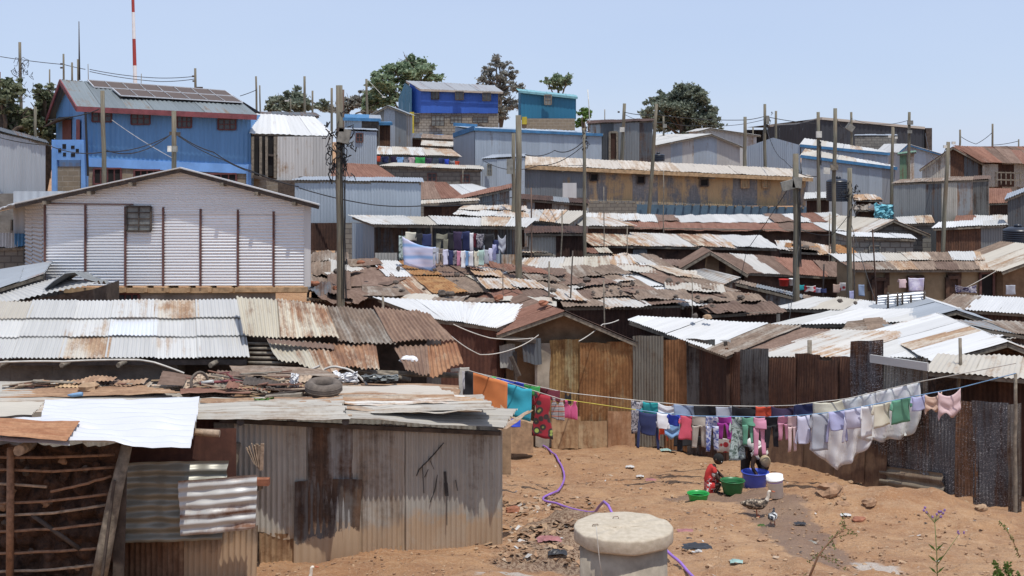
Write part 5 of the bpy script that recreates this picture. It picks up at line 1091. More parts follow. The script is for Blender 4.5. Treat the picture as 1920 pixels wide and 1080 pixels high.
def lattice():
    root=empty('stick_and_mud_hut',(P(110,900,16).x,16.5,gz(-5,16.5)),'unfinished hut wall of mud and stones behind a lattice of thin sticks, lower left','hut')
    Y=16.1
    m=MB(); a=P(-40,835,Y+.12); b=P(225,835,Y+.12); zb=P(0,1150,Y).z
    NX,NZ=90,70; ids=[]
    for j in range(NZ+1):
        row=[]
        for i in range(NX+1):
            p=Vector((lerp(a.x,b.x,i/NX),Y+.12,lerp(a.z,zb,j/NZ)))
            v=noise.voronoi(p*4.5)[0][0]; p.y+=v*.34+.06*noise.noise(p*7)-.1; row.append(m.vert(p,.5))
        ids.append(row)
    for j in range(NZ):
        for i in range(NX): m.face([ids[j][i],ids[j+1][i],ids[j+1][i+1],ids[j][i+1]],[(0,0)]*4,0,False)
    m.build('mud_infill','mud_dark',root)
    r3=random.Random(9)
    for k in range(24):
        q=P(r3.uniform(0,205),r3.uniform(860,1075),Y+.14); s=r3.uniform(.035,.075); o=MB(); o.blob(q,s,s*.6,s*r3.uniform(.6,1.1),seg=7,rg=5,jag=.45); o.build('stone',['rock_dark','mud_dark','rock_earth','mud_dark'][k%4],root)
    rows=[((-30,857),(80,858),(215,853)),((-30,879),(100,884),(215,876)),((-30,905),(88,913)),((95,922),(150,910),(208,893)),((-30,946),(90,940),(205,926)),((-30,968),(100,962),(200,947)),((-30,998),(100,992),(195,981)),((-30,1039),(100,1034),(190,1028)),((-30,1073),(100,1068),(182,1059))]
    for k,rw in enumerate(rows):
        m=MB(); pts=[P(x,y,Y-.03) for x,y in rw]; full=[]
        for p,q in zip(pts,pts[1:]):
            for t in range(4): full.append(p.lerp(q,t/4)+Vector((0,0,.012*noise.noise(Vector((p.x+t,k,0))))))
        full.append(pts[-1]); m.tube(full,[.019+.005*noise.noise(Vector((t,k,1))) for t in range(len(full))],7); m.build('stick',['stick_brown','stick_pale'][k%3==2],root)
    m=MB(); m.tube([P(20,840,Y-.07),P(18,1100,Y-.07)],.05,8); m.build('post','stick_brown',root)
    m=MB(); m.tube([P(60,965,Y-.02),P(150,1030,Y-.03)],.03,6); m.build('brace','wood_dark',root)
    m=MB(); a=P(238,835,Y-.25); b=P(185,1090,Y-.25); m.tube([a,P(215,930,Y-.25),P(196,1030,Y-.25),b],[.07,.09,.1,.1],8); m.build('corner_post','wood_grey',root)
    m=MB(); m.beam(P(236,832,Y-.1),P(205,960,Y-.1),.14,.04); m.beam(P(216,900,Y-.32),P(192,1085,Y-.32),.11,.03); m.beam(P(228,875,Y-.15),P(222,1085,Y-.12),.14,.03); m.build('corner_board','wood_dark',root)
    # mud wall side + front walls of the leaning sheet bay
    m=MB(); sheet(m,P(222,995,Y+.55),P(345,1000,Y+.5),P(345,1110,Y+.5),P(222,1110,Y+.55),pitch=.076,amp=.014,crumple=.02,k=6); m.build('wall_sheet','panel_rust_tan',root)
    m=MB(); sheet(m,P(342,1000,Y+.52),P(484,985,Y+.52),P(480,1110,Y+.52),P(342,1110,Y+.52),pitch=.076,amp=.014,crumple=.03,k=6); m.build('wall_sheet','shed_brown',root)
    m=MB(); 
    # crumpled olive sheet, ribs level
    m=MB(); sheet(m,P(225,1020,Y+.2),P(230,868,Y+.25),P(430,864,Y+.35),P(415,1012,Y+.3),pitch=.145,amp=.026,crumple=.11,nv=34,rag=.05,k=8); m.build('wall_sheet','patch_olive',root)
    m=MB(); sheet(m,P(338,1006,Y+.1),P(334,902,Y+.12),P(482,890,Y+.18),P(478,992,Y+.16),pitch=.12,amp=.014,crumple=.06,nv=26,rag=.05,k=8); m.build('wall_sheet','patch_white',root)
    m=MB(); vwall(m,(P(222,0,16.8).x,16.8,0),(P(440,0,16.8).x,16.9,0),lambda t:P(0,806,16.8).z,lambda t:3.6,amp=0); m.build('wall','panel_rust_red',root)
    m=MB(); m.tube([P(362,810,16.7),P(412,813,16.7)],.05,8); m.build('rafter_end','stick_pale',root); m=MB(); m.tube([P(35,845,15.7),P(62,832,16.4)],.07,8); m.build('rafter_end','stick_pale',root)
    # roof: glaring white sheet and an orange one
    def rs(nm,c,mat,YF,YB,**k):
        m=MB(); a,b,c_,d=c; sheet(m,P(*d,YF),P(*a,YB),P(*b,YB),P(*c_,YF),**k); m.build(nm,mat,root)
    rs('roof_sheet',((84,757),(374,751),(357,848),(70,829)),'white_sheet',15.5,17.6,pitch=.24,amp=.04,crumple=.05,nv=16,rag=.02,k=6,lift=.05)
    rs('roof_sheet',((-60,790),(120,783),(130,838),(-60,826)),'white_sheet',15.5,16.9,pitch=.24,amp=.04,crumple=.04,nv=12,k=6,lift=.02)
    rs('roof_sheet',((-60,796),(149,803),(124,840),(-60,829)),'rust_orange_light',15.3,16.2,pitch=.12,amp=.014,crumple=.03,nv=12,k=5,lift=.09)
    rs('roof_sheet',((-60,768),(85,757),(60,785),(-60,790)),'zinc_dusty',16.9,18.0,pitch=.12,amp=.014,crumple=.04,nv=12,k=5,lift=.05)
metal('panel_rust_tan',(.3,.2,.12),(.15,.075,.04),(.26,.16,.1),amt=.9,met=0,rough=.7,var=.1,stain=.5)
lattice()
# ================= fence =================
def fence():
    top=lambda px,py,Y:P(px,py,Y)
    def FY(px):
        K=[(985,30.6),(1030,30.8),(1190,30.6),(1340,29.6),(1440,28.2),(1600,26.2),(1740,24.6),(1915,23.)]
        for (a,ya),(b,yb) in zip(K,K[1:]):
            if px<=b: return lerp(ya,yb,(px-a)/(b-a))
        return 23.
    root=empty('sheet_fence',(P(1450,860,28).x,27.5,gz(6,27.5)),'long fence of upright rusty, grey and black ribbed sheets around the yard','fence')
    S_=[(1004,1034,642,720,'concrete_brown',0),(1030,1087,638,838,'rust_cream_green',0),(1085,1142,642,836,'rust_orange',1),(1138,1192,641,834,'rust_orange',0),(1187,1245,630,822,'panel_grey_green',1),
        (1241,1293,637,818,'rust_orange_dark',0),(1288,1342,634,840,'panel_black',1),(1333,1364,655,840,'rust_orange_deep',0),(1354,1388,658,850,'panel_maroon',1),(1389,1442,656,862,'panel_black',0),(1440,1491,670,880,'panel_maroon',1),
        (1488,1535,663,880,'panel_maroon',0),(1531,1572,673,890,'panel_maroon',1),(1558,1597,668,895,'panel_maroon',0),(1594,1656,640,900,'panel_splash_black',1),(1628,1738,672,890,'panel_splash_grey',0),
        (1646,1740,760,915,'panel_splash_black',1),(1734,1795,752,925,'panel_splash_black',0),(1788,1832,752,930,'panel_splash_rust',1),(1824,1894,752,948,'panel_splash_black',0),(1888,1914,758,958,'panel_splash_grey',1)]
    for i,(x0,x1,y0,y1,mt,l) in enumerate(S_):
        m=MB(); a=P(x0,y0,FY(x0)); b=P(x1,y0+R.uniform(-3,3),FY(x1)); 
        zb=[min(P(0,y1,FY(x)).z,gnd(P(x,0,FY(x)).x,FY(x))+.02) if x<1780 else P(0,y1,FY(x)).z for x in(x0,x1)]
        tilt=R.uniform(-.03,.03); o=Vector((0,-.035*l-.02*(x0>1640 and y0>700),0))
        sheet(m,a+o+Vector((tilt,0,0)),b+o+Vector((tilt,0,0)),Vector((b.x,b.y,zb[1]))+o,Vector((a.x,a.y,zb[0]))+o,pitch=.076,amp=.013 if mt!='concrete_brown' else .0,crumple=.03,rag=.08,k=4)
        m.build('fence_panel',mt,root)
    for (x0,x1,y0,y1,mt) in ((1034,1088,780,838,'mud_sheet'),(1084,1142,788,840,'mud_sheet'),(1139,1190,770,836,'mud_rust_sheet')):
        m=MB(); o=Vector((0,-.09,0)); sheet(m,P(x0,y0,FY(x0))+o,P(x1,y0,FY(x1))+o,P(x1,y1,FY(x1)-.1)+o,P(x0,y1,FY(x0)-.1)+o,pitch=.12,amp=.008,crumple=.05,rag=.08); m.build('fence_panel',mt,root)
    # brown lower flats behind the washing and the lying sheet on the right
    for (x0,x1,y0,y1,mt) in ((1432,1500,800,872,'panel_brown_flat'),(1497,1556,810,888,'panel_brown_flat'),(1552,1614,820,900,'panel_brown_flat'),(1610,1655,830,905,'panel_brown_flat')):
        m=MB(); o=Vector((0,-.12,0)); sheet(m,P(x0+6,y0,FY(x0))+o,P(x1+6,y0,FY(x1))+o,P(x1,y1,FY(x1))+o*2,P(x0,y1,FY(x0))+o*2,pitch=.3,amp=.004,crumple=.02,rag=.04); m.build('fence_panel',mt,root)
    m=MB(); o=Vector((0,-.12,0)); sheet(m,P(1638,912,FY(1638))+o*3,P(1646,870,FY(1646))+o,P(1762,884,FY(1762))+o,P(1758,936,FY(1758))+o*3,pitch=.16,amp=.03,crumple=.04,nv=14,k=6); m.build('fence_panel','panel_tan_low',root)
    m=MB(); a=P(1632,672,25.6); m.beam(a,P(1740,688,24.5),.05,.16); m.build('rail','zinc_white',root)
    m=MB(); m.beam(P(1733,690,24.7),P(1735,900,24.7),.09); m.beam(P(1360,640,29.6),P(1362,660,29.6),.08); m.build('post','wood_dark',root)
    m=MB()
    for px in(1518,): m.tube([P(px,638,27.6),P(px,900,27.6)],.05,6)
    m.build('post','wood_grey',root)
    m=MB(); m.box(P(1360,700,29.9),(.25,.02,1.6)); m.build('fence_panel','zinc_white',root)
metal('rust_orange_dark',(.36,.25,.16),(.21,.1,.042),(.34,.17,.075),amt=.95,met=0,rough=.7,var=.15,stain=.5)
metal('rust_orange_deep',(.2,.1,.06),(.13,.055,.025),(.22,.095,.04),amt=1.,met=0,rough=.7,var=.15,stain=.5)
metal('mud_rust_sheet',(.34,.2,.11),(.27,.13,.06),(.4,.24,.14),amt=.6,met=0,rough=.8,var=.1,stain=.4)
metal('panel_brown_flat',(.16,.095,.055),(.1,.055,.035),(.2,.12,.07),amt=.5,met=0,rough=.75,var=.3,stain=.5)
metal('panel_tan_low',(.2,.16,.11),(.1,.06,.04),(.2,.14,.09),amt=.4,met=0,rough=.75,var=.1,stain=.5,spl=.25)
fence()
# dark passage and rust red wall left of the fence
def passage():
    root=empty('passage_doorway',(P(970,750,30.8).x,30.9,gz(.1,31)),'dark ruined doorway with a splintered post beside the orange fence','doorway')
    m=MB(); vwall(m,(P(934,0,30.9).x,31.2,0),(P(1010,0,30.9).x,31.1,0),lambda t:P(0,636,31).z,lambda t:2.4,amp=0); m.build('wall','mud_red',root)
    m=MB(); a=P(936,700,31.1); b=P(962,800,31.1); m.quad(Vector((a.x,31.05,a.z)),Vector((b.x,31.05,a.z)),b+Vector((0,-.05,0)),Vector((a.x,31.05,b.z))); m.build('opening','dark_void',root)
    m=MB(); m.beam(P(966,660,30.7),P(968,790,30.7),.09); m.beam(P(958,668,30.6),P(974,705,30.5),.08); m.beam(P(935,632,30.6),P(1005,640,30.5),.09); m.build('post','wood_dark',root)
    m=MB(); sheet(m,P(936,645,30.75),P(966,645,30.75),P(964,690,30.7),P(938,690,30.7),pitch=.1,crumple=.1,rag=.2); m.build('hanging_sheet','plaster_grey',root)
    m=MB(); sheet(m,P(978,636,30.6),P(1014,634,30.6),P(1016,682,30.5),P(982,680,30.5),pitch=.09,crumple=.03,rag=.1); m.build('hanging_sheet','zinc_dark',root)
passage()
wallstrip('mud_corner_wall','short mud coloured wall end beside the right end of the near shed','wall',(938,20.6),(958,20.6),(770,790),(890,890),['rock_tan'],thick=.5)
wallstrip('low_mud_wall','low broken mud wall behind the hanging patterned cloth','wall',(950,28.6),(1000,29),(780,795),(850,850),['rock_tan'],thick=.3)
# ================= poles, mast, antennas, wires =================
def pole(x0,y0,x1,y1,Y,w,label,mat='pole_wood',extra=(),name='wooden_pole',cat='pole',group='wooden power poles'):
    a=P(x1,y1,Y); b=P(x0,y0,Y); a.z=min(a.z,gz(a.x,a.y)-.2) if y1>=y0 else a.z
    # keep the lean: extend downwards along the same line
    r=w*Y/F/2; root=None
    m=MB(); n=7; pts=[a.lerp(b,i/n)+Vector((.04*noise.noise(Vector((i*.7,x0,0))),0,0)) for i in range(n+1)]
    pts[-1]=b; m.tube(pts,[r*lerp(1.18,.88,i/n) for i in range(n+1)],10 if w>9 else 7)
    if extra:
        root=empty(name,a,label,cat,group); m.build('shaft',mat,root)
        for e in extra:
            k=e[0]
            if k=='box': _,px,py,ww,hh,mt,rot=e; q=MB(); q.box(P(px,py,Y)+Vector((0,-r-.06,0)),(ww*Y/F,.14,hh*Y/F),rot=Matrix.Rotation(rot,3,'Y')); q.build('meter_box',mt,root)
            if k=='lamp': _,px,py,qx,qy=e; q=MB(); q.beam(P(px,py,Y),P(qx,qy,Y),.05,.03); q.box(P(qx,qy,Y),(.25,.12,.08)); q.build('lamp_head','box_white',root)
            if k=='insul':
                for (px,py) in e[1]: q=MB(); q.box(P(px,py,Y),(.12,.08,.1)); q.build('insulator','box_white' if len(e)>2 else 'wood_dark',root)
            if k=='tangle':
                _,px,py,rr_,n_,seed=e; q=MB(); rg=random.Random(seed); c=P(px,py,Y)
                for i in range(n_):
                    pts2=[]; v=Vector((rg.uniform(-.5,.5),-.15,rg.uniform(-1,1)))*rr_
                    for t in range(8):
                        v=v+Vector((rg.uniform(-.3,.3),rg.uniform(-.1,.1),rg.uniform(-.45,.35)))*rr_*.6; v.x=max(-rr_,min(rr_,v.x)); pts2.append(c+v)
                    q.tube(pts2,.012+.006*rg.random(),4,cap=False)
                q.build('cable_tangle','cable_black',root)
            if k=='cables':
                _,ya,yb,n_=e; rg=random.Random(5); 
                q=MB()
                for i in range(n_):
                    ph=rg.random()*3-1.6; q.tube([Vector((lerp(a.x,b.x,(lerp(ya,yb,t/8)-y1)/(y0-y1)),Y,0))+Vector((math.sin(ph)*r*(1.1+.4*rg.random()),-math.cos(ph)*r*1.12,P(0,lerp(ya,yb,t/8),Y).z)) for t in range(9)],.011,4,cap=False)
                q.build('cable_bundle','cable_black',root)
        return root
    o=m.build(name,mat); return tag(o,label,cat,group)
pole(192,170,200,336,40,9,'leaning wooden pole in front of the left part of the blue house')
pole(326,208,329,318,36,10,'wooden pole with white meter box rising above the silver roof peak',extra=[('box',322,279,9,11,'box_white',0),('box',330,279,9,11,'box_grey',0),('insul',[(322,250),(334,251)])])
pole(37,79,42,168,70,6,'far pole with a bushy cable tangle at the upper left',extra=[('tangle',42,148,1.0,26,3)])
pole(119,101,121,152,75,4,'left one of three short poles above the blue house ridge',extra=[('insul',[(115,120),(115,127)])])
pole(135,117,137,152,75,4,'short middle pole of three above the blue house ridge')
pole(146,111,148,152,75,4,'short pole behind the thin antenna on the blue house ridge')
pole(93,130,94,172,72,3,'thin pole rising from the trees left of the blue house')
pole(0,135,1,160,72,3,'pole tip above the trees at the left edge')
pole(66,200,67,262,49,6,'pale pole in front of the trees left of the blue house')
pole(366,128,368,168,75,5,'pole above the right end of the solar panels',extra=[('insul',[(362,143),(363,152)]),('box',375,165,12,4,'wood_dark',0)])
pole(480,143,484,212,75,4,'left pole of a close pair right of the blue house')
pole(487,160,490,212,76,3,'right pole of a close pair right of the blue house')
pole(571,143,573,220,75,5,'tall pole above the white roofed shed')
pole(586,170,587,220,76,4,'shorter pole just right of the tall one above the white roofed shed')
pole(545,185,547,216,74,2,'thin lamp pole in front of the far dark trees',extra=[('lamp',545,185,538,189)])
pole(622,165,621,246,62,5,'thin pole just left of the cable wrapped pole')
pole(644,168,644,230,70,4,'rusty thin pole just right of the cable wrapped pole',mat='rust_brown')
pole(636,160,640,583,31,14,'big split topped pole wrapped in a mess of black cables',extra=[('box',647,255,22,26,'box_grey',.2),('tangle',636,275,.55,40,8),('cables',250,560,4),('box',640,243,14,8,'wood_dark',0)])
pole(687,148,691,240,80,5,'pole in front of the big round tree, left of the bright blue house',extra=[('lamp',690,150,720,182)])
pole(963,250,961,428,46,8,'pale left pole of the twin poles by the yellow building',extra=[('box',956,312,12,28,'box_grey',0)])
pole(972,216,973,563,36,12,'thick brown right pole of the twin poles, foot on the rusty roofs')
pole(1095,240,1098,462,43,7,'slim pole in front of the left half of the yellow building',extra=[('tangle',1098,262,.3,10,4)])
pole(1231,195,1210,396,62,7,'leaning pole in front of the middle of the yellow building')
pole(1171,194,1160,298,74,7,'leaning pole in front of the dark weathered shack',extra=[('box',1166,243,9,9,'box_white',0),('insul',[(1160,210)])])
pole(1397,219,1396,306,71,7,'brown pole left of the far ribbed building')
pole(1434,195,1435,312,72,6,'pole with a grey box, over the left end of the ribbed building',extra=[('box',1438,225,6,16,'box_grey',0),('tangle',1438,228,.4,10,6)])
pole(1455,208,1453,260,84,5,'short pole at the left end of the black hall')
pole(1412,238,1413,262,90,3,'tiny far pole stub left of the black hall')
pole(1534,210,1536,402,60,7,'pole with dark cable sleeve between the ribbed buildings',extra=[('box',1534,252,10,12,'box_white',0),('cables',265,310,4)])
pole(1566,203,1560,482,46,8,'tall bent pole with a light box, right of the yellow building',extra=[('box',1548,320,12,12,'box_white',.1),('box',1562,314,14,10,'wood_grey',0)])
pole(1596,210,1598,272,84,5,'far pole with tilted box in front of the black hall',extra=[('box',1593,239,15,12,'box_grey',.6)])
pole(1593,315,1592,560,40,10,'pole with black cable knot, right of the black water tank',extra=[('tangle',1593,370,.4,24,11)])
pole(1492,288,1494,568,39,12,'dark pole with a big tilted grey box, in front of the yellow building end',mat='pole_wood',extra=[('box',1475,347,24,17,'box_grey',-.25),('box',1492,342,17,20,'box_grey',.1),('cables',350,500,5)])
pole(1674,238,1668,374,58,6,'thin leaning pole with insulators in front of the stone hut',extra=[('insul',[(1668,256),(1680,258)],1)])
pole(1705,210,1701,336,69,6,'pole with a small box, right of the stone hut',extra=[('box',1705,230,10,8,'box_grey',0),('box',1704,247,8,6,'box_grey',0)])
pole(1778,266,1757,470,45,8,'tall leaning pole in front of the long dark shed',extra=[('insul',[(1788,268),(1772,275)],1)])
pole(1861,232,1861,280,88,4,'far pole above the rusty roof at the right')
pole(1800,243,1799,280,88,4,'short far pole left of the one above the rusty roof')
pole(1910,261,1910,282,88,3,'pole tip at the right edge above the rusty roof')
pole(1676,240,1677,275,92,3,'thin far pole right of the stone block hut')
pole(1158,240,1160,262,86,3,'thin far pole in front of the round tree',extra=[('box',1246,238,8,5,'box_grey',0)] and ())
pole(1244,218,1246,256,86,4,'pole with a small box in front of the round tree',extra=[('box',1246,236,7,7,'box_grey',0)])
G2='thin sticks and aerial poles standing among the roofs'
def stick(x0,y0,x1,y1,Y,w,label,mat='wood_grey'): return pole(x0,y0,x1,y1,Y,w,label,mat,name='thin_pole',cat='thin pole',group=G2)
stick(1102,168,1118,232,78,2,'thin leaning lamp stick above the dark weathered shack','box_white')
stick(1134,205,1133,230,80,2,'thin upright stick above the dark weathered shack roof')
stick(996,352,997,462,43,3,'thin rusty aerial stick right of the thick pole','rust_brown')
stick(1054,395,1048,498,42,3,'thin pale aerial stick in front of the pale stained roof')
stick(1132,350,1134,410,46,2,'thin aerial stick left of the slim pole')
stick(1176,425,1178,505,42,2,'thin stick over the stained roof row')
stick(1244,320,1245,420,50,2,'thin stick in front of the yellow building middle')
stick(1074,470,1056,560,34,3,'crooked thin branch stuck in the brown roofs','wood_dark')
stick(1030,490,1031,560,34,4,'grey pipe with dark top standing in the brown roofs')
stick(1132,525,1136,605,32.5,3,'thin stick with orange tip right of the mud gable')
stick(1298,515,1299,592,33,2,'thin stick in the tan roof left of the dark pole')
stick(944,478,939,560,34,2,'thin red brown rod just left of the thick middle pole','rust_brown')
stick(868,318,866,345,60,2,'small rod on the block row hut')
stick(1556,400,1552,470,46,2,'thin stick between the bent pole and the dark pole')
stick(1636,430,1656,600,36,3,'thin rusty leaning rod in front of the tan plastered row','rust_dark')
stick(1600,440,1606,560,39,3,'crooked branch beside the pole with a black cable knot','wood_dark')
stick(1545,495,1540,540,41,3,'forked branch by the rusty sloping roof','wood_dark')
stick(1800,634,1798,695,25.6,7,'grey post at the right behind the splashed fence')
stick(1904,700,1903,960,22.8,7,'grey corner post at the right end of the splashed fence')
stick(1738,674,1738,700,25,5,'short dark post at the left end of the porch','wood_dark')
stick(718,556,719,590,30,5,'dark post stub in front of the white roof, left')
stick(165,120,168,150,74,1.5,'thin rod on the blue house ridge')
stick(265,138,262,158,74,1.5,'thin rod behind the solar panels')
m=MB(); m.tube([P(148,40,60),P(149,150,60)],[.02,.05],6); tag(m.build('antenna','wood_dark'),'tall thin dark aerial rising behind the blue house roof','antenna')
def mast():
    Y=170; root=empty('radio_mast',P(253,200,Y),'red and white banded radio mast behind the solar panels','mast')
    for i,(y0,y1,c) in enumerate(((-30,23,'mast_red'),(23,73,'mast_white'),(73,123,'mast_red'),(123,200,'mast_white'))):
        m=MB(); f=lambda y:P(249.2+(y)*.028,y,Y); m.tube([f(y1),f(y0)],[lerp(.2,.27,(y1)/160),lerp(.2,.27,max(y0,0)/160)],12,cap=False); m.build('mast_section',c,root)
mast()
def wire(pts,Ys,label,sag=0,r=.014,mat='cable_black',name='cable',group='cables sagging between the poles',cat='cable'):
    if not hasattr(Ys,'__len__'): Ys=[Ys]*len(pts)
    P3=[P(x,y,Y) for (x,y),Y in zip(pts,Ys)]; out=[]
    for k,(a,b) in enumerate(zip(P3,P3[1:])):
        n=10; L=(b-a).length
        for i in range(n): t=i/n; out.append(a.lerp(b,t)-Vector((0,0,sag*L*4*t*(1-t))))
    out.append(P3[-1]); m=MB(); m.tube(out,r,4,cap=False); return tag(m.build(name,mat),label,cat,group)
wire([(0,106),(120,121),(160,130)],75,'thin far cable at the upper left sky',.01,.02)
wire([(168,130),(290,146),(366,143)],75,'upper thin cable behind the blue house roof',.02,.02)
wire([(168,134),(300,153),(366,148)],75,'lower thin cable behind the blue house roof',.02,.02)
wire([(450,180),(482,168)],74,'short thin cable from the close pair of poles to the blue house',.02,.02)
wire([(90,225),(160,214),(185,205)],48,'black cable along the blue house gable side',.02,.02)
wire([(0,258),(90,272),(200,284),(325,250)],[44,44,40,36],'long black cable sagging across the blue house front',.03,.016)
wire([(200,282),(325,248)],[40,36],'second black cable sagging to the pole with the meter box',.06,.016)
wire([(330,250),(400,285),(470,320),(560,350)],[36,38,40,41],'black cable running right from the pole with the meter box',.03,.018)
wire([(330,252),(420,300),(500,330)],[36,38,40],'second black cable running right from the meter box pole',.03,.014)
wire([(210,225),(330,300)],[41,37],'pale thin cable over the blue house front',.01,.008,'rope_pale')
wire([(560,352),(700,384),(790,386),(960,370)],[41,40,41,46],'black cable drooping across the light grey ribbed house',.02,.018)
wire([(160,205),(165,330)],[51.5,51.5],'black downpipe cable at the blue house corner',0,.05)
wire([(1097,262),(1040,282),(985,290)],[43,50,46],'cable from the slim pole to the twin poles',.03,.02)
wire([(1097,270),(1010,310),(905,300)],[43,50,60],'lower cable from the slim pole to the left',.03,.016)
wire([(1170,210),(1231,215),(1396,225),(1434,218),(1534,232)],[74,70,71,72,70],'long cable along the skyline poles',.02,.02)
wire([(1170,214),(1246,228),(1320,235),(1434,224)],[74,86,80,72],'second cable along the skyline poles',.02,.015)
wire([(1566,215),(1596,222),(1705,225)],[60,80,69],'cable in front of the black hall',.03,.015)
wire([(1735,250),(1778,268)],[80,45],'cable from the black hall to the leaning pole',.03,.015)
wire([(1800,255),(1830,270),(1861,248)],88,'drooping cable between the two far poles at the right',.05,.02)
wire([(1861,272),(1911,264)],88,'far cable at the right edge',.03,.02)
wire([(1434,230),(1470,300),(1536,330)],[72,65,60],'black cable hanging down across the ribbed building',.06,.02)
wire([(1493,330),(1400,470),(1380,560)],[39,41,41],'stay cable from the dark pole down to the left',.01,.012)
wire([(1500,440),(1480,600)],[39,36],'thin stay rope beside the dark pole',.0,.01)
wire([(1593,400),(1560,440),(1500,430)],[40,41,39],'cable between the dark pole and the knotted pole',.03,.012)
wire([(1596,420),(1640,560),(1660,600)],[40,38,36],'stay cable right of the knotted pole',.02,.012)
wire([(1800,545),(1868,508)],[42,42.5],'rope from the zebra patterned cloth to the roof corner',.01,.012,'rope_pale')
wire([(840,625),(900,665),(960,655),(1010,628)],[29.8,29.8,30,30.2],'pale looping wire in front of the rust red wall',.05,.012,'rope_pale')
wire([(850,608),(920,634),(1000,634)],[29.9,29.9,30.2],'second pale wire under the white roof',.03,.012,'rope_pale')
wire([(1085,640),(1130,608),(1160,600)],[29.8,31,32],'pale wire pair from the fence to the mud gable',.02,.014,'rope_pale')
wire([(-10,680),(120,678),(260,675),(290,680),(345,700)],[21,21,21,21.2,21.3],'pale pipe-like wire under the white ribbed roof',-.01,.018,'rope_pale')
wire([(470,694),(540,700),(600,686)],[21.2,21,20.8],'grey hose under the torn rusty roof',.05,.02,'rope_pale')
wire([(608,693),(640,690),(690,724)],[20.8,20.8,20.6],'curved pale hose end under the torn roof',-.12,.02,'rope_pale')
# ================= trees =================
def tree(label,px0,px1,ytop,ybase,Y,mat,lobes,n,leaf,trunkmat='bark',name='tree',limbs=6,flat=.8,cat='tree'):
    rg=random.Random(int(px0*3+ytop)); cx=(px0+px1)/2
    base=P(cx,ybase,Y); base.z=min(base.z,gz(base.x,Y)); root=empty(name,base,label,cat,'trees behind the huts')
    k=Y/F; L=[(P(lx,ly,Y+rg.uniform(-1,1)*1.5),lr*k*1.14) for lx,ly,lr in lobes]
    m=MB(); top=Vector((base.x,Y,P(0,lerp(ytop,ybase,.45),Y).z)); m.tube([base,base.lerp(top,.5)+Vector((.2,0,0)),top],[.35*k*50/Y*22/22,.26,.14],8)
    for c,r in L: 
        s=base.lerp(top,rg.uniform(.4,1)); mid=s.lerp(c,.5)+Vector((rg.uniform(-.4,.4),0,.3)); m.tube([s,mid,c,c+Vector((rg.uniform(-.5,.5),0,r*.5))],[.13,.09,.05,.02],5)
        for _ in range(limbs): 
            d=Vector((rg.gauss(0,1),rg.gauss(0,1),rg.gauss(.2,.8))).normalized()*r*.8; m.tube([c,c+d],[.04,.015],4,cap=False)
    m.build('trunk',trunkmat,root)
    m=MB(); W=sum(r**2 for c,r in L)
    for c,r in L:
        cl=[(Vector((rg.gauss(0,1),rg.gauss(0,1),rg.gauss(0,.8))).normalized()*r*rg.uniform(.3,1.2),rg.uniform(.12,.42)*r) for _ in range(13)]
        for _ in range(int(n*r*r/W)):
            d,cr=rg.choice(cl); p=c+Vector((d.x,d.y,d.z*flat))+Vector((rg.gauss(0,1),rg.gauss(0,1),rg.gauss(0,.6)))*cr*.55
            s=leaf*rg.uniform(.35,.95); u=Vector((rg.gauss(0,1),rg.gauss(0,1),rg.gauss(0,.7))).normalized(); v=u.cross(Vector((rg.gauss(0,1),rg.gauss(0,1),rg.gauss(0,1)))).normalized()*.55
            rr=rg.random(); i=[m.vert(p-u*s,rr),m.vert(p+v*s,rr),m.vert(p+u*s,rr),m.vert(p-v*s,rr)]; m.face(i,None,0)
    m.build('crown',mat,root)
tree('big round leafed tree left of the bright blue house',690,830,98,260,118,'leaf_mid',[(765,118,26),(740,135,24),(795,135,24),(715,158,24),(810,150,16),(765,150,24),(745,175,22),(700,180,18),(722,195,22),(690,200,16)],14000,.27,limbs=9)
tree('grey green tree between the two blue houses',895,978,106,250,122,'leaf_grey',[(935,120,13),(918,140,17),(950,140,18),(935,160,22),(962,165,16),(908,150,12),(955,190,20),(940,210,18),(930,107,6)],8000,.19,limbs=10)
tree('small umbrella shaped tree behind the teal house',1014,1078,138,230,135,'leaf_mid',[(1045,150,15),(1028,154,11),(1062,153,12),(1045,160,11)],3200,.22,limbs=7)
tree('low tree at the right side of the teal house',1080,1105,195,250,112,'leaf_fresh',[(1092,214,12),(1086,232,9),(1100,208,8)],1300,.2)
tree('dense dark tree on the skyline behind the white gabled house',1200,1350,147,260,115,'leaf_dark',[(1235,192,22),(1268,212,28),(1302,216,30),(1285,168,22),(1265,185,26),(1305,180,24),(1240,205,24),(1285,205,30),(1325,210,22),(1255,228,24),(1300,235,30),(1335,232,16),(1220,215,12),(1215,228,12),(1240,235,22)],21000,.25)
tree('small dark conifer left of the dense dark tree',1200,1225,190,250,110,'leaf_dark',[(1218,205,7),(1212,218,9),(1220,232,10)],1200,.2,name='conifer')
tree('dark flat topped tree right of the blue house',500,610,165,225,110,'leaf_dark',[(550,180,18),(525,190,18),(575,190,16),(510,200,14),(600,198,12),(550,202,24)],7500,.24)
tree('low grey green trees behind the thin poles, middle left',600,700,170,225,125,'leaf_grey',[(655,190,18),(675,185,14),(640,205,16),(690,205,16),(615,205,14)],6000,.22)
tree('nearer mango tree at the far left edge',-60,60,145,270,56,'leaf_grey_green',[(10,190,38),(-20,210,40),(35,225,32),(20,165,20),(-5,160,16),(30,250,26),(60,235,16)],9000,.19)
tree('dark bushy tree touching the blue house gable, left',50,112,155,270,58,'leaf_grey_green',[(80,175,20),(95,200,20),(70,210,24),(98,235,22),(85,255,22)],6500,.17)
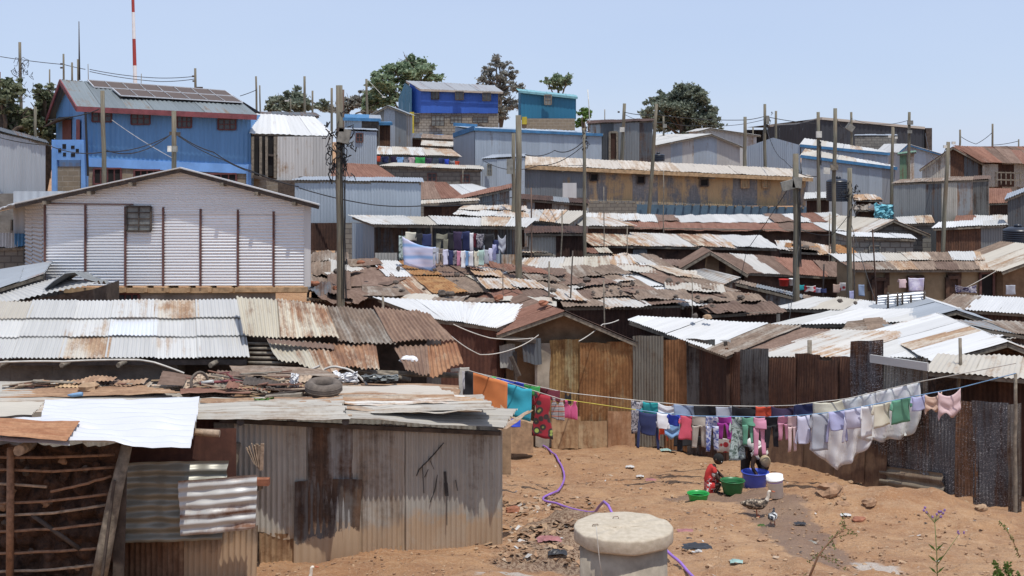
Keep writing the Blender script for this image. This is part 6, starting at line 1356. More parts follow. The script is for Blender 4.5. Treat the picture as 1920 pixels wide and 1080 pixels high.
# ================= water tanks, tarp, field clutter =================
def tank(px0,px1,y0,y1,Y,label):
    c=P((px0+px1)/2,y1,Y); r=(px1-px0)/2*Y/F; h=(y1-y0)*Y/F; m=MB(); prof=[(r,0)]; n=int(h/.09)
    for i in range(n): z=h*.85*i/n; prof+=[(r,z+.01),(r*1.03,z+h*.85/n*.3),(r*1.03,z+h*.85/n*.7),(r,z+h*.85/n*.97)]
    prof+=[(r*.95,h*.88),(r*.6,h*.95),(r*.25,h*.96)]
    m.lathe((0,0,0),prof,28); 
    for v in m.v: v+=c
    root=empty('water_tank',c,label,'water tank'); m.build('tank_body','tank_black',root)
    q=MB(); q.lathe((0,0,0),[(r*.27,0),(r*.27,.08),(0.001,.12)],14)
    for v in q.v: v+=c+Vector((0,0,h*.955))
    q.build('lid','tank_black',root)
tank(1550,1592,333,377,57,'tall black ribbed water tank right of the yellow building')
tank(1882,1935,423,478,47,'big black ribbed water tank at the right edge')
tank(1222,1246,288,302,72,'squat black water tank behind the yellow roof')
def crumple(name,mat,c,sx,sz,label,cat,n=12,dep=.6,seed=3,group=None):
    m=MB(); ids=[]
    for j in range(n+1):
        row=[]
        for i in range(n+1):
            u=i/n*2-1; v=j/n*2-1; w=1-.2*noise.noise(Vector((u*2,v*2,seed))); p=Vector((u*sx/2*w,-(1-u*u*.5-v*v*.5)*dep*.4,-v*sz/2*w))
            p+=Vector((noise.noise(Vector((u*3,v*3,seed+9)))*.15*sx,noise.noise(Vector((u*4,v*4,seed)))*dep*.5,noise.noise(Vector((u*3,v*3,seed+4)))*.2*sz)); row.append(m.vert(c+p,.5))
        ids.append(row)
    for j in range(n):
        for i in range(n): m.face([ids[j][i],ids[j+1][i],ids[j+1][i+1],ids[j][i+1]],None,0,False)
    o=m.build(name,mat); mo=o.modifiers.new('s','SOLIDIFY'); mo.thickness=.02; return tag(o,label,cat,group)
crumple('tarpaulin','tarp_aqua',P(1657,398,55.3),.85,.7,'crumpled pale blue tarpaulin beside the long dark shed','tarpaulin')
# stones on roofs
def rock(px,py,Y,w,label,group,mat='rock_dark',flat=.65):
    r=w*Y/F/2; c=P(px,py,Y); m=MB(); m.blob(c,r,r*.8,r*flat,seg=7,rg=5,jag=.45,rot=R.random()*3); return tag(m.build('stone',mat),label,'stone',group)
for i,(x,y,w) in enumerate([(1101,526,20),(1138,538,9),(1162,533,11),(1186,532,12),(1146,545,9),(1164,547,10),(1195,547,9),(1086,556,9),(1112,548,8),(1070,556,9),(1113,549,7),(1134,548,7)]):
    rock(x,y,lerp(34.5,36,(556-y)/30),w,'dark loose stone weighing down the blue and white sheeted roof','stones on the blue and white sheeted roof') if i else rock(x,y,36.2,w,'largest dark stone, lying on the pale blue roof sheet',None)
for x,y,w in [(747,503,11),(815,506,9),(857,515,12),(742,529,12),(753,545,12),(795,542,8),(795,515,6)]:
    rock(x,y,lerp(34.2,37.5,(545-y)/45),w,'dark stone on the roof with white and orange sheets','stones on the mixed sheet roof')
for x,y,w in [(1303,592,15),(1327,594,17)]: rock(x,y,31.2,w,'dark block at the top edge of the long white roof' if x<1320 else 'square tan block at the top edge of the long white roof',None,'rock_dark' if x<1320 else 'rock_tan')
for x,y,w in [(1575,564,13),(1604,568,10),(1308,557,12),(1315,565,10),(1267,556,11),(1618,592,7)]: rock(x,y,34.5,w,'dark stone on a pale roof between the poles','stones scattered on the pale roofs')
rock(1018,568,31.4,24,'reddish brick rubble on the ridge of the mud gabled house',None,'brick_red',.4)
rock(690,500,36,9,'small stone on the dark brown flat roof',None); rock(630,508,35,14,'dark stone just left of the thick pole foot',None)
for x,y,w,l,mt in [(165,727,40,'large tan stone on the cluttered roof of the near shed','rock_tan'),(835,752,16,'small upright tan rock on the near shed roof, right','rock_tan'),(355,723,34,'heap of brown earth on the near shed roof by the bicycle wheel','rock_dark'),(690,749,14,'small grey stone on the near shed roof, middle','rock_dark'),(53,763,14,'small red brown stone on the near shed roof, far left','brick_red'),(188,758,9,'tiny tan pebble stone above the white sheet','rock_tan'),(535,760,16,'flat reddish stone on the near shed roof beside the cabbage','brick_red'),(478,772,9,'small brick chip on the near shed roof','brick_red')]:
    rock(x,y,19.6 if y<730 else (18.9 if y<765 else 18.2),w,l,None,mt,.6)
rg=random.Random(77)
for q4 in FIELD:
    for _ in range(3):
        p=bil([Vector(v) for v in q4],rg.uniform(.1,.9),rg.uniform(.1,.9)); m=MB(); r=rg.uniform(.07,.15)
        m.blob(p+Vector((0,0,.08+r*.3)),r,r*.8,r*.6,seg=7,rg=5,jag=.45); tag(m.build('stone',rg.choice(['rock_dark','rock_dark','brick_red'])),'small stone lying on one of the patched brown roofs','stone','stones on the patched brown roofs')
# bicycle, tyre and junk on the near shed roof
def torus(m,c,R_,r,axis,n=22,k=7,mi=0,sq=1,axs=1):
    A=Vector(axis).normalized(); U=A.cross(Vector((0,0,1)));
    if U.length<.1: U=Vector((1,0,0))
    U.normalize(); V=A.cross(U); rings=[]
    for i in range(n):
        a=2*math.pi*i/n; d=U*math.cos(a)+V*math.sin(a); rings.append([m.vert(Vector(c)+d*(R_+r*math.cos(b)*sq)+A*r*axs*math.sin(b),.5) for b in [2*math.pi*j/k for j in range(k)]])
    for i in range(n):
        for j in range(k): m.face([rings[i][j],rings[(i+1)%n][j],rings[(i+1)%n][(j+1)%k],rings[i][(j+1)%k]],None,mi,True)
def bike():
    c=P(374,718,19.5); root=empty('bicycle',c-Vector((0,0,.2)),'broken rusty red bicycle lying on the near shed roof with one wheel up','bicycle')
    ax=Vector((.8,-.6,.1)); m=MB(); torus(m,c,.165,.02,ax); w=m.build('wheel','rubber',root)
    m=MB(); torus(m,c,.145,.008,ax); A=ax.normalized(); U=A.cross(Vector((0,0,1))).normalized(); V=A.cross(U)
    for i in range(10): a=i*.628; m.tube([c,c+(U*math.cos(a)+V*math.sin(a))*.145],.003,3,cap=False)
    m.tube([c-A*.04,c+A*.04],.02,6); m.build('rim','rust_brown',w)
    m=MB(); a=c+Vector((.02,-.05,0)); b=P(440,713,19.4); d=P(478,722,19.4); m.tube([a,b],.022,8); m.tube([b,d],.018,8); m.tube([a+Vector((.1,0,-.03)),P(455,728,19.3)],.016,8); m.tube([b,P(425,700,19.4)],.014,6); m.tube([P(412,700,19.4),P(430,698,19.3)],.012,6); m.build('frame','red_trim',root)
    m=MB(); m.tube([a+Vector((.03,0,.01)),P(400,715,19.4)],.026,8); m.build('head_tube','zinc_white',root)
bike()
def tyre():
    c=P(607,726,19.0); m=MB(); torus(m,c,.205,.078,(.05,-.14,1),n=32,k=12,sq=1.,axs=1.25); root=tag(m.build('tyre','rubber'),'old car tyre lying flat on the near shed roof','tyre')
    m=MB()
    for z in (-.03,0.03): torus(m,c+Vector((0,0,z)),.281,.006,(.05,-.14,1),n=30,k=4)
    m.build('tread','rubber',root)
tyre()
GJ='scrap pieces piled on the near shed roof'
rg=random.Random(21)
for i in range(70):
    x=rg.uniform(383,590); y=rg.uniform(706,738); Y=lerp(19.9,19.1,(y-705)/35); l=rg.uniform(.2,.9); a=rg.uniform(-.4,.4); c=P(x,y-rg.uniform(-4,14)*max(0,1-abs(x-490)/120),Y)
    m=MB(); q=rg.choice([0,1,1]); 
    d=Vector((math.cos(a),rg.uniform(-.4,.4),math.sin(a)*.5)).normalized()*l/2
    if q: m.beam(c-d,c+d,rg.uniform(.03,.12),.015)
    else: u=Vector((0,.12,.03)); sheet(m,c-d+u,c+d+u,c+d-u,c-d-u,pitch=.07,amp=.01,crumple=.05)
    tag(m.build('scrap_piece',rg.choice(['wood_raw','stick_pale','rust_brown','wood_dark','rust_red','wood_grey'])),'broken board or rusty strip in the pile right of the bicycle wheel','scrap',GJ)
for i in range(26):
    x=rg.uniform(5,335); y=rg.uniform(712,728); c=P(x,y,19.9); l=rg.uniform(.2,.8); d=Vector((1,rg.uniform(-.3,.3),rg.uniform(-.12,.12))).normalized()*l/2; m=MB()
    if i%3: m.beam(c-d,c+d,rg.uniform(.04,.14),.015)
    else: u=Vector((0,.12,.02)); sheet(m,c-d+u,c+d+u,c+d-u,c-d-u,pitch=.07,amp=.01,crumple=.05)
    tag(m.build('scrap_piece',rg.choice(['wood_raw','stick_pale','rust_brown','rust_red','wood_grey','roof_near_rust'])),'loose strip or offcut at the back of the near shed roof, left of the bicycle','scrap','loose strips at the back of the near shed roof')
def lyingsheet(c,YF,YB,mat,label,**k):
    a,b,c_,d=c; m=MB(); sheet(m,P(*d,YF),P(*a,YB),P(*b,YB),P(*c_,YF),pitch=.1,amp=.012,**k); tag(m.build('loose_sheet',mat),label,'metal sheet')
lyingsheet(((305,695),(378,708),(372,724),(295,722)),19.6,20.0,'rust_brown','rusty sheet tilted up beside the bicycle wheel',crumple=.02,nv=8)
lyingsheet(((338,735),(465,735),(470,746),(338,744)),19.0,19.4,'rust_red','red brown folded sheet below the bicycle',crumple=.04,nv=8,lift=.06)
lyingsheet(((430,694),(600,700),(640,716),(440,712)),20.2,20.8,'rust_grey','grey brown sheet lying behind the scrap pile',crumple=.04,nv=8,lift=.08)
m=MB(); m.beam(P(498,745,18.9),P(566,740,18.9),.13,.05); tag(m.build('plank','wood_grey'),'short grey plank on the near shed roof left of the tyre','plank')
m=MB(); m.beam(P(590,786,17.5),P(660,779,17.6),.09,.03); tag(m.build('plank','leaf_fresh' if False else 'stick_pale'),'green stained thin board at the eave of the near shed roof','plank')
for k in range(4): 
    m=MB(); x=740+k*20; m.tube([P(x-34,772-k%2*3,18.1),P(x,770+k%3*2,18.1),P(x+34,773-k*2,18.05)],.014+.006*(k%2),6); tag(m.build('branch',['stick_pale','stick_brown'][k%2]),'dry branch lying on the near shed roof, right half','branch','dry branches on the near shed roof')
tag(crumple('cabbage','leaf_fresh',P(494,753,18.7),.28,.12,'wilted green cabbage leaves on the near shed roof','cabbage',seed=5,dep=.3),None)
crumple('plastic_bag','plastic_white',P(648,707,20.6),.4,.16,'white plastic bag bundle behind the tyre','plastic bag',seed=8,dep=.3)
crumple('plastic_bag','glass_grey',P(715,708,20.6),.55,.1,'clear crumpled plastic sheet right of the white bag bundle','plastic sheet',seed=18,dep=.3)
crumple('rag','plastic_white',P(553,712,19.4),.12,.2,'pale torn rag sticking up from the scrap pile','rag',seed=11,dep=.2)
m=MB(); a=P(140,742,18.9); m.tube([P(127,741,18.9),P(136,741,18.9),P(150,739,18.9),P(155,739,18.9)],[.012,.03,.032,.03],10); tag(m.build('plastic_bottle','rope_blue'),'pale blue plastic bottle lying on the roof above the white sheet','bottle')
# ribbed pen by the adobe row, buckets
def pen():
    Y=35; root=empty('ribbed_screen',P(1695,582,Y),'low screen of pale ribbed sheets on thin posts below the tan plastered row','screen')
    m=MB(); sheet(m,P(1645,572,Y),P(1646,554,Y),P(1735,545,Y),P(1735,568,Y),pitch=.08,amp=.018,nv=6); m.build('sheet','zinc_new',root)
    for px,y0 in((1665,548),(1683,548),(1708,553),(1692,548),(1733,545)): m=MB(); m.tube([P(px,y0,Y-.08),P(px,582,Y-.08)],.03,5); m.build('post','wood_dark',root)
pen()
def poor(nm,mat,px,py,Y,r,h,label,cat):
    m=MB(); c=P(px,py,Y); m.lathe((0,0,0),[(r*.8,0),(r,h),(r*1.05,h),(r*.95,h-.02),(r*.75,.03)],14)
    for v in m.v: v+=c
    tag(m.build(nm,mat),label,cat)
poor('basin','cloth_red',1470,536,40.8,.17,.22,'red basin on the shelf behind the dark pole','basin'); poor('basin','bucket_white',1486,535,40.8,.12,.22,'white bucket beside the red basin','bucket')
# ================= laundry =================
def strip(m,Lc,Rc,fold,seed,nu=8,off=0.,amp=.04):
    """cloth strip between a left and a right curve (lists of points, top to bottom)"""
    n=len(Lc)-1; rows=[]; W=(Rc[0]-Lc[0]).length
    for j in range(n+1):
        row=[]; t=j/n
        for i in range(nu+1):
            s=i/nu; p=Lc[j].lerp(Rc[j],s); x=p.x*fold+seed
            d=amp*(.25+t)*math.sin(x*6.3+math.sin(p.z*2.1+seed)*1.4)+amp*.8*noise.noise(Vector((p.x*5,p.z*4,seed)))
            row.append(m.vert(p+Vector((0,-d+off,amp*.6*noise.noise(Vector((p.x*7,seed,t*3)))-(.07+.05*math.sin(seed))*W*4*s*(1-s)*(1-t)**2))))
        rows.append(row)
    for j in range(n):
        for i in range(nu):
            f=[rows[j][i],rows[j+1][i],rows[j+1][i+1],rows[j][i+1]]; m.face(f,[(m.v[k].x+seed,m.v[k].z+seed*.7) for k in f],0,True)
def curve(pts,n):
    """resample a polyline of (x,z) control points"""
    out=[]; k=len(pts)-1
    for j in range(n+1):
        t=j/n*k; i=min(int(t),k-1); f=t-i; out.append(Vector(pts[i]).lerp(Vector(pts[i+1]),f))
    return out
LG='washing pegged on the two lines across the yard'
def garment(kind,x0,x1,y0,y1,Y,mat,label,cat,y0r=None,group=LG,off=0.,name=None,fold=1.3):
    """x0..x1, y0..y1 pixel box; y0r = top on the right side when the line slopes"""
    y0r=y0 if y0r is None else y0r; wx=(x1-x0)*R.uniform(0,.09); x0-=wx; x1+=wx; A=P(x0,y0,Y); B=P(x1,y0r,Y); h=(y1-y0)*Y/F; W=B.x-A.x; sd=R.random()*20; m=MB(); N=10
    def pt(u,v): return Vector((A.x+W*u,Y,lerp(A.z,B.z,u)-h*v))
    def C(*uv): return curve([pt(*q) for q in uv],N)
    sagv=R.uniform(.02,.06)
    if kind=='cloth': strip(m,C((0,0),(.01,.5),(R.uniform(-.02,.05),1)),C((1,0),(.99,.5),(R.uniform(.95,1.03),1)),fold,sd,12,off)
    elif kind=='drape':  # pegged at the corners with a sag in the middle
        rows=[];nu=14
        for j in range(9):
            t=j/8; row=[]
            for i in range(nu+1):
                s=i/nu; sg=.35*(1-(2*s-1)**2)*(1-t*.5); v=sg*.7+t*(1-sg*.7)*(1-.15*math.sin(s*9+sd)); p=pt(s,v); row.append(m.vert(p+Vector((0,off-.03*math.sin(v*14+abs(s-.5)*8)*t,0))))
            rows.append(row)
        for j in range(8):
            for i in range(nu): f=[rows[j][i],rows[j+1][i],rows[j+1][i+1],rows[j][i+1]]; m.face(f,[(m.v[k].x+sd,m.v[k].z+sd) for k in f],0,True)
    elif kind=='shirt':   # hung by the hem, sleeves drooping at the sides
        strip(m,C((.12,0),(.12,.5),(.14,.85),(.2,.97)),C((.88,0),(.88,.5),(.86,.85),(.8,.97)),fold,sd,9,off)
        strip(m,C((.14,.45),(.06,.6),(.0,.8),(-.02,.92)),C((.14,.9),(.13,.9),(.12,.92),(.1,.98)),fold,sd+3,4,off-.012)
        strip(m,C((.86,.9),(.87,.9),(.88,.92),(.9,.98)),C((.86,.45),(.94,.6),(1.,.8),(1.02,.92)),fold,sd+5,4,off-.012)
    elif kind=='longshirt':
        strip(m,C((.08,0),(.1,.3),(.14,.5),(.2,.62)),C((.92,0),(.9,.3),(.86,.5),(.8,.62)),fold,sd,9,off)
        strip(m,C((.06,.2),(.03,.5),(-.02,.8),(-.03,1)),C((.16,.42),(.14,.6),(.11,.8),(.09,1)),fold,sd+3,3,off-.015)
        strip(m,C((.84,.42),(.86,.6),(.89,.8),(.92,1)),C((.94,.2),(.97,.5),(1.02,.8),(1.04,1)),fold,sd+5,3,off-.015)
    elif kind=='tee':     # pegged at the shoulders, hem down
        strip(m,C((.1,0),(.12,.3),(.1,.7),(.08,1)),C((.9,0),(.88,.3),(.9,.7),(.92,1)),fold,sd,9,off)
        strip(m,C((.1,.0),(.02,.15),(-.04,.35)),C((.14,.2),(.12,.32),(.1,.42)),fold,sd+3,3,off-.012)
        strip(m,C((.86,.2),(.88,.32),(.9,.42)),C((.9,.0),(.98,.15),(1.04,.35)),fold,sd+5,3,off-.012)
    elif kind=='trousers':
        strip(m,C((.05,0),(.02,.15),(.02,.3)),C((.95,0),(.98,.15),(.98,.3)),fold,sd,8,off)
        a=R.uniform(-.04,.04)
        strip(m,C((.02,.28),(.03,.5),(.05+a,.8),(.04+a,1)),C((.52,.28),(.44,.4),(.38+a,.8),(.34+a,1)),fold,sd+1,4,off-.01)
        strip(m,C((.48,.28),(.56,.4),(.62+a,.8),(.66+a,.97)),C((.98,.28),(.97,.5),(.95+a,.8),(.96+a,.97)),fold,sd+2,4,off-.014)
    elif kind=='dress':
        strip(m,C((.12,0),(.1,.2),(.2,.4),(.0,.8),(-.02,1)),C((.88,0),(.9,.2),(.8,.4),(1.0,.8),(1.02,.98)),fold,sd,10,off)
        strip(m,C((.1,.1),(.02,.2),(-.02,.3)),C((.16,.3),(.1,.34),(.08,.38)),fold,sd+3,3,off-.012)
    elif kind=='tank':
        strip(m,C((.1,0),(.16,.15),(.06,.35),(.04,.8),(.06,1)),C((.3,0),(.34,.2),(.5,.36),(.5,.8),(.5,1)),fold,sd,5,off)
        strip(m,C((.7,0),(.66,.2),(.5,.36),(.5,.8),(.5,1)),C((.9,0),(.84,.15),(.94,.35),(.96,.8),(.94,1)),fold,sd,5,off)
    nm=name or {'cloth':'cloth','drape':'shirt','shirt':'shirt','longshirt':'long_sleeved_shirt','tee':'shirt','trousers':'trousers','dress':'dress','tank':'top'}[kind]
    o=m.build(nm,mat); mo=o.modifiers.new('thick','SOLIDIFY'); mo.thickness=.012; mo.offset=0
    tag(o,label,cat,group)
    q=MB()
    for u in((.1,.9) if W>.15 else (.5,)):
        p=pt(u,0); q.box(p+Vector((0,-.01,.02)),(.018,.03,.075))
    return o
def ly1(x): # front line height
    K=[(870,692),(1050,748),(1190,768),(1235,774),(1300,780),(1440,782),(1500,779),(1560,773),(1620,762),(1670,752),(1735,739),(1797,728),(1905,700)]
    for (a,ya),(b,yb) in zip(K,K[1:]):
        if x<=b: return lerp(ya,yb,(x-a)/(b-a))
    return 700
def ly2(x):
    K=[(862,692),(905,702),(950,712),(1005,724),(1060,736),(1187,750),(1290,760),(1420,762),(1492,760),(1530,754),(1582,749),(1723,716),(1910,680)]
    for (a,ya),(b,yb) in zip(K,K[1:]):
        if x<=b: return lerp(ya,yb,(x-a)/(b-a))
    return 690
def LY(x):
    K=[(860,22.4),(950,23.5),(1050,24.6),(1200,25.3),(1440,24.9),(1560,24.5),(1700,24.),(1800,23.4),(1910,22.7)]
    for (a,ya),(b,yb) in zip(K,K[1:]):
        if x<=b: return lerp(ya,yb,(x-a)/(b-a))
    return 22.7
def line(f,dy,x0,x1,mat,label,r=.009):
    n=40; m=MB(); m.tube([P(lerp(x0,x1,i/n),f(lerp(x0,x1,i/n)),LY(lerp(x0,x1,i/n))+dy) for i in range(n+1)],r,4,cap=False); tag(m.build('clothes_line',mat),label,'clothes line')
line(ly1,0,862,1060,'rope_pale','white cord holding the orange, cyan and patterned cloths'); line(ly1,0,1060,1192,'rope_yellow','yellow cord between the two groups of washing')
line(ly1,0,1192,1905,'rope_blue','front cord of the long washing line ending at the right corner post')
line(ly2,.7,862,1905,'rope_pale','back cord of the long washing line running behind the front one')
D=[ # kind,x0,x1,y1,mat,label,cat
('cloth',870,886,752,'c_black','black cloth at the left end of the washing, next to the orange one','cloth'),
('cloth',884,948,768,'c_orange','large plain orange cloth at the left end of the washing','cloth'),
('cloth',946,994,776,'c_cyan','large plain cyan blue cloth beside the orange one','cloth'),
('dress',998,1036,815,'c_ankara','dark red wrap cloth with green and red discs beside the cyan cloth','dress'),
('tank',1034,1058,784,'c_stripes','sleeveless top with orange, white and dark bands','top'),
('tank',1056,1084,784,'c_hotpink','hot pink sleeveless top at the end of the left group','top'),
('longshirt',1197,1232,839,'c_navy','navy long sleeved shirt hanging with its arms down, first on the front line','shirt'),
('shirt',1230,1254,802,'c_white','white ruffled top beside the navy long sleeved shirt','top'),
('tee',1252,1274,798,'c_blue','small bright royal blue top','top'),
('dress',1273,1300,823,'c_coral','coral pink short dress','dress'),
('trousers',1299,1325,840,'c_beige','beige trousers between the coral dress and tie dyed trousers','trousers'),
('trousers',1323,1347,846,'c_tiedye','blue and white tie dyed trousers','trousers'),
('trousers',1346,1370,824,'c_magenta','magenta leggings with blue patterned waist','trousers'),
('dress',1369,1396,864,'c_floral','long grey green floral dress hanging lowest in the middle','dress'),
('trousers',1392,1414,832,'c_greensoft','green trousers in front of the bending person','trousers'),
('trousers',1412,1436,853,'c_pink','long pink leggings in front of the bending person','trousers'),
('trousers',1434,1461,841,'c_black','black jogging trousers right of the long pink leggings','trousers'),
('trousers',1459,1480,827,'c_pink','short rose pink leggings right of the black trousers','trousers'),
('trousers',1478,1493,848,'c_palepink','very thin pale pink tights','tights'),
('shirt',1492,1522,835,'c_palelilac','lilac school shirt with blue collar, leftmost of the shirts','shirt'),
('tee',1520,1554,846,'c_grey','grey satin shirt hanging lower than its neighbours','shirt'),
('longshirt',1553,1586,832,'c_lilac','lilac long shirt right of the grey satin one','shirt'),
('longshirt',1582,1620,831,'c_palelilac','wider pale lilac long shirt in front of the white sheet','shirt'),
('tee',1614,1636,822,'c_white','narrow white shirt beside the wide pale lilac one','shirt'),
('tee',1633,1672,803,'c_palecream','cream white T-shirt left of the green one','T-shirt'),
('tee',1669,1709,798,'c_greensoft','soft green T-shirt near the right end of the line','T-shirt'),
('tee',1707,1737,772,'c_lilac','small lilac T-shirt with pink hem right of the green one','T-shirt'),
('drape',1735,1764,772,'c_peach','peach cloth, second from the right end of the line','cloth'),
('drape',1762,1798,782,'c_palepink','sagging pale pink cloth at the right end of the line','cloth')]
for k,x0,x1,y1,mt,lb,ct in D: garment(k,x0,x1,ly1(x0),y1,LY((x0+x1)/2),mt,lb,ct,y0r=ly1(x1),off=R.uniform(-.02,.02))
D2=[('cloth',914,930,716,'c_green','green rag left of the blue ones on the back cord','cloth'),('cloth',928,952,722,'c_blue','left blue cloth folded over the back cord behind the orange cloth','cloth'),('cloth',950,982,732,'c_blue','right blue cloth folded over the back cord behind the cyan cloth','cloth'),('cloth',978,1010,736,'c_green','bright green cloth folded over the back cord','cloth'),
('cloth',1007,1048,744,'c_maroon','maroon cloth folded over the back cord','cloth'),('tank',1058,1072,756,'c_black','tiny black strap top alone on the back cord','top'),
('cloth',1185,1204,811,'c_darkprint','dark printed long wrap at the left end of the back cord','cloth'),('shirt',1203,1238,775,'c_teal','teal and white shirt on the back cord','shirt'),('drape',1236,1267,778,'c_white','white vest sagging on the back cord','vest'),
('cloth',1265,1301,781,'c_bluegrey','slate blue cloth on the back cord','cloth'),('cloth',1301,1344,783,'c_black','wide black cloth on the back cord, left one','cloth'),('cloth',1344,1376,785,'c_grey','light grey cloth between two black ones','cloth'),('cloth',1376,1418,785,'c_black','wide black cloth on the back cord next to the red shorts','cloth'),
('cloth',1417,1450,784,'c_red','bright orange red shorts on the back cord','shorts'),('cloth',1449,1493,785,'c_purple','very dark purple cloth right of the red shorts','cloth'),('cloth',1491,1527,782,'c_navy','dark denim cloth on the back cord','cloth'),('cloth',1526,1583,786,'c_cream','cream cloth left of the big white sheet','cloth')]
for k,x0,x1,y1,mt,lb,ct in D2: garment(k,x0,x1,ly2(x0),y1,LY((x0+x1)/2)+.7,mt,lb,ct,y0r=ly2(x1))
G3='washing hung low behind the front line'
garment('drape',1247,1274,790,820,26.2,'c_lightblue','light blue top half hidden under the royal blue one','top',group=G3)
garment('longshirt',1236,1250,798,826,26.3,'c_red','dark red strappy piece low behind the white top','top',group=G3)
garment('cloth',1346,1376,822,849,26.2,'c_redwhite','dark patterned cloth below the magenta leggings','cloth',group=G3)
garment('cloth',1270,1279,818,845,26.1,'c_black','narrow black piece hanging under the coral dress','cloth',group=G3)
garment('cloth',1268,1350,812,836,27.2,'c_black','long black cloth low behind the beige and tie dyed trousers','cloth',group=G3)
garment('tee',1490,1524,777,800,25.0,'c_blue','deep blue collar piece over the lilac school shirt','collar',y0r=776,group=G3) if False else None
def bigsheet(top,bot,Yt,mat,label,amp=.09):
    m=MB(); n=30; rows=[]; nv=12
    def at(pl,s):
        t=s*(len(pl)-1); i=min(int(t),len(pl)-2); f=t-i; return (lerp(pl[i][0],pl[i+1][0],f),lerp(pl[i][1],pl[i+1][1],f))
    for j in range(nv+1):
        row=[]
        for i in range(n+1):
            s=i/n; a=at(top,s); b=at(bot,s); v=j/nv; x=lerp(a[0],b[0],v); y=lerp(a[1],b[1],v); Y=LY(x)+.72
            row.append(m.vert(P(x,y,Y)+Vector((0,amp*math.sin(x*.21+v*3+1.3*noise.noise(Vector((x*.04,v*2,1))))*(.3+v*.8)+.03*noise.noise(Vector((x*.05,y*.05,2))),0))))
        rows.append(row)
    for j in range(nv):
        for i in range(n): f=[rows[j][i],rows[j+1][i],rows[j+1][i+1],rows[j][i+1]]; m.face(f,[(m.v[k].x,m.v[k].z) for k in f],0,True)
    o=m.build('bed_sheet',mat); mo=o.modifiers.new('t','SOLIDIFY'); mo.thickness=.012; tag(o,label,'bed sheet',LG)
bigsheet([(1578,750),(1630,737),(1680,726),(1723,717)],[(1608,822),(1650,828),(1703,819),(1729,790)],0,'c_whitefloral','big white bed sheet with faint leaf print on the back cord')
bigsheet([(1522,790),(1560,784),(1600,776),(1640,768)],[(1520,845),(1571,882),(1600,862),(1640,824)],0,'c_white','plain white sheet hanging to a low point under the lilac shirts',.09)
# washing in front of the pale roofed hut
G4='washing in front of the open fronted grey hut'
H1=[('cloth',748,760,442,486,'c_floral','narrow patterned cloth at the left end of the hut washing'),('shirt',758,782,435,452,'c_palecream','cream shirt at the upper left of the hut washing'),('tee',780,792,437,460,'c_black','black shirt beside the cream one'),('cloth',790,808,438,462,'c_navy','navy cloth left of the thin post'),
('trousers',818,840,438,473,'c_olive','olive grey trousers with white waistband'),('cloth',840,850,436,470,'c_black','black cloth right of the olive trousers'),('cloth',850,866,434,470,'c_purple','dark plum cloth in the upper row'),('tee',866,882,434,470,'c_navy','navy jacket in the upper row'),('tee',880,888,436,472,'c_white','white shirt between navy and maroon'),('cloth',886,893,437,464,'c_maroon','maroon shirt in the upper row'),
('tee',893,908,438,466,'c_darkprint','dark slate shirt in the upper row'),('tee',908,926,438,470,'c_black','black jacket with pale stripes'),('cloth',925,935,450,476,'c_navy','dark cloth near the right end of the hut washing'),('drape',934,948,440,472,'c_grey','light grey shirt at the right end of the hut washing')]
for k,x0,x1,y0,y1,mt,lb in H1: garment(k,x0,x1,y0,y1,37.9,mt,lb,'garment',group=G4)
garment('cloth',758,814,443,494,37.4,'c_sheetblue','large pale blue and lilac sheet hanging on a slant','bed sheet',y0r=463,group=G4,name='bed_sheet')
H2=[('trousers',812,822,464,495,'c_grey','grey leggings right of the slanting sheet'),('trousers',820,832,466,496,'c_beige','beige leggings in the lower row'),('tee',831,840,468,497,'c_palelilac','pale lilac shirt in the lower row'),('tee',840,850,469,497,'c_navy','navy shirt in the lower row'),('cloth',849,856,470,498,'c_darkprint','slate cloth in the lower row'),('tee',856,864,470,498,'c_pink','pink shirt in the lower row'),
('tee',864,873,470,502,'c_white','white shirt left of the sky blue one'),('tee',872,880,470,499,'c_lightblue','sky blue shirt in the lower row'),('cloth',879,887,471,500,'c_white','white cloth right of the sky blue shirt'),('cloth',886,890,472,503,'c_black','narrow black piece in the lower row'),('tee',889,898,470,501,'c_palecream','cream shirt beside the mint one'),('tee',896,908,469,498,'c_mint','mint shirt in the lower row'),
('tee',907,917,468,494,'c_grey','pale grey shirt right of the mint one'),('tee',916,924,466,490,'c_palelilac','lilac shirt near the right end of the lower row'),('tee',923,931,458,488,'c_lilac','blue lilac shirt at the right end of the lower row')]
for k,x0,x1,y0,y1,mt,lb in H2: garment(k,x0,x1,y0,y1,37.2,mt,lb,'garment',group=G4)
# small far washing
G5='washing under the long pale roof'
for i,(x0,x1,y0,y1,mt,lb) in enumerate([(706,713,292,303,'c_red','red piece at the left of the far washing'),(716,728,293,305,'c_navy','navy piece in the far washing'),(733,743,293,305,'c_purple','dark plum piece in the far washing'),(744,756,294,307,'c_lightblue','light blue patterned piece in the far washing'),(757,766,295,306,'c_darkprint','dark printed piece in the far washing'),(766,778,295,307,'c_palepink','pale pink piece in the far washing'),
 (779,796,295,308,'c_green','vivid green piece in the far washing'),(798,810,296,308,'c_purple','dark piece right of the vivid green one'),(823,832,296,309,'c_navy','navy piece at the right of the far washing'),(833,842,298,310,'c_blue','royal blue piece in the far washing'),(844,852,301,311,'c_darkprint','slate piece near the right end of the far washing'),(853,861,302,312,'c_red','red brown piece at the right end of the far washing')]):
    garment('tee' if i%2 else 'cloth',x0,x1,y0,y1,65.2,mt,lb,'garment',group=G5)
G6='washing beside the dark pole'
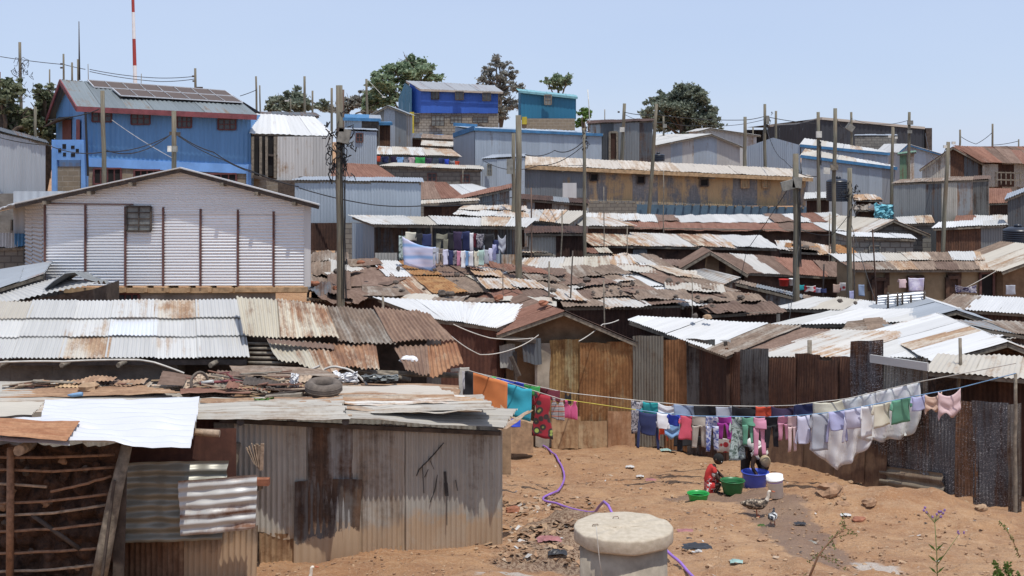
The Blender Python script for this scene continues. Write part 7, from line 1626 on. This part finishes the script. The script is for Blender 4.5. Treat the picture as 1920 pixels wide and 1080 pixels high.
for i,(x0,x1,y0,y1,mt,lb) in enumerate([(1499,1508,534,544,'c_teal','teal cloth right of the dark pole'),(1509,1528,536,547,'c_redwhite','red and white cloth right of the dark pole'),(1528,1540,540,549,'c_palelilac','pale cloth between red and navy ones'),(1539,1549,541,549,'c_navy','navy cloth right of the pale one'),(1563,1574,533,549,'c_peach','peach cloth left of the knotted pole'),(1574,1586,530,545,'c_redwhite','pink and red cloth left of the knotted pole'),(1593,1603,545,562,'c_lilac','lilac bundle at the knotted pole foot'),(1610,1620,534,555,'c_bluegrey','blue grey cloth right of the knotted pole')]):
    garment('cloth',x0,x1,y0,y1,39.8,mt,lb,'garment',group=G6)
garment('cloth',1793,1828,534,549,41.8,'c_zebra','black and white zebra patterned cloth in front of the tan row','cloth',group=None)
garment('cloth',1704,1732,521,546,42.2,'c_curtain','lilac and white curtain hanging in a doorway of the tan row','curtain',group=None,name='curtain')
garment('tee',1684,1699,523,540,41.9,'c_palepink','faded pink blouse left of the lilac curtain','blouse',group=None)
garment('cloth',1886,1904,535,553,41,'c_grey','grey cloth hanging at the right edge mud hut','cloth',group=None)
garment('cloth',861,871,693,738,22.6,'c_white','white cloth at the far left end beneath the torn roof corner','cloth',group=LG)
garment('cloth',950,976,784,800,22.5,'c_blue','dark blue cloth low behind the curled roof corner','cloth',group=None)
# ================= yard things =================
GB='wash basins and bucket in the yard'
def basin(nm,px0,px1,ytop,ybot,Y,body,label,cat='basin',water=True):
    cx=(px0+px1)/2; c=P(cx,ybot,Y); r=(px1-px0)/2*Y/F; h=(ybot-ytop)*Y/F-.02; c.z=gnd(c.x,c.y)-.01 if abs(c.z-gnd(c.x,c.y))>.25 else c.z
    root=empty(nm,c,label,cat,GB); m=MB()
    m.lathe((0,0,0),[(.001,.0),(r*.68,0),(r*.72,.01),(r*.9,h*.8),(r*.93,h*.94),(r,h*.95),(r*1.0,h),(r*.92,h),(r*.87,h*.8),(r*.68,.03),(.001,.02)],32)
    for v in m.v: v+=c
    m.build('bowl',body,root)
    if water:
        m=MB(); m.lathe((0,0,0),[(.001,h*.62),(r*.84,h*.62)],24)
        for v in m.v: v+=c
        m.build('water','wash_water',root)
    return c,r,h
YB=24.6
bl=basin('basin',1390,1442,882,917,25.0,'basin_blue','large deep blue basin in front of the bending person')
gr=basin('basin',1350,1397,898,925,24.2,'basin_dark_green','dark green basin in front of the squatting child')
sg=basin('basin',1288,1330,922,943,23.2,'basin_green','shallow bright green basin at the lower left of the child')
def bucket():
    c=G(1456,934,16,30); c.z+=.02; r=.15; h=.4; root=empty('bucket',c,'white plastic bucket with a thin purple band, leaning by the ducks','bucket',GB)
    M_=Matrix.Rotation(-.1,3,'Y'); m=MB(); m.lathe((0,0,0),[(.001,0),(r*.82,0),(r*.97,h*.78),(r*1.06,h*.79),(r*1.06,h*.83),(r,h*.84),(r*1.02,h),(r*.95,h),(r*.78,.03)],26)
    for v in m.v: v[:]=M_@v+c
    m.build('pail','bucket_white',root); m=MB(); m.lathe((0,0,0),[(r*.95,h*.70),(r*.965,h*.74)],26)
    for v in m.v: v[:]=M_@v*1.005+c
    m.build('band','hose_purple',root)
bucket()
def manhole():
    Y=15.; c=P(1169,1120,Y); root=empty('concrete_manhole',(c.x,Y,gnd(c.x,Y)-.2),'round concrete manhole shaft with a thick overhanging lid, foreground','manhole')
    r=185/2*Y/F; zt=P(0,985,Y).z; m=MB()
    m.lathe((0,0,0),[(.001,-.005),(r*.5,.0),(r*.93,-.004),(r*.985,-.008),(r,-.02),(r*1.004,-.03),(r*1.006,-.145),(r*.995,-.165),(r*.985,-.17),(r*.88,-.175)],96,wob=.02)
    for v in m.v: v+=Vector((c.x,Y,zt))
    lid=m.build('lid','concrete',root)
    m=MB(); g=gnd(c.x,Y)-.4
    m.lathe((0,0,0),[(r*.885,g-zt),(r*.885,-.17)],48)
    for v in m.v: v+=Vector((c.x,Y,zt))
    m.build('shaft','concrete_brown',root)
    m=MB(); m.blob(Vector((c.x-.02,Y+.02,zt-.004)),.42,.09,.022,seg=14,rg=6,jag=.35); m.build('mortar_smear','concrete',lid)
    for (px,py) in((1158,971),(1116,987)):
        q=P(px,py,Y); q.z=zt; q.y=Y+(985-py)/50*r*1.6; m=MB(); m.tube([q+Vector((-.035,0,0)),q+Vector((-.03,0,.022)),q+Vector((.028,.01,.024)),q+Vector((.035,.01,0))],.005,5); m.build('lifting_loop','rust_brown',lid)
    m=MB(); m.tube([P(1118,987,Y-r*.9),P(1120,1010,Y-r*1.03),P(1124,1050,Y-r*1.0),P(1130,1090,Y-r*1.03)],.005,4); tag(m.build('string','rope_pale'),'pale string hanging down the side of the concrete manhole','string')
manhole()
def hose():
    pts=[(961,808),(958,828),(985,829),(1012,836),(1035,852),(1052,875),(1058,900),(1045,925),(1018,940),(1050,952),(1100,972),(1150,992),(1210,1022),(1262,1055),(1300,1090),(1330,1110)]
    W=[]
    for i,(x,y) in enumerate(pts): p=G(x,y,12,34); p.z+=.035+(.25 if i==0 else 0); W.append(p)
    # smooth
    out=[]
    for i in range(len(W)-1):
        p0=W[max(i-1,0)]; p1=W[i]; p2=W[i+1]; p3=W[min(i+2,len(W)-1)]
        for k in range(6):
            t=k/6; q=.5*((2*p1)+(p2-p0)*t+(2*p0-5*p1+4*p2-p3)*t*t+(3*p1-p0-3*p2+p3)*t**3); q.z=max(q.z,gnd(q.x,q.y)+.04)+.2*gauss2(q.x,q.y,.95,19.2,1.3,2.2); out.append(q)
    m=MB(); m.tube(out,.022,8); tag(m.build('hose','hose_purple'),'long purple water hose curving over the bare earth','hose')
hose()
# puddle in the drain
m=MB(); c=G(1010,1020,14,30); zz_=c.z-.02
ring=[m.vert((c.x+1.0*math.cos(a)*(1+.25*noise.noise(Vector((math.cos(a),math.sin(a),3)))),c.y+.32*math.sin(a)*(1+.3*noise.noise(Vector((math.cos(a)*2,math.sin(a),7)))),gz(c.x,c.y)-.12)) for a in [i*.2094 for i in range(30)]]
m.face(ring,None,0); tag(m.build('drain_water','drain_water'),kind='structure')
# ================= people =================
def skin_body(name,verts,edges,radii,mats,parent=None,sub=2):
    me=bpy.data.meshes.new(name); o0=origin(parent) if parent else Vector(verts[0]); me.from_pydata([tuple(Vector(v)-o0) for v in verts],edges,[]); 
    o=bpy.data.objects.new(name,me); COL.objects.link(o)
    if parent: o.parent=parent
    else: o.location=o0
    s=o.modifiers.new('Skin','SKIN'); 
    for i,r in enumerate(radii): 
        sv=me.skin_vertices[0].data[i]; sv.radius=(r,r) if not hasattr(r,'__len__') else r; sv.use_root=(i==0)
    s.use_smooth_shade=True; b=o.modifiers.new('Sub','SUBSURF'); b.levels=sub; b.render_levels=sub; me.materials.append(M[mats]); return o
def head(parent,c,r,look,mat_hair='hair_black'):
    """head with brow, nose, lips, eyes, ears; look = facing direction"""
    f=Vector(look).normalized(); u=Vector((0,0,1)); u=(u-f*u.dot(f)).normalized(); s=f.cross(u); m=MB(); rings=[]
    for k in range(13):
        th=math.pi*k/12; row=[]
        for j in range(20):
            a=2*math.pi*j/20; d=Vector((math.sin(th)*math.cos(a),math.sin(th)*math.sin(a),math.cos(th)))  # x fwd, y side, z up
            x=d.x*.98; y=d.y*.78; z=d.z*1.05
            if z<-.2: x*=1-.18*(-z-.2) if d.x<0 else 1.; y*=1+.32*(z+.2)
            if d.x>.85 and abs(d.y)<.35 and -.45<d.z<.1: x+=.16*(1-abs(d.y)/.35)*(1-abs(d.z+.25)/.35 if abs(d.z+.25)<.35 else 0)
            if d.x>.7 and abs(d.y)<.4 and -.75<d.z<-.5: x+=.07
            if d.x>.6 and .15<abs(d.y)<.5 and -.05<d.z<.25: x-=.06
            row.append(m.vert(c+(f*x+s*y+u*z)*r,.5))
        rings.append(row)
    for k in range(12):
        for j in range(20): m.face([rings[k][j],rings[k+1][j],rings[k+1][(j+1)%20],rings[k][(j+1)%20]],None,0,True)
    for sd in(-1,1): m.blob(c+s*sd*r*.8-u*r*.08-f*r*.05,r*.2,r*.12,r*.26,seg=8,rg=6,jag=.05)
    return m
def hairshell(parent,c,r,look,mat,grow=1.045,name='hair',lim=.12):
    f=Vector(look).normalized(); u=Vector((0,0,1)); u=(u-f*u.dot(f)).normalized(); s=f.cross(u); m=MB(); rings=[]
    for k in range(9):
        row=[]
        for j in range(20):
            a=2*math.pi*j/20; th=math.pi*k/8*(.48+.12*(1-math.cos(a))/2*1.6*(1 if math.cos(a)<0 else .1)); d=Vector((math.sin(th)*math.cos(a),math.sin(th)*math.sin(a),math.cos(th)))
            row.append(m.vert(c+(f*d.x*.98+s*d.y*.79+u*d.z*1.05)*r*grow,.5))
        rings.append(row)
    for k in range(8):
        for j in range(20): m.face([rings[k][j],rings[k+1][j],rings[k+1][(j+1)%20],rings[k][(j+1)%20]],None,0,True)
    return m.build(name,mat,parent)
def join_into(root_o,m,mat):
    pass
def hand(name,w,dirv,parent,r=.008,curl=.5,mat='skin_dark',L=.13):
    """palm with four bent fingers and a thumb"""
    d=Vector(dirv).normalized(); s=d.cross(Vector((0,1,.2))).normalized(); n=s.cross(d); V=[w]; E=[]; Rr=[.02]
    V.append(w+d*L*.42); E.append((0,1)); Rr.append((.034,.016))
    for i,(o,l) in enumerate(((-.026,.8),(-.009,1.),(.009,.94),(.026,.74))):
        a=len(V); V+= [w+d*L*.5+s*o,w+d*(L*.5+L*.28*l)+s*o*1.15-n*.006,w+d*(L*.5+L*.46*l)+s*o*1.2-n*.03*curl*2]; E+=[(1,a),(a,a+1),(a+1,a+2)]; Rr+=[r*1.1,r,r*.8]
    a=len(V); V+=[w+d*L*.2-s*.03,w+d*L*.42-s*.05-n*.01]; E+=[(0,a),(a,a+1)]; Rr+=[r*1.3,r]
    return skin_body(name,V,E,Rr,mat,parent,1)
def child():
    g=P(1336,921,24.45); g.z=gnd(g.x,g.y); k=24.45/F
    def Q(px,py,dy=0): p=P(px,py,24.45); return Vector((p.x,p.y+dy,p.z))
    dz=g.z-P(0,921,24.45).z
    def q(px,py,dy=0): v=Q(px,py,dy); v.z+=dz; return v
    root=empty('person',g,'squatting child in a red and white sports outfit washing at the dark green basin','person')
    V=[q(1331,908),q(1331,896),q(1332,884),q(1336,874),q(1342,868),   # pelvis, belly, chest, upper, neck
       q(1336,876,-.12),q(1345,893,-.16),q(1358,902,-.13),            # near arm: shoulder elbow wrist
       q(1336,876,.11),q(1349,888,.12),q(1362,900,.1),                # far arm
       q(1334,908,-.08),q(1349,903,-.13),q(1338,919,-.1),q(1350,920,-.11), # near leg hip knee ankle toe
       q(1334,908,.08),q(1351,893,.1),q(1342,918,.08),q(1353,919,.08)]
    E=[(0,1),(1,2),(2,3),(3,4),(3,5),(5,6),(6,7),(3,8),(8,9),(9,10),(0,11),(11,12),(12,13),(13,14),(0,15),(15,16),(16,17),(17,18)]
    Rr=[.115,.1,.1,.085,.04,.045,.034,.022,.045,.034,.022,.075,.052,.032,.022,.075,.052,.032,.022]
    skin_body('body',V,E,Rr,'skin_dark',root)
    hc=q(1347,859); look=Vector((.72,-.5,-.5)); m=head(root,hc,.105,look); m.build('head','skin_dark',root); hairshell(root,hc,.105,look,'hair_black')
    f=look.normalized(); s=f.cross(Vector((0,0,1))).normalized(); u=s.cross(f)
    for sd in(-1,1): m=MB(); m.blob(hc+f*.088+s*sd*.036+u*.01,.014,.014,.012,seg=8,rg=6,jag=0); m.build('eye','plastic_white',root)
    hand('hand',q(1358,902,-.13),(.9,-.1,-.35),root,r=.007,L=.11); hand('hand',q(1362,900,.1),(.9,-.2,-.4),root,r=.007,L=.11)
    # vest and shorts as a second skin
    V2=[q(1330.5,905),q(1330.5,896),q(1332,884),q(1335.5,876),q(1338,872.5),q(1336,876,-.11),q(1340,884,-.15),q(1336,876,.1),q(1341,883,.12)]
    skin_body('jersey',V2,[(0,1),(1,2),(2,3),(3,4),(3,5),(5,6),(3,7),(7,8)],[.122,.117,.115,.1,.06,.062,.052,.062,.05],'cloth_red',root)
    m=MB()
    for (x0,y0,x1,y1) in((1330,888,1340,878),(1336,877,1343,885),(1332,899,1340,889)): m.beam(q(x0,y0,-.155),q(x1,y1,-.17),.05,.02)
    m=MB(); m.blob(q(1338.5,884,-.10),.062,.07,.07,seg=12,rg=8,jag=.1); m.build('sleeve_panel','cloth_white',root)
    m=MB(); m.blob(q(1331.5,893,-.07),.065,.065,.075,seg=12,rg=8,jag=.15); m.build('side_panel','red_white_print',root)
    V3=[q(1331,908),q(1333,908,-.08),q(1344,904,-.12),q(1333,908,.08),q(1346,897,.1)]
    skin_body('shorts',V3,[(0,1),(1,2),(0,3),(3,4)],[.125,.088,.066,.088,.064],'red_white_print',root)
child()
def adult():
    Y=25.5; g=P(1410,905,Y); g.z=gnd(g.x,g.y)
    dz=g.z-P(0,905,Y).z
    def q(px,py,dy=0): v=P(px,py,Y); v.y+=dy; v.z+=dz; return v
    root=empty('person',g,'adult in a pale shirt and cap bending over the blue basin behind the washing','person')
    V=[q(1406,833,.1),q(1412,832,.0),q(1419,838,-.1),q(1424,846,-.16),q(1428,849,-.2),
       q(1413,845,-.2),q(1406,868,-.22),q(1415,884,-.3),   # left arm
       q(1434,842,-.12),q(1436,866,-.2),q(1428,884,-.3),   # right arm
       q(1401,838,.05),q(1399,872,.1),q(1398,903,.1),q(1400,906,.0),
       q(1413,838,.15),q(1431,872,.15),q(1434,903,.1),q(1436,906,.0)]
    E=[(0,1),(1,2),(2,3),(3,4),(3,5),(5,6),(6,7),(3,8),(8,9),(9,10),(0,11),(11,12),(12,13),(13,14),(0,15),(15,16),(16,17),(17,18)]
    Rr=[.16,.15,.15,.14,.06,.06,.045,.03,.06,.045,.03,.12,.075,.045,.035,.12,.075,.045,.035]
    skin_body('body',V,E,Rr,'skin_dark',root)
    V2=[q(1406,832,.1),q(1412,831,.0),q(1419,837,-.1),q(1424,844,-.15),q(1414,846,-.19),q(1411,854,-.2),q(1433,843,-.12),q(1435,851,-.15)]
    skin_body('shirt',V2,[(0,1),(1,2),(2,3),(3,4),(4,5),(3,6),(6,7)],[.155,.155,.16,.145,.075,.066,.075,.064],'cloth_white',root)
    V3=[q(1406,834,.1),q(1401,840,.05),q(1399,872,.1),q(1398,890,.1),q(1413,840,.15),q(1431,872,.15),q(1433,890,.12)]
    skin_body('trousers',V3,[(0,1),(1,2),(2,3),(0,4),(4,5),(5,6)],[.17,.135,.1,.09,.135,.1,.09],'cloth_black',root)
    hc=q(1429,857,-.3); look=Vector((.15,-.55,-.8)); head(root,hc,.12,look).build('head','skin_dark',root); hairshell(root,hc,.12,look,'cloth_cap',1.09,'cap')
    hand('hand',q(1415,884,-.3),(.1,-.2,-1),root,r=.009,L=.15); hand('hand',q(1428,884,-.3),(-.1,-.2,-1),root,r=.009,L=.15)
adult()
# ================= ducks =================
def duck(px,py,Y,L,face,mat,label,neck_up=1.,neckmat=None):
    g=G(px,py,16,30) if py<1080 else P(px,py,Y); g.z=gnd(g.x,g.y); root=empty('duck',g,label,'duck','ducks in the yard'); f=Vector((face[0],face[1],0)).normalized(); s=Vector((-f.y,f.x,0)); U=Vector((0,0,1))
    b=g+U*L*.42
    V=[b-f*L*.05,b+f*L*.22+U*L*.03,b+f*L*.36+U*L*.12,b+f*L*.43+U*L*.32*neck_up,b+f*L*.45+U*L*.52*neck_up,b+f*L*.54+U*L*.53*neck_up,b-f*L*.3+U*L*.02,b-f*L*.48+U*L*.03,b-f*L*.6+U*L*.07]
    E=[(0,1),(1,2),(2,3),(3,4),(4,5),(0,6),(6,7),(7,8)]; Rr=[L*.21,L*.18,L*.1,L*.055,L*.06,L*.055,L*.17,L*.09,(L*.06,L*.02)]
    skin_body('body',V,E,Rr,mat,root)
    if neckmat: skin_body('neck',[V[2],V[3],V[4],V[5]],[(0,1),(1,2),(2,3)],[L*.1,L*.062,L*.067,L*.06],neckmat,root)
    for sd in(-1,1):
        m=MB(); m.blob(b-f*L*.1+s*sd*L*.17+U*L*.05,L*.32,L*.06,L*.13,seg=12,rg=8,jag=.15,rot=math.atan2(f.y,f.x)); m.build('wing',mat,root)
        m=MB(); h=b-U*L*.12+s*sd*L*.09; k=h-U*L*.14+f*L*.02; m.tube([h,k,Vector((k.x,k.y,g.z+.01))],[L*.035,L*.02,L*.016],6); t=Vector((k.x,k.y,g.z+.008))
        for a in(-.5,0,.5): m.tube([t,t+(f*math.cos(a)+s*math.sin(a))*L*.11],[L*.012,L*.008],4)
        m.build('leg','beak',root)
    e=V[5]; m=MB(); m.tube([e+f*L*.02,e+f*L*.1-U*L*.012,e+f*L*.15-U*L*.02],[L*.03,L*.025,L*.012],8); m.build('bill','beak',root)
duck(1418,968,22.3,.47,(1,-.15),'feather_mottled','mottled brown and white duck standing near the bucket',1.,'feather_white')
duck(1449,985,21.6,.34,(.3,.95),'feather_pied','small black and white duck right of the mottled one',.55)
duck(558,1120,15.5,.38,(1,.1),'feather_white','white duck at the bottom edge in front of the near shed',1.15)
# ================= ground litter, stones, plants =================
rg=random.Random(5)
def yard_rock(px,py,w,label,mat='rock_tan',h=.5):
    p=G(px,py,14,34); r=w*p.y/F/2; m=MB(); m.blob(p+Vector((0,0,r*h*.4)),r,r*.75,r*h,seg=11,rg=8,jag=.4,rot=rg.random()); tag(m.build('rock',mat),label,'rock')
yard_rock(1556,925,58,'large half buried brown rock right of the bucket','rock_earth'); yard_rock(1578,950,30,'dark hollow lump of earth below the large rock','rock_earth'); yard_rock(1630,945,34,'low earth covered rock right of the large one','rock_earth')
yard_rock(1595,905,12,'small grey stone on the mound shadow','rock_tan'); yard_rock(1610,975,30,'flat reddish slab on the earth','brick_red',.25); yard_rock(1685,915,10,'small stone at the foot of the splashed fence','rock_tan')
yard_rock(1310,1035,14,'pale round stone right of the manhole','plastic_dirty'); yard_rock(962,960,30,'broken orange brick lump beside the near shed','brick_red'); yard_rock(1413,1058,0.1,'x') if False else None
yard_rock(1810,950,26,'block under the lifted fence foot at the right','rock_tan'); yard_rock(1840,955,26,'second block under the lifted fence foot','rock_tan'); yard_rock(1430,1012,26,'low tan stone on the wet ground','rock_earth',.3)
def litter():
    m=MB(); 
    for i in range(1500):
        q=rg.random()
        if q<.55: px,py=rg.gauss(1010,50),rg.uniform(930,1060)
        else: px,py=rg.uniform(945,1900),rg.uniform(838,1090)
        if py<840 or (px>1600 and py<960): continue
        if px<1070 and py>1030 and rg.random()<.8: continue
        y=lerp(31,15.5,(py-835)/250); p=G(px,py,14,34)
        s=rg.uniform(.006,.03)*(1.5 if q<.55 else 1)
        a=rg.random()*6.28; u=Vector((math.cos(a),math.sin(a),rg.uniform(-.4,.6)))*s*rg.uniform(1,2.2); v=Vector((-math.sin(a),math.cos(a),rg.uniform(-.3,.5)))*s
        c=rg.choice([0,0,0,0,0,1,1,2,3,4,4,4,4,4,4,4,4]); z=Vector((0,0,s*.5))
        i4=[m.vert(p+z-u-v*.7),m.vert(p+z+u*.8-v),m.vert(p+z+u+v*.8),m.vert(p+z-u*.6+v)]; m.face(i4,None,c)
    tag(m.build('litter',['rock_tan','stick_pale','plastic_dirty','wood_dark','rock_earth']),kind='stuff')
    m=MB()
    for i in range(1500):
        px,py=rg.uniform(945,1915),rg.uniform(842,1095)
        if px>1600 and py<962: continue
        p=G(px,py,14,34); r=rg.uniform(.01,.035)*(1.6 if rg.random()<.1 else 1); m.blob(p,r,r*.8,r*.6,seg=5,rg=3,jag=.5,m=rg.choice([0,0,1]))
    for i in range(420):
        px,py=rg.uniform(490,960),rg.uniform(1022,1100); p=G(px,py,14,20); r=rg.uniform(.006,.028)
        if p.y<lerp(17.3,18.5,(px-430)/510)-.05: m.blob(p,r,r*.8,r*.6,seg=5,rg=3,jag=.5,m=rg.choice([0,0,1]))
    tag(m.build('pebbles',['rock_earth','rock_tan']),kind='stuff')
litter()
GT='scraps of litter on the bare earth'
for px,py,w,h,mt,lb,cat in [(1306,1028,52,14,'tarp_black','long black crumpled plastic strip right of the manhole','plastic strip'),(1292,1012,10,5,'tarp_black','small black scrap above the long plastic strip','scrap'),(1380,1056,26,12,'scrap_aqua','pale green plastic wrapper at the bottom','wrapper'),(1248,846,20,8,'scrap_aqua','pale blue scrap under the washing','scrap'),(1262,848,14,7,'wood_dark','dark scrap right of the pale blue one','scrap'),(1500,984,22,7,'tarp_black','dark sandal shaped scrap right of the small duck','scrap'),(1427,988,14,8,'leaf_fresh','green leafy scrap beside the small duck','scrap'),(1585,968,20,8,'plastic_dirty','white paper scrap below the large rock','paper'),(1520,1020,20,9,'box_grey','grey crumpled scrap on the right slope','scrap'),(1181,877,16,8,'plastic_dirty','white scrap in the middle of the yard','scrap'),(1200,895,14,7,'plastic_dirty','white crumpled scrap below the other white one','scrap'),(1220,902,20,8,'cloth_pinkish','pinkish rag in the middle of the yard','rag'),(1285,998,30,6,'cloth_pinkish','faded red rag right of the manhole','rag'),(1030,1015,44,18,'cloth_pinkish','dirty pink rag in the trash heap','rag'),(1045,1040,36,16,'tarp_black','black wet rag beside the drain','rag'),(1155,994,1,1,'x','x','x')]:
    if mt=='x': continue
    p=G(px,py,14,34); m=MB(); sx=w*p.y/F; ids=[]; sd=rg.random()*30
    for j in range(7):
        ids.append([m.vert(p+Vector(((i/8-.5)*sx*(1+.3*noise.noise(Vector((i*.5,j*.5,sd)))),(j/6-.5)*sx*.7,.02+.35*h*p.y/F*(1+noise.noise(Vector((i*.9,j*.9,sd)))) * (1-((i/8-.5)**2+(j/6-.5)**2)*2)))) for i in range(9)])
    for j in range(6):
        for i in range(8): m.face([ids[j][i],ids[j][i+1],ids[j+1][i+1],ids[j+1][i]],None,0)
    tag(m.build({'paper':'paper_scrap'}.get(cat,cat.replace(' ','_')),mt),lb,cat,GT)
def plant(px,py,Y,h,label,kind,name='plant'):
    b=P(px,py,Y); b.z=min(gnd(b.x,b.y),b.z); root=empty(name,b,label,'plant'); st=MB(); lf=MB(); fl=MB(); r2=random.Random(int(px))
    tops=[]
    if kind=='flower':
        t=P(px-6,968,Y); st.tube([b,b.lerp(t,.5)+Vector((.01,0,0)),t],[.008,.006,.004],5)
        for k in range(10): e=t+Vector((r2.uniform(-.12,.14),r2.uniform(-.06,.06),r2.uniform(-.02,.1))); st.tube([t-Vector((0,0,.08)),e],.0025,3,cap=False); fl.blob(e,.016,.016,.018,seg=6,rg=4,jag=.3)
        c=b.lerp(t,.35); e=P(px+40,1002,Y); st.tube([c,c.lerp(e,.5),e],[.005,.004,.003],4)
        for k in range(5): q=e+Vector((r2.uniform(-.05,.07),0,r2.uniform(-.01,.05))); fl.blob(q,.012,.012,.012,seg=6,rg=4,jag=.3)
        for t_ in(.25,.4,.55):
            p=b.lerp(t,t_)
            for s in(-1,1): lf.face([lf.vert(p),lf.vert(p+Vector((s*.03,0,.05))),lf.vert(p+Vector((s*.1,0,.09))),lf.vert(p+Vector((s*.05,0,.03)))],None,0)
    elif kind=='twig':
        main=[b,P(1535,1040,Y),P(1560,1010,Y),P(1584,990,Y),P(1582,965,Y)]; st.tube(main,[.016,.013,.01,.007,.003],6)
        segs=[(main[1],P(1600,1075,Y)),(main[1],P(1515,1055,Y)),(main[2],P(1600,1000,Y)),(main[3],P(1610,1004,Y)),(main[2],P(1566,1030,Y)),(main[1],P(1570,1052,Y)),(main[3],P(1575,975,Y)),(b,P(1512,1070,Y)),(b,P(1565,1085,Y))]
        for a,e in segs: st.tube([a,a.lerp(e,.5)+Vector((0,0,.01)),e],[.006,.004,.002],4)
        for a,e in segs+list(zip(main,main[1:])):
            for k in range(14 if (a-e).length>.1 else 6):
                p=a.lerp(e,r2.random()); d=Vector((r2.gauss(0,1),r2.gauss(0,.6),r2.gauss(.3,.8))).normalized()*r2.uniform(.02,.045); v=d.cross(Vector((0,1,.3))).normalized()*.008; r_=r2.random()
                lf.face([lf.vert(p,r_),lf.vert(p+d*.5+v,r_),lf.vert(p+d,r_),lf.vert(p+d*.5-v,r_)],None,0)
    else:
        for k in range(9 if kind=='bush' else 5):
            e=b+Vector((r2.uniform(-.3,.3),r2.uniform(-.15,.15),h*r2.uniform(.6,1))); st.tube([b,b.lerp(e,.5)+Vector((r2.uniform(-.05,.05),0,.05)),e],[.01,.007,.003],4)
            for j in range(46):
                p=b.lerp(e,r2.uniform(.35,1)); d=Vector((r2.gauss(0,1),r2.gauss(0,.6),r2.gauss(.2,.6))).normalized()*r2.uniform(.03,.06); v=d.cross(Vector((0,1,.3))).normalized()*.018; r_=r2.random()
                lf.face([lf.vert(p,r_),lf.vert(p+d*.5+v,r_),lf.vert(p+d,r_),lf.vert(p+d*.5-v,r_)],None,0)
    st.build('stem','stick_brown' if kind!='flower' else 'stem_green',root)
    if lf.f: lf.build('foliage','leaf_fresh',root)
    if fl.f: fl.build('flower','flower_purple',root)
plant(1508,1095,15.5,.8,'thin thorny twig with small green leaves in the foreground','twig'); plant(1758,1110,15.5,.9,'tall stalk with small purple flowers in the foreground','flower','flower_stalk'); plant(1905,1105,15.4,.5,'leafy green bush in the bottom right corner','bush','bush')
def sprig():
    Y=17.; root=empty('sprig',P(1905,1045,Y),'leaning leafy sprig near the right edge','plant'); m=MB(); pts=[P(1912,1045,Y),P(1898,1010,Y),P(1880,985,Y),P(1872,978,Y)]; m.tube(pts,[.007,.006,.004,.002],5); m.build('stem','stick_brown',root)
    lf=MB(); r2=random.Random(4)
    for k in range(50):
        i=r2.randrange(3); p=pts[i].lerp(pts[i+1],r2.random()); d=Vector((r2.gauss(0,1),r2.gauss(0,.6),r2.gauss(.3,.8))).normalized()*r2.uniform(.02,.05); v=d.cross(Vector((0,1,.3))).normalized()*.01; r_=r2.random(); lf.face([lf.vert(p,r_),lf.vert(p+d*.5+v,r_),lf.vert(p+d,r_),lf.vert(p+d*.5-v,r_)],None,0)
    lf.build('foliage','leaf_fresh',root)
sprig()
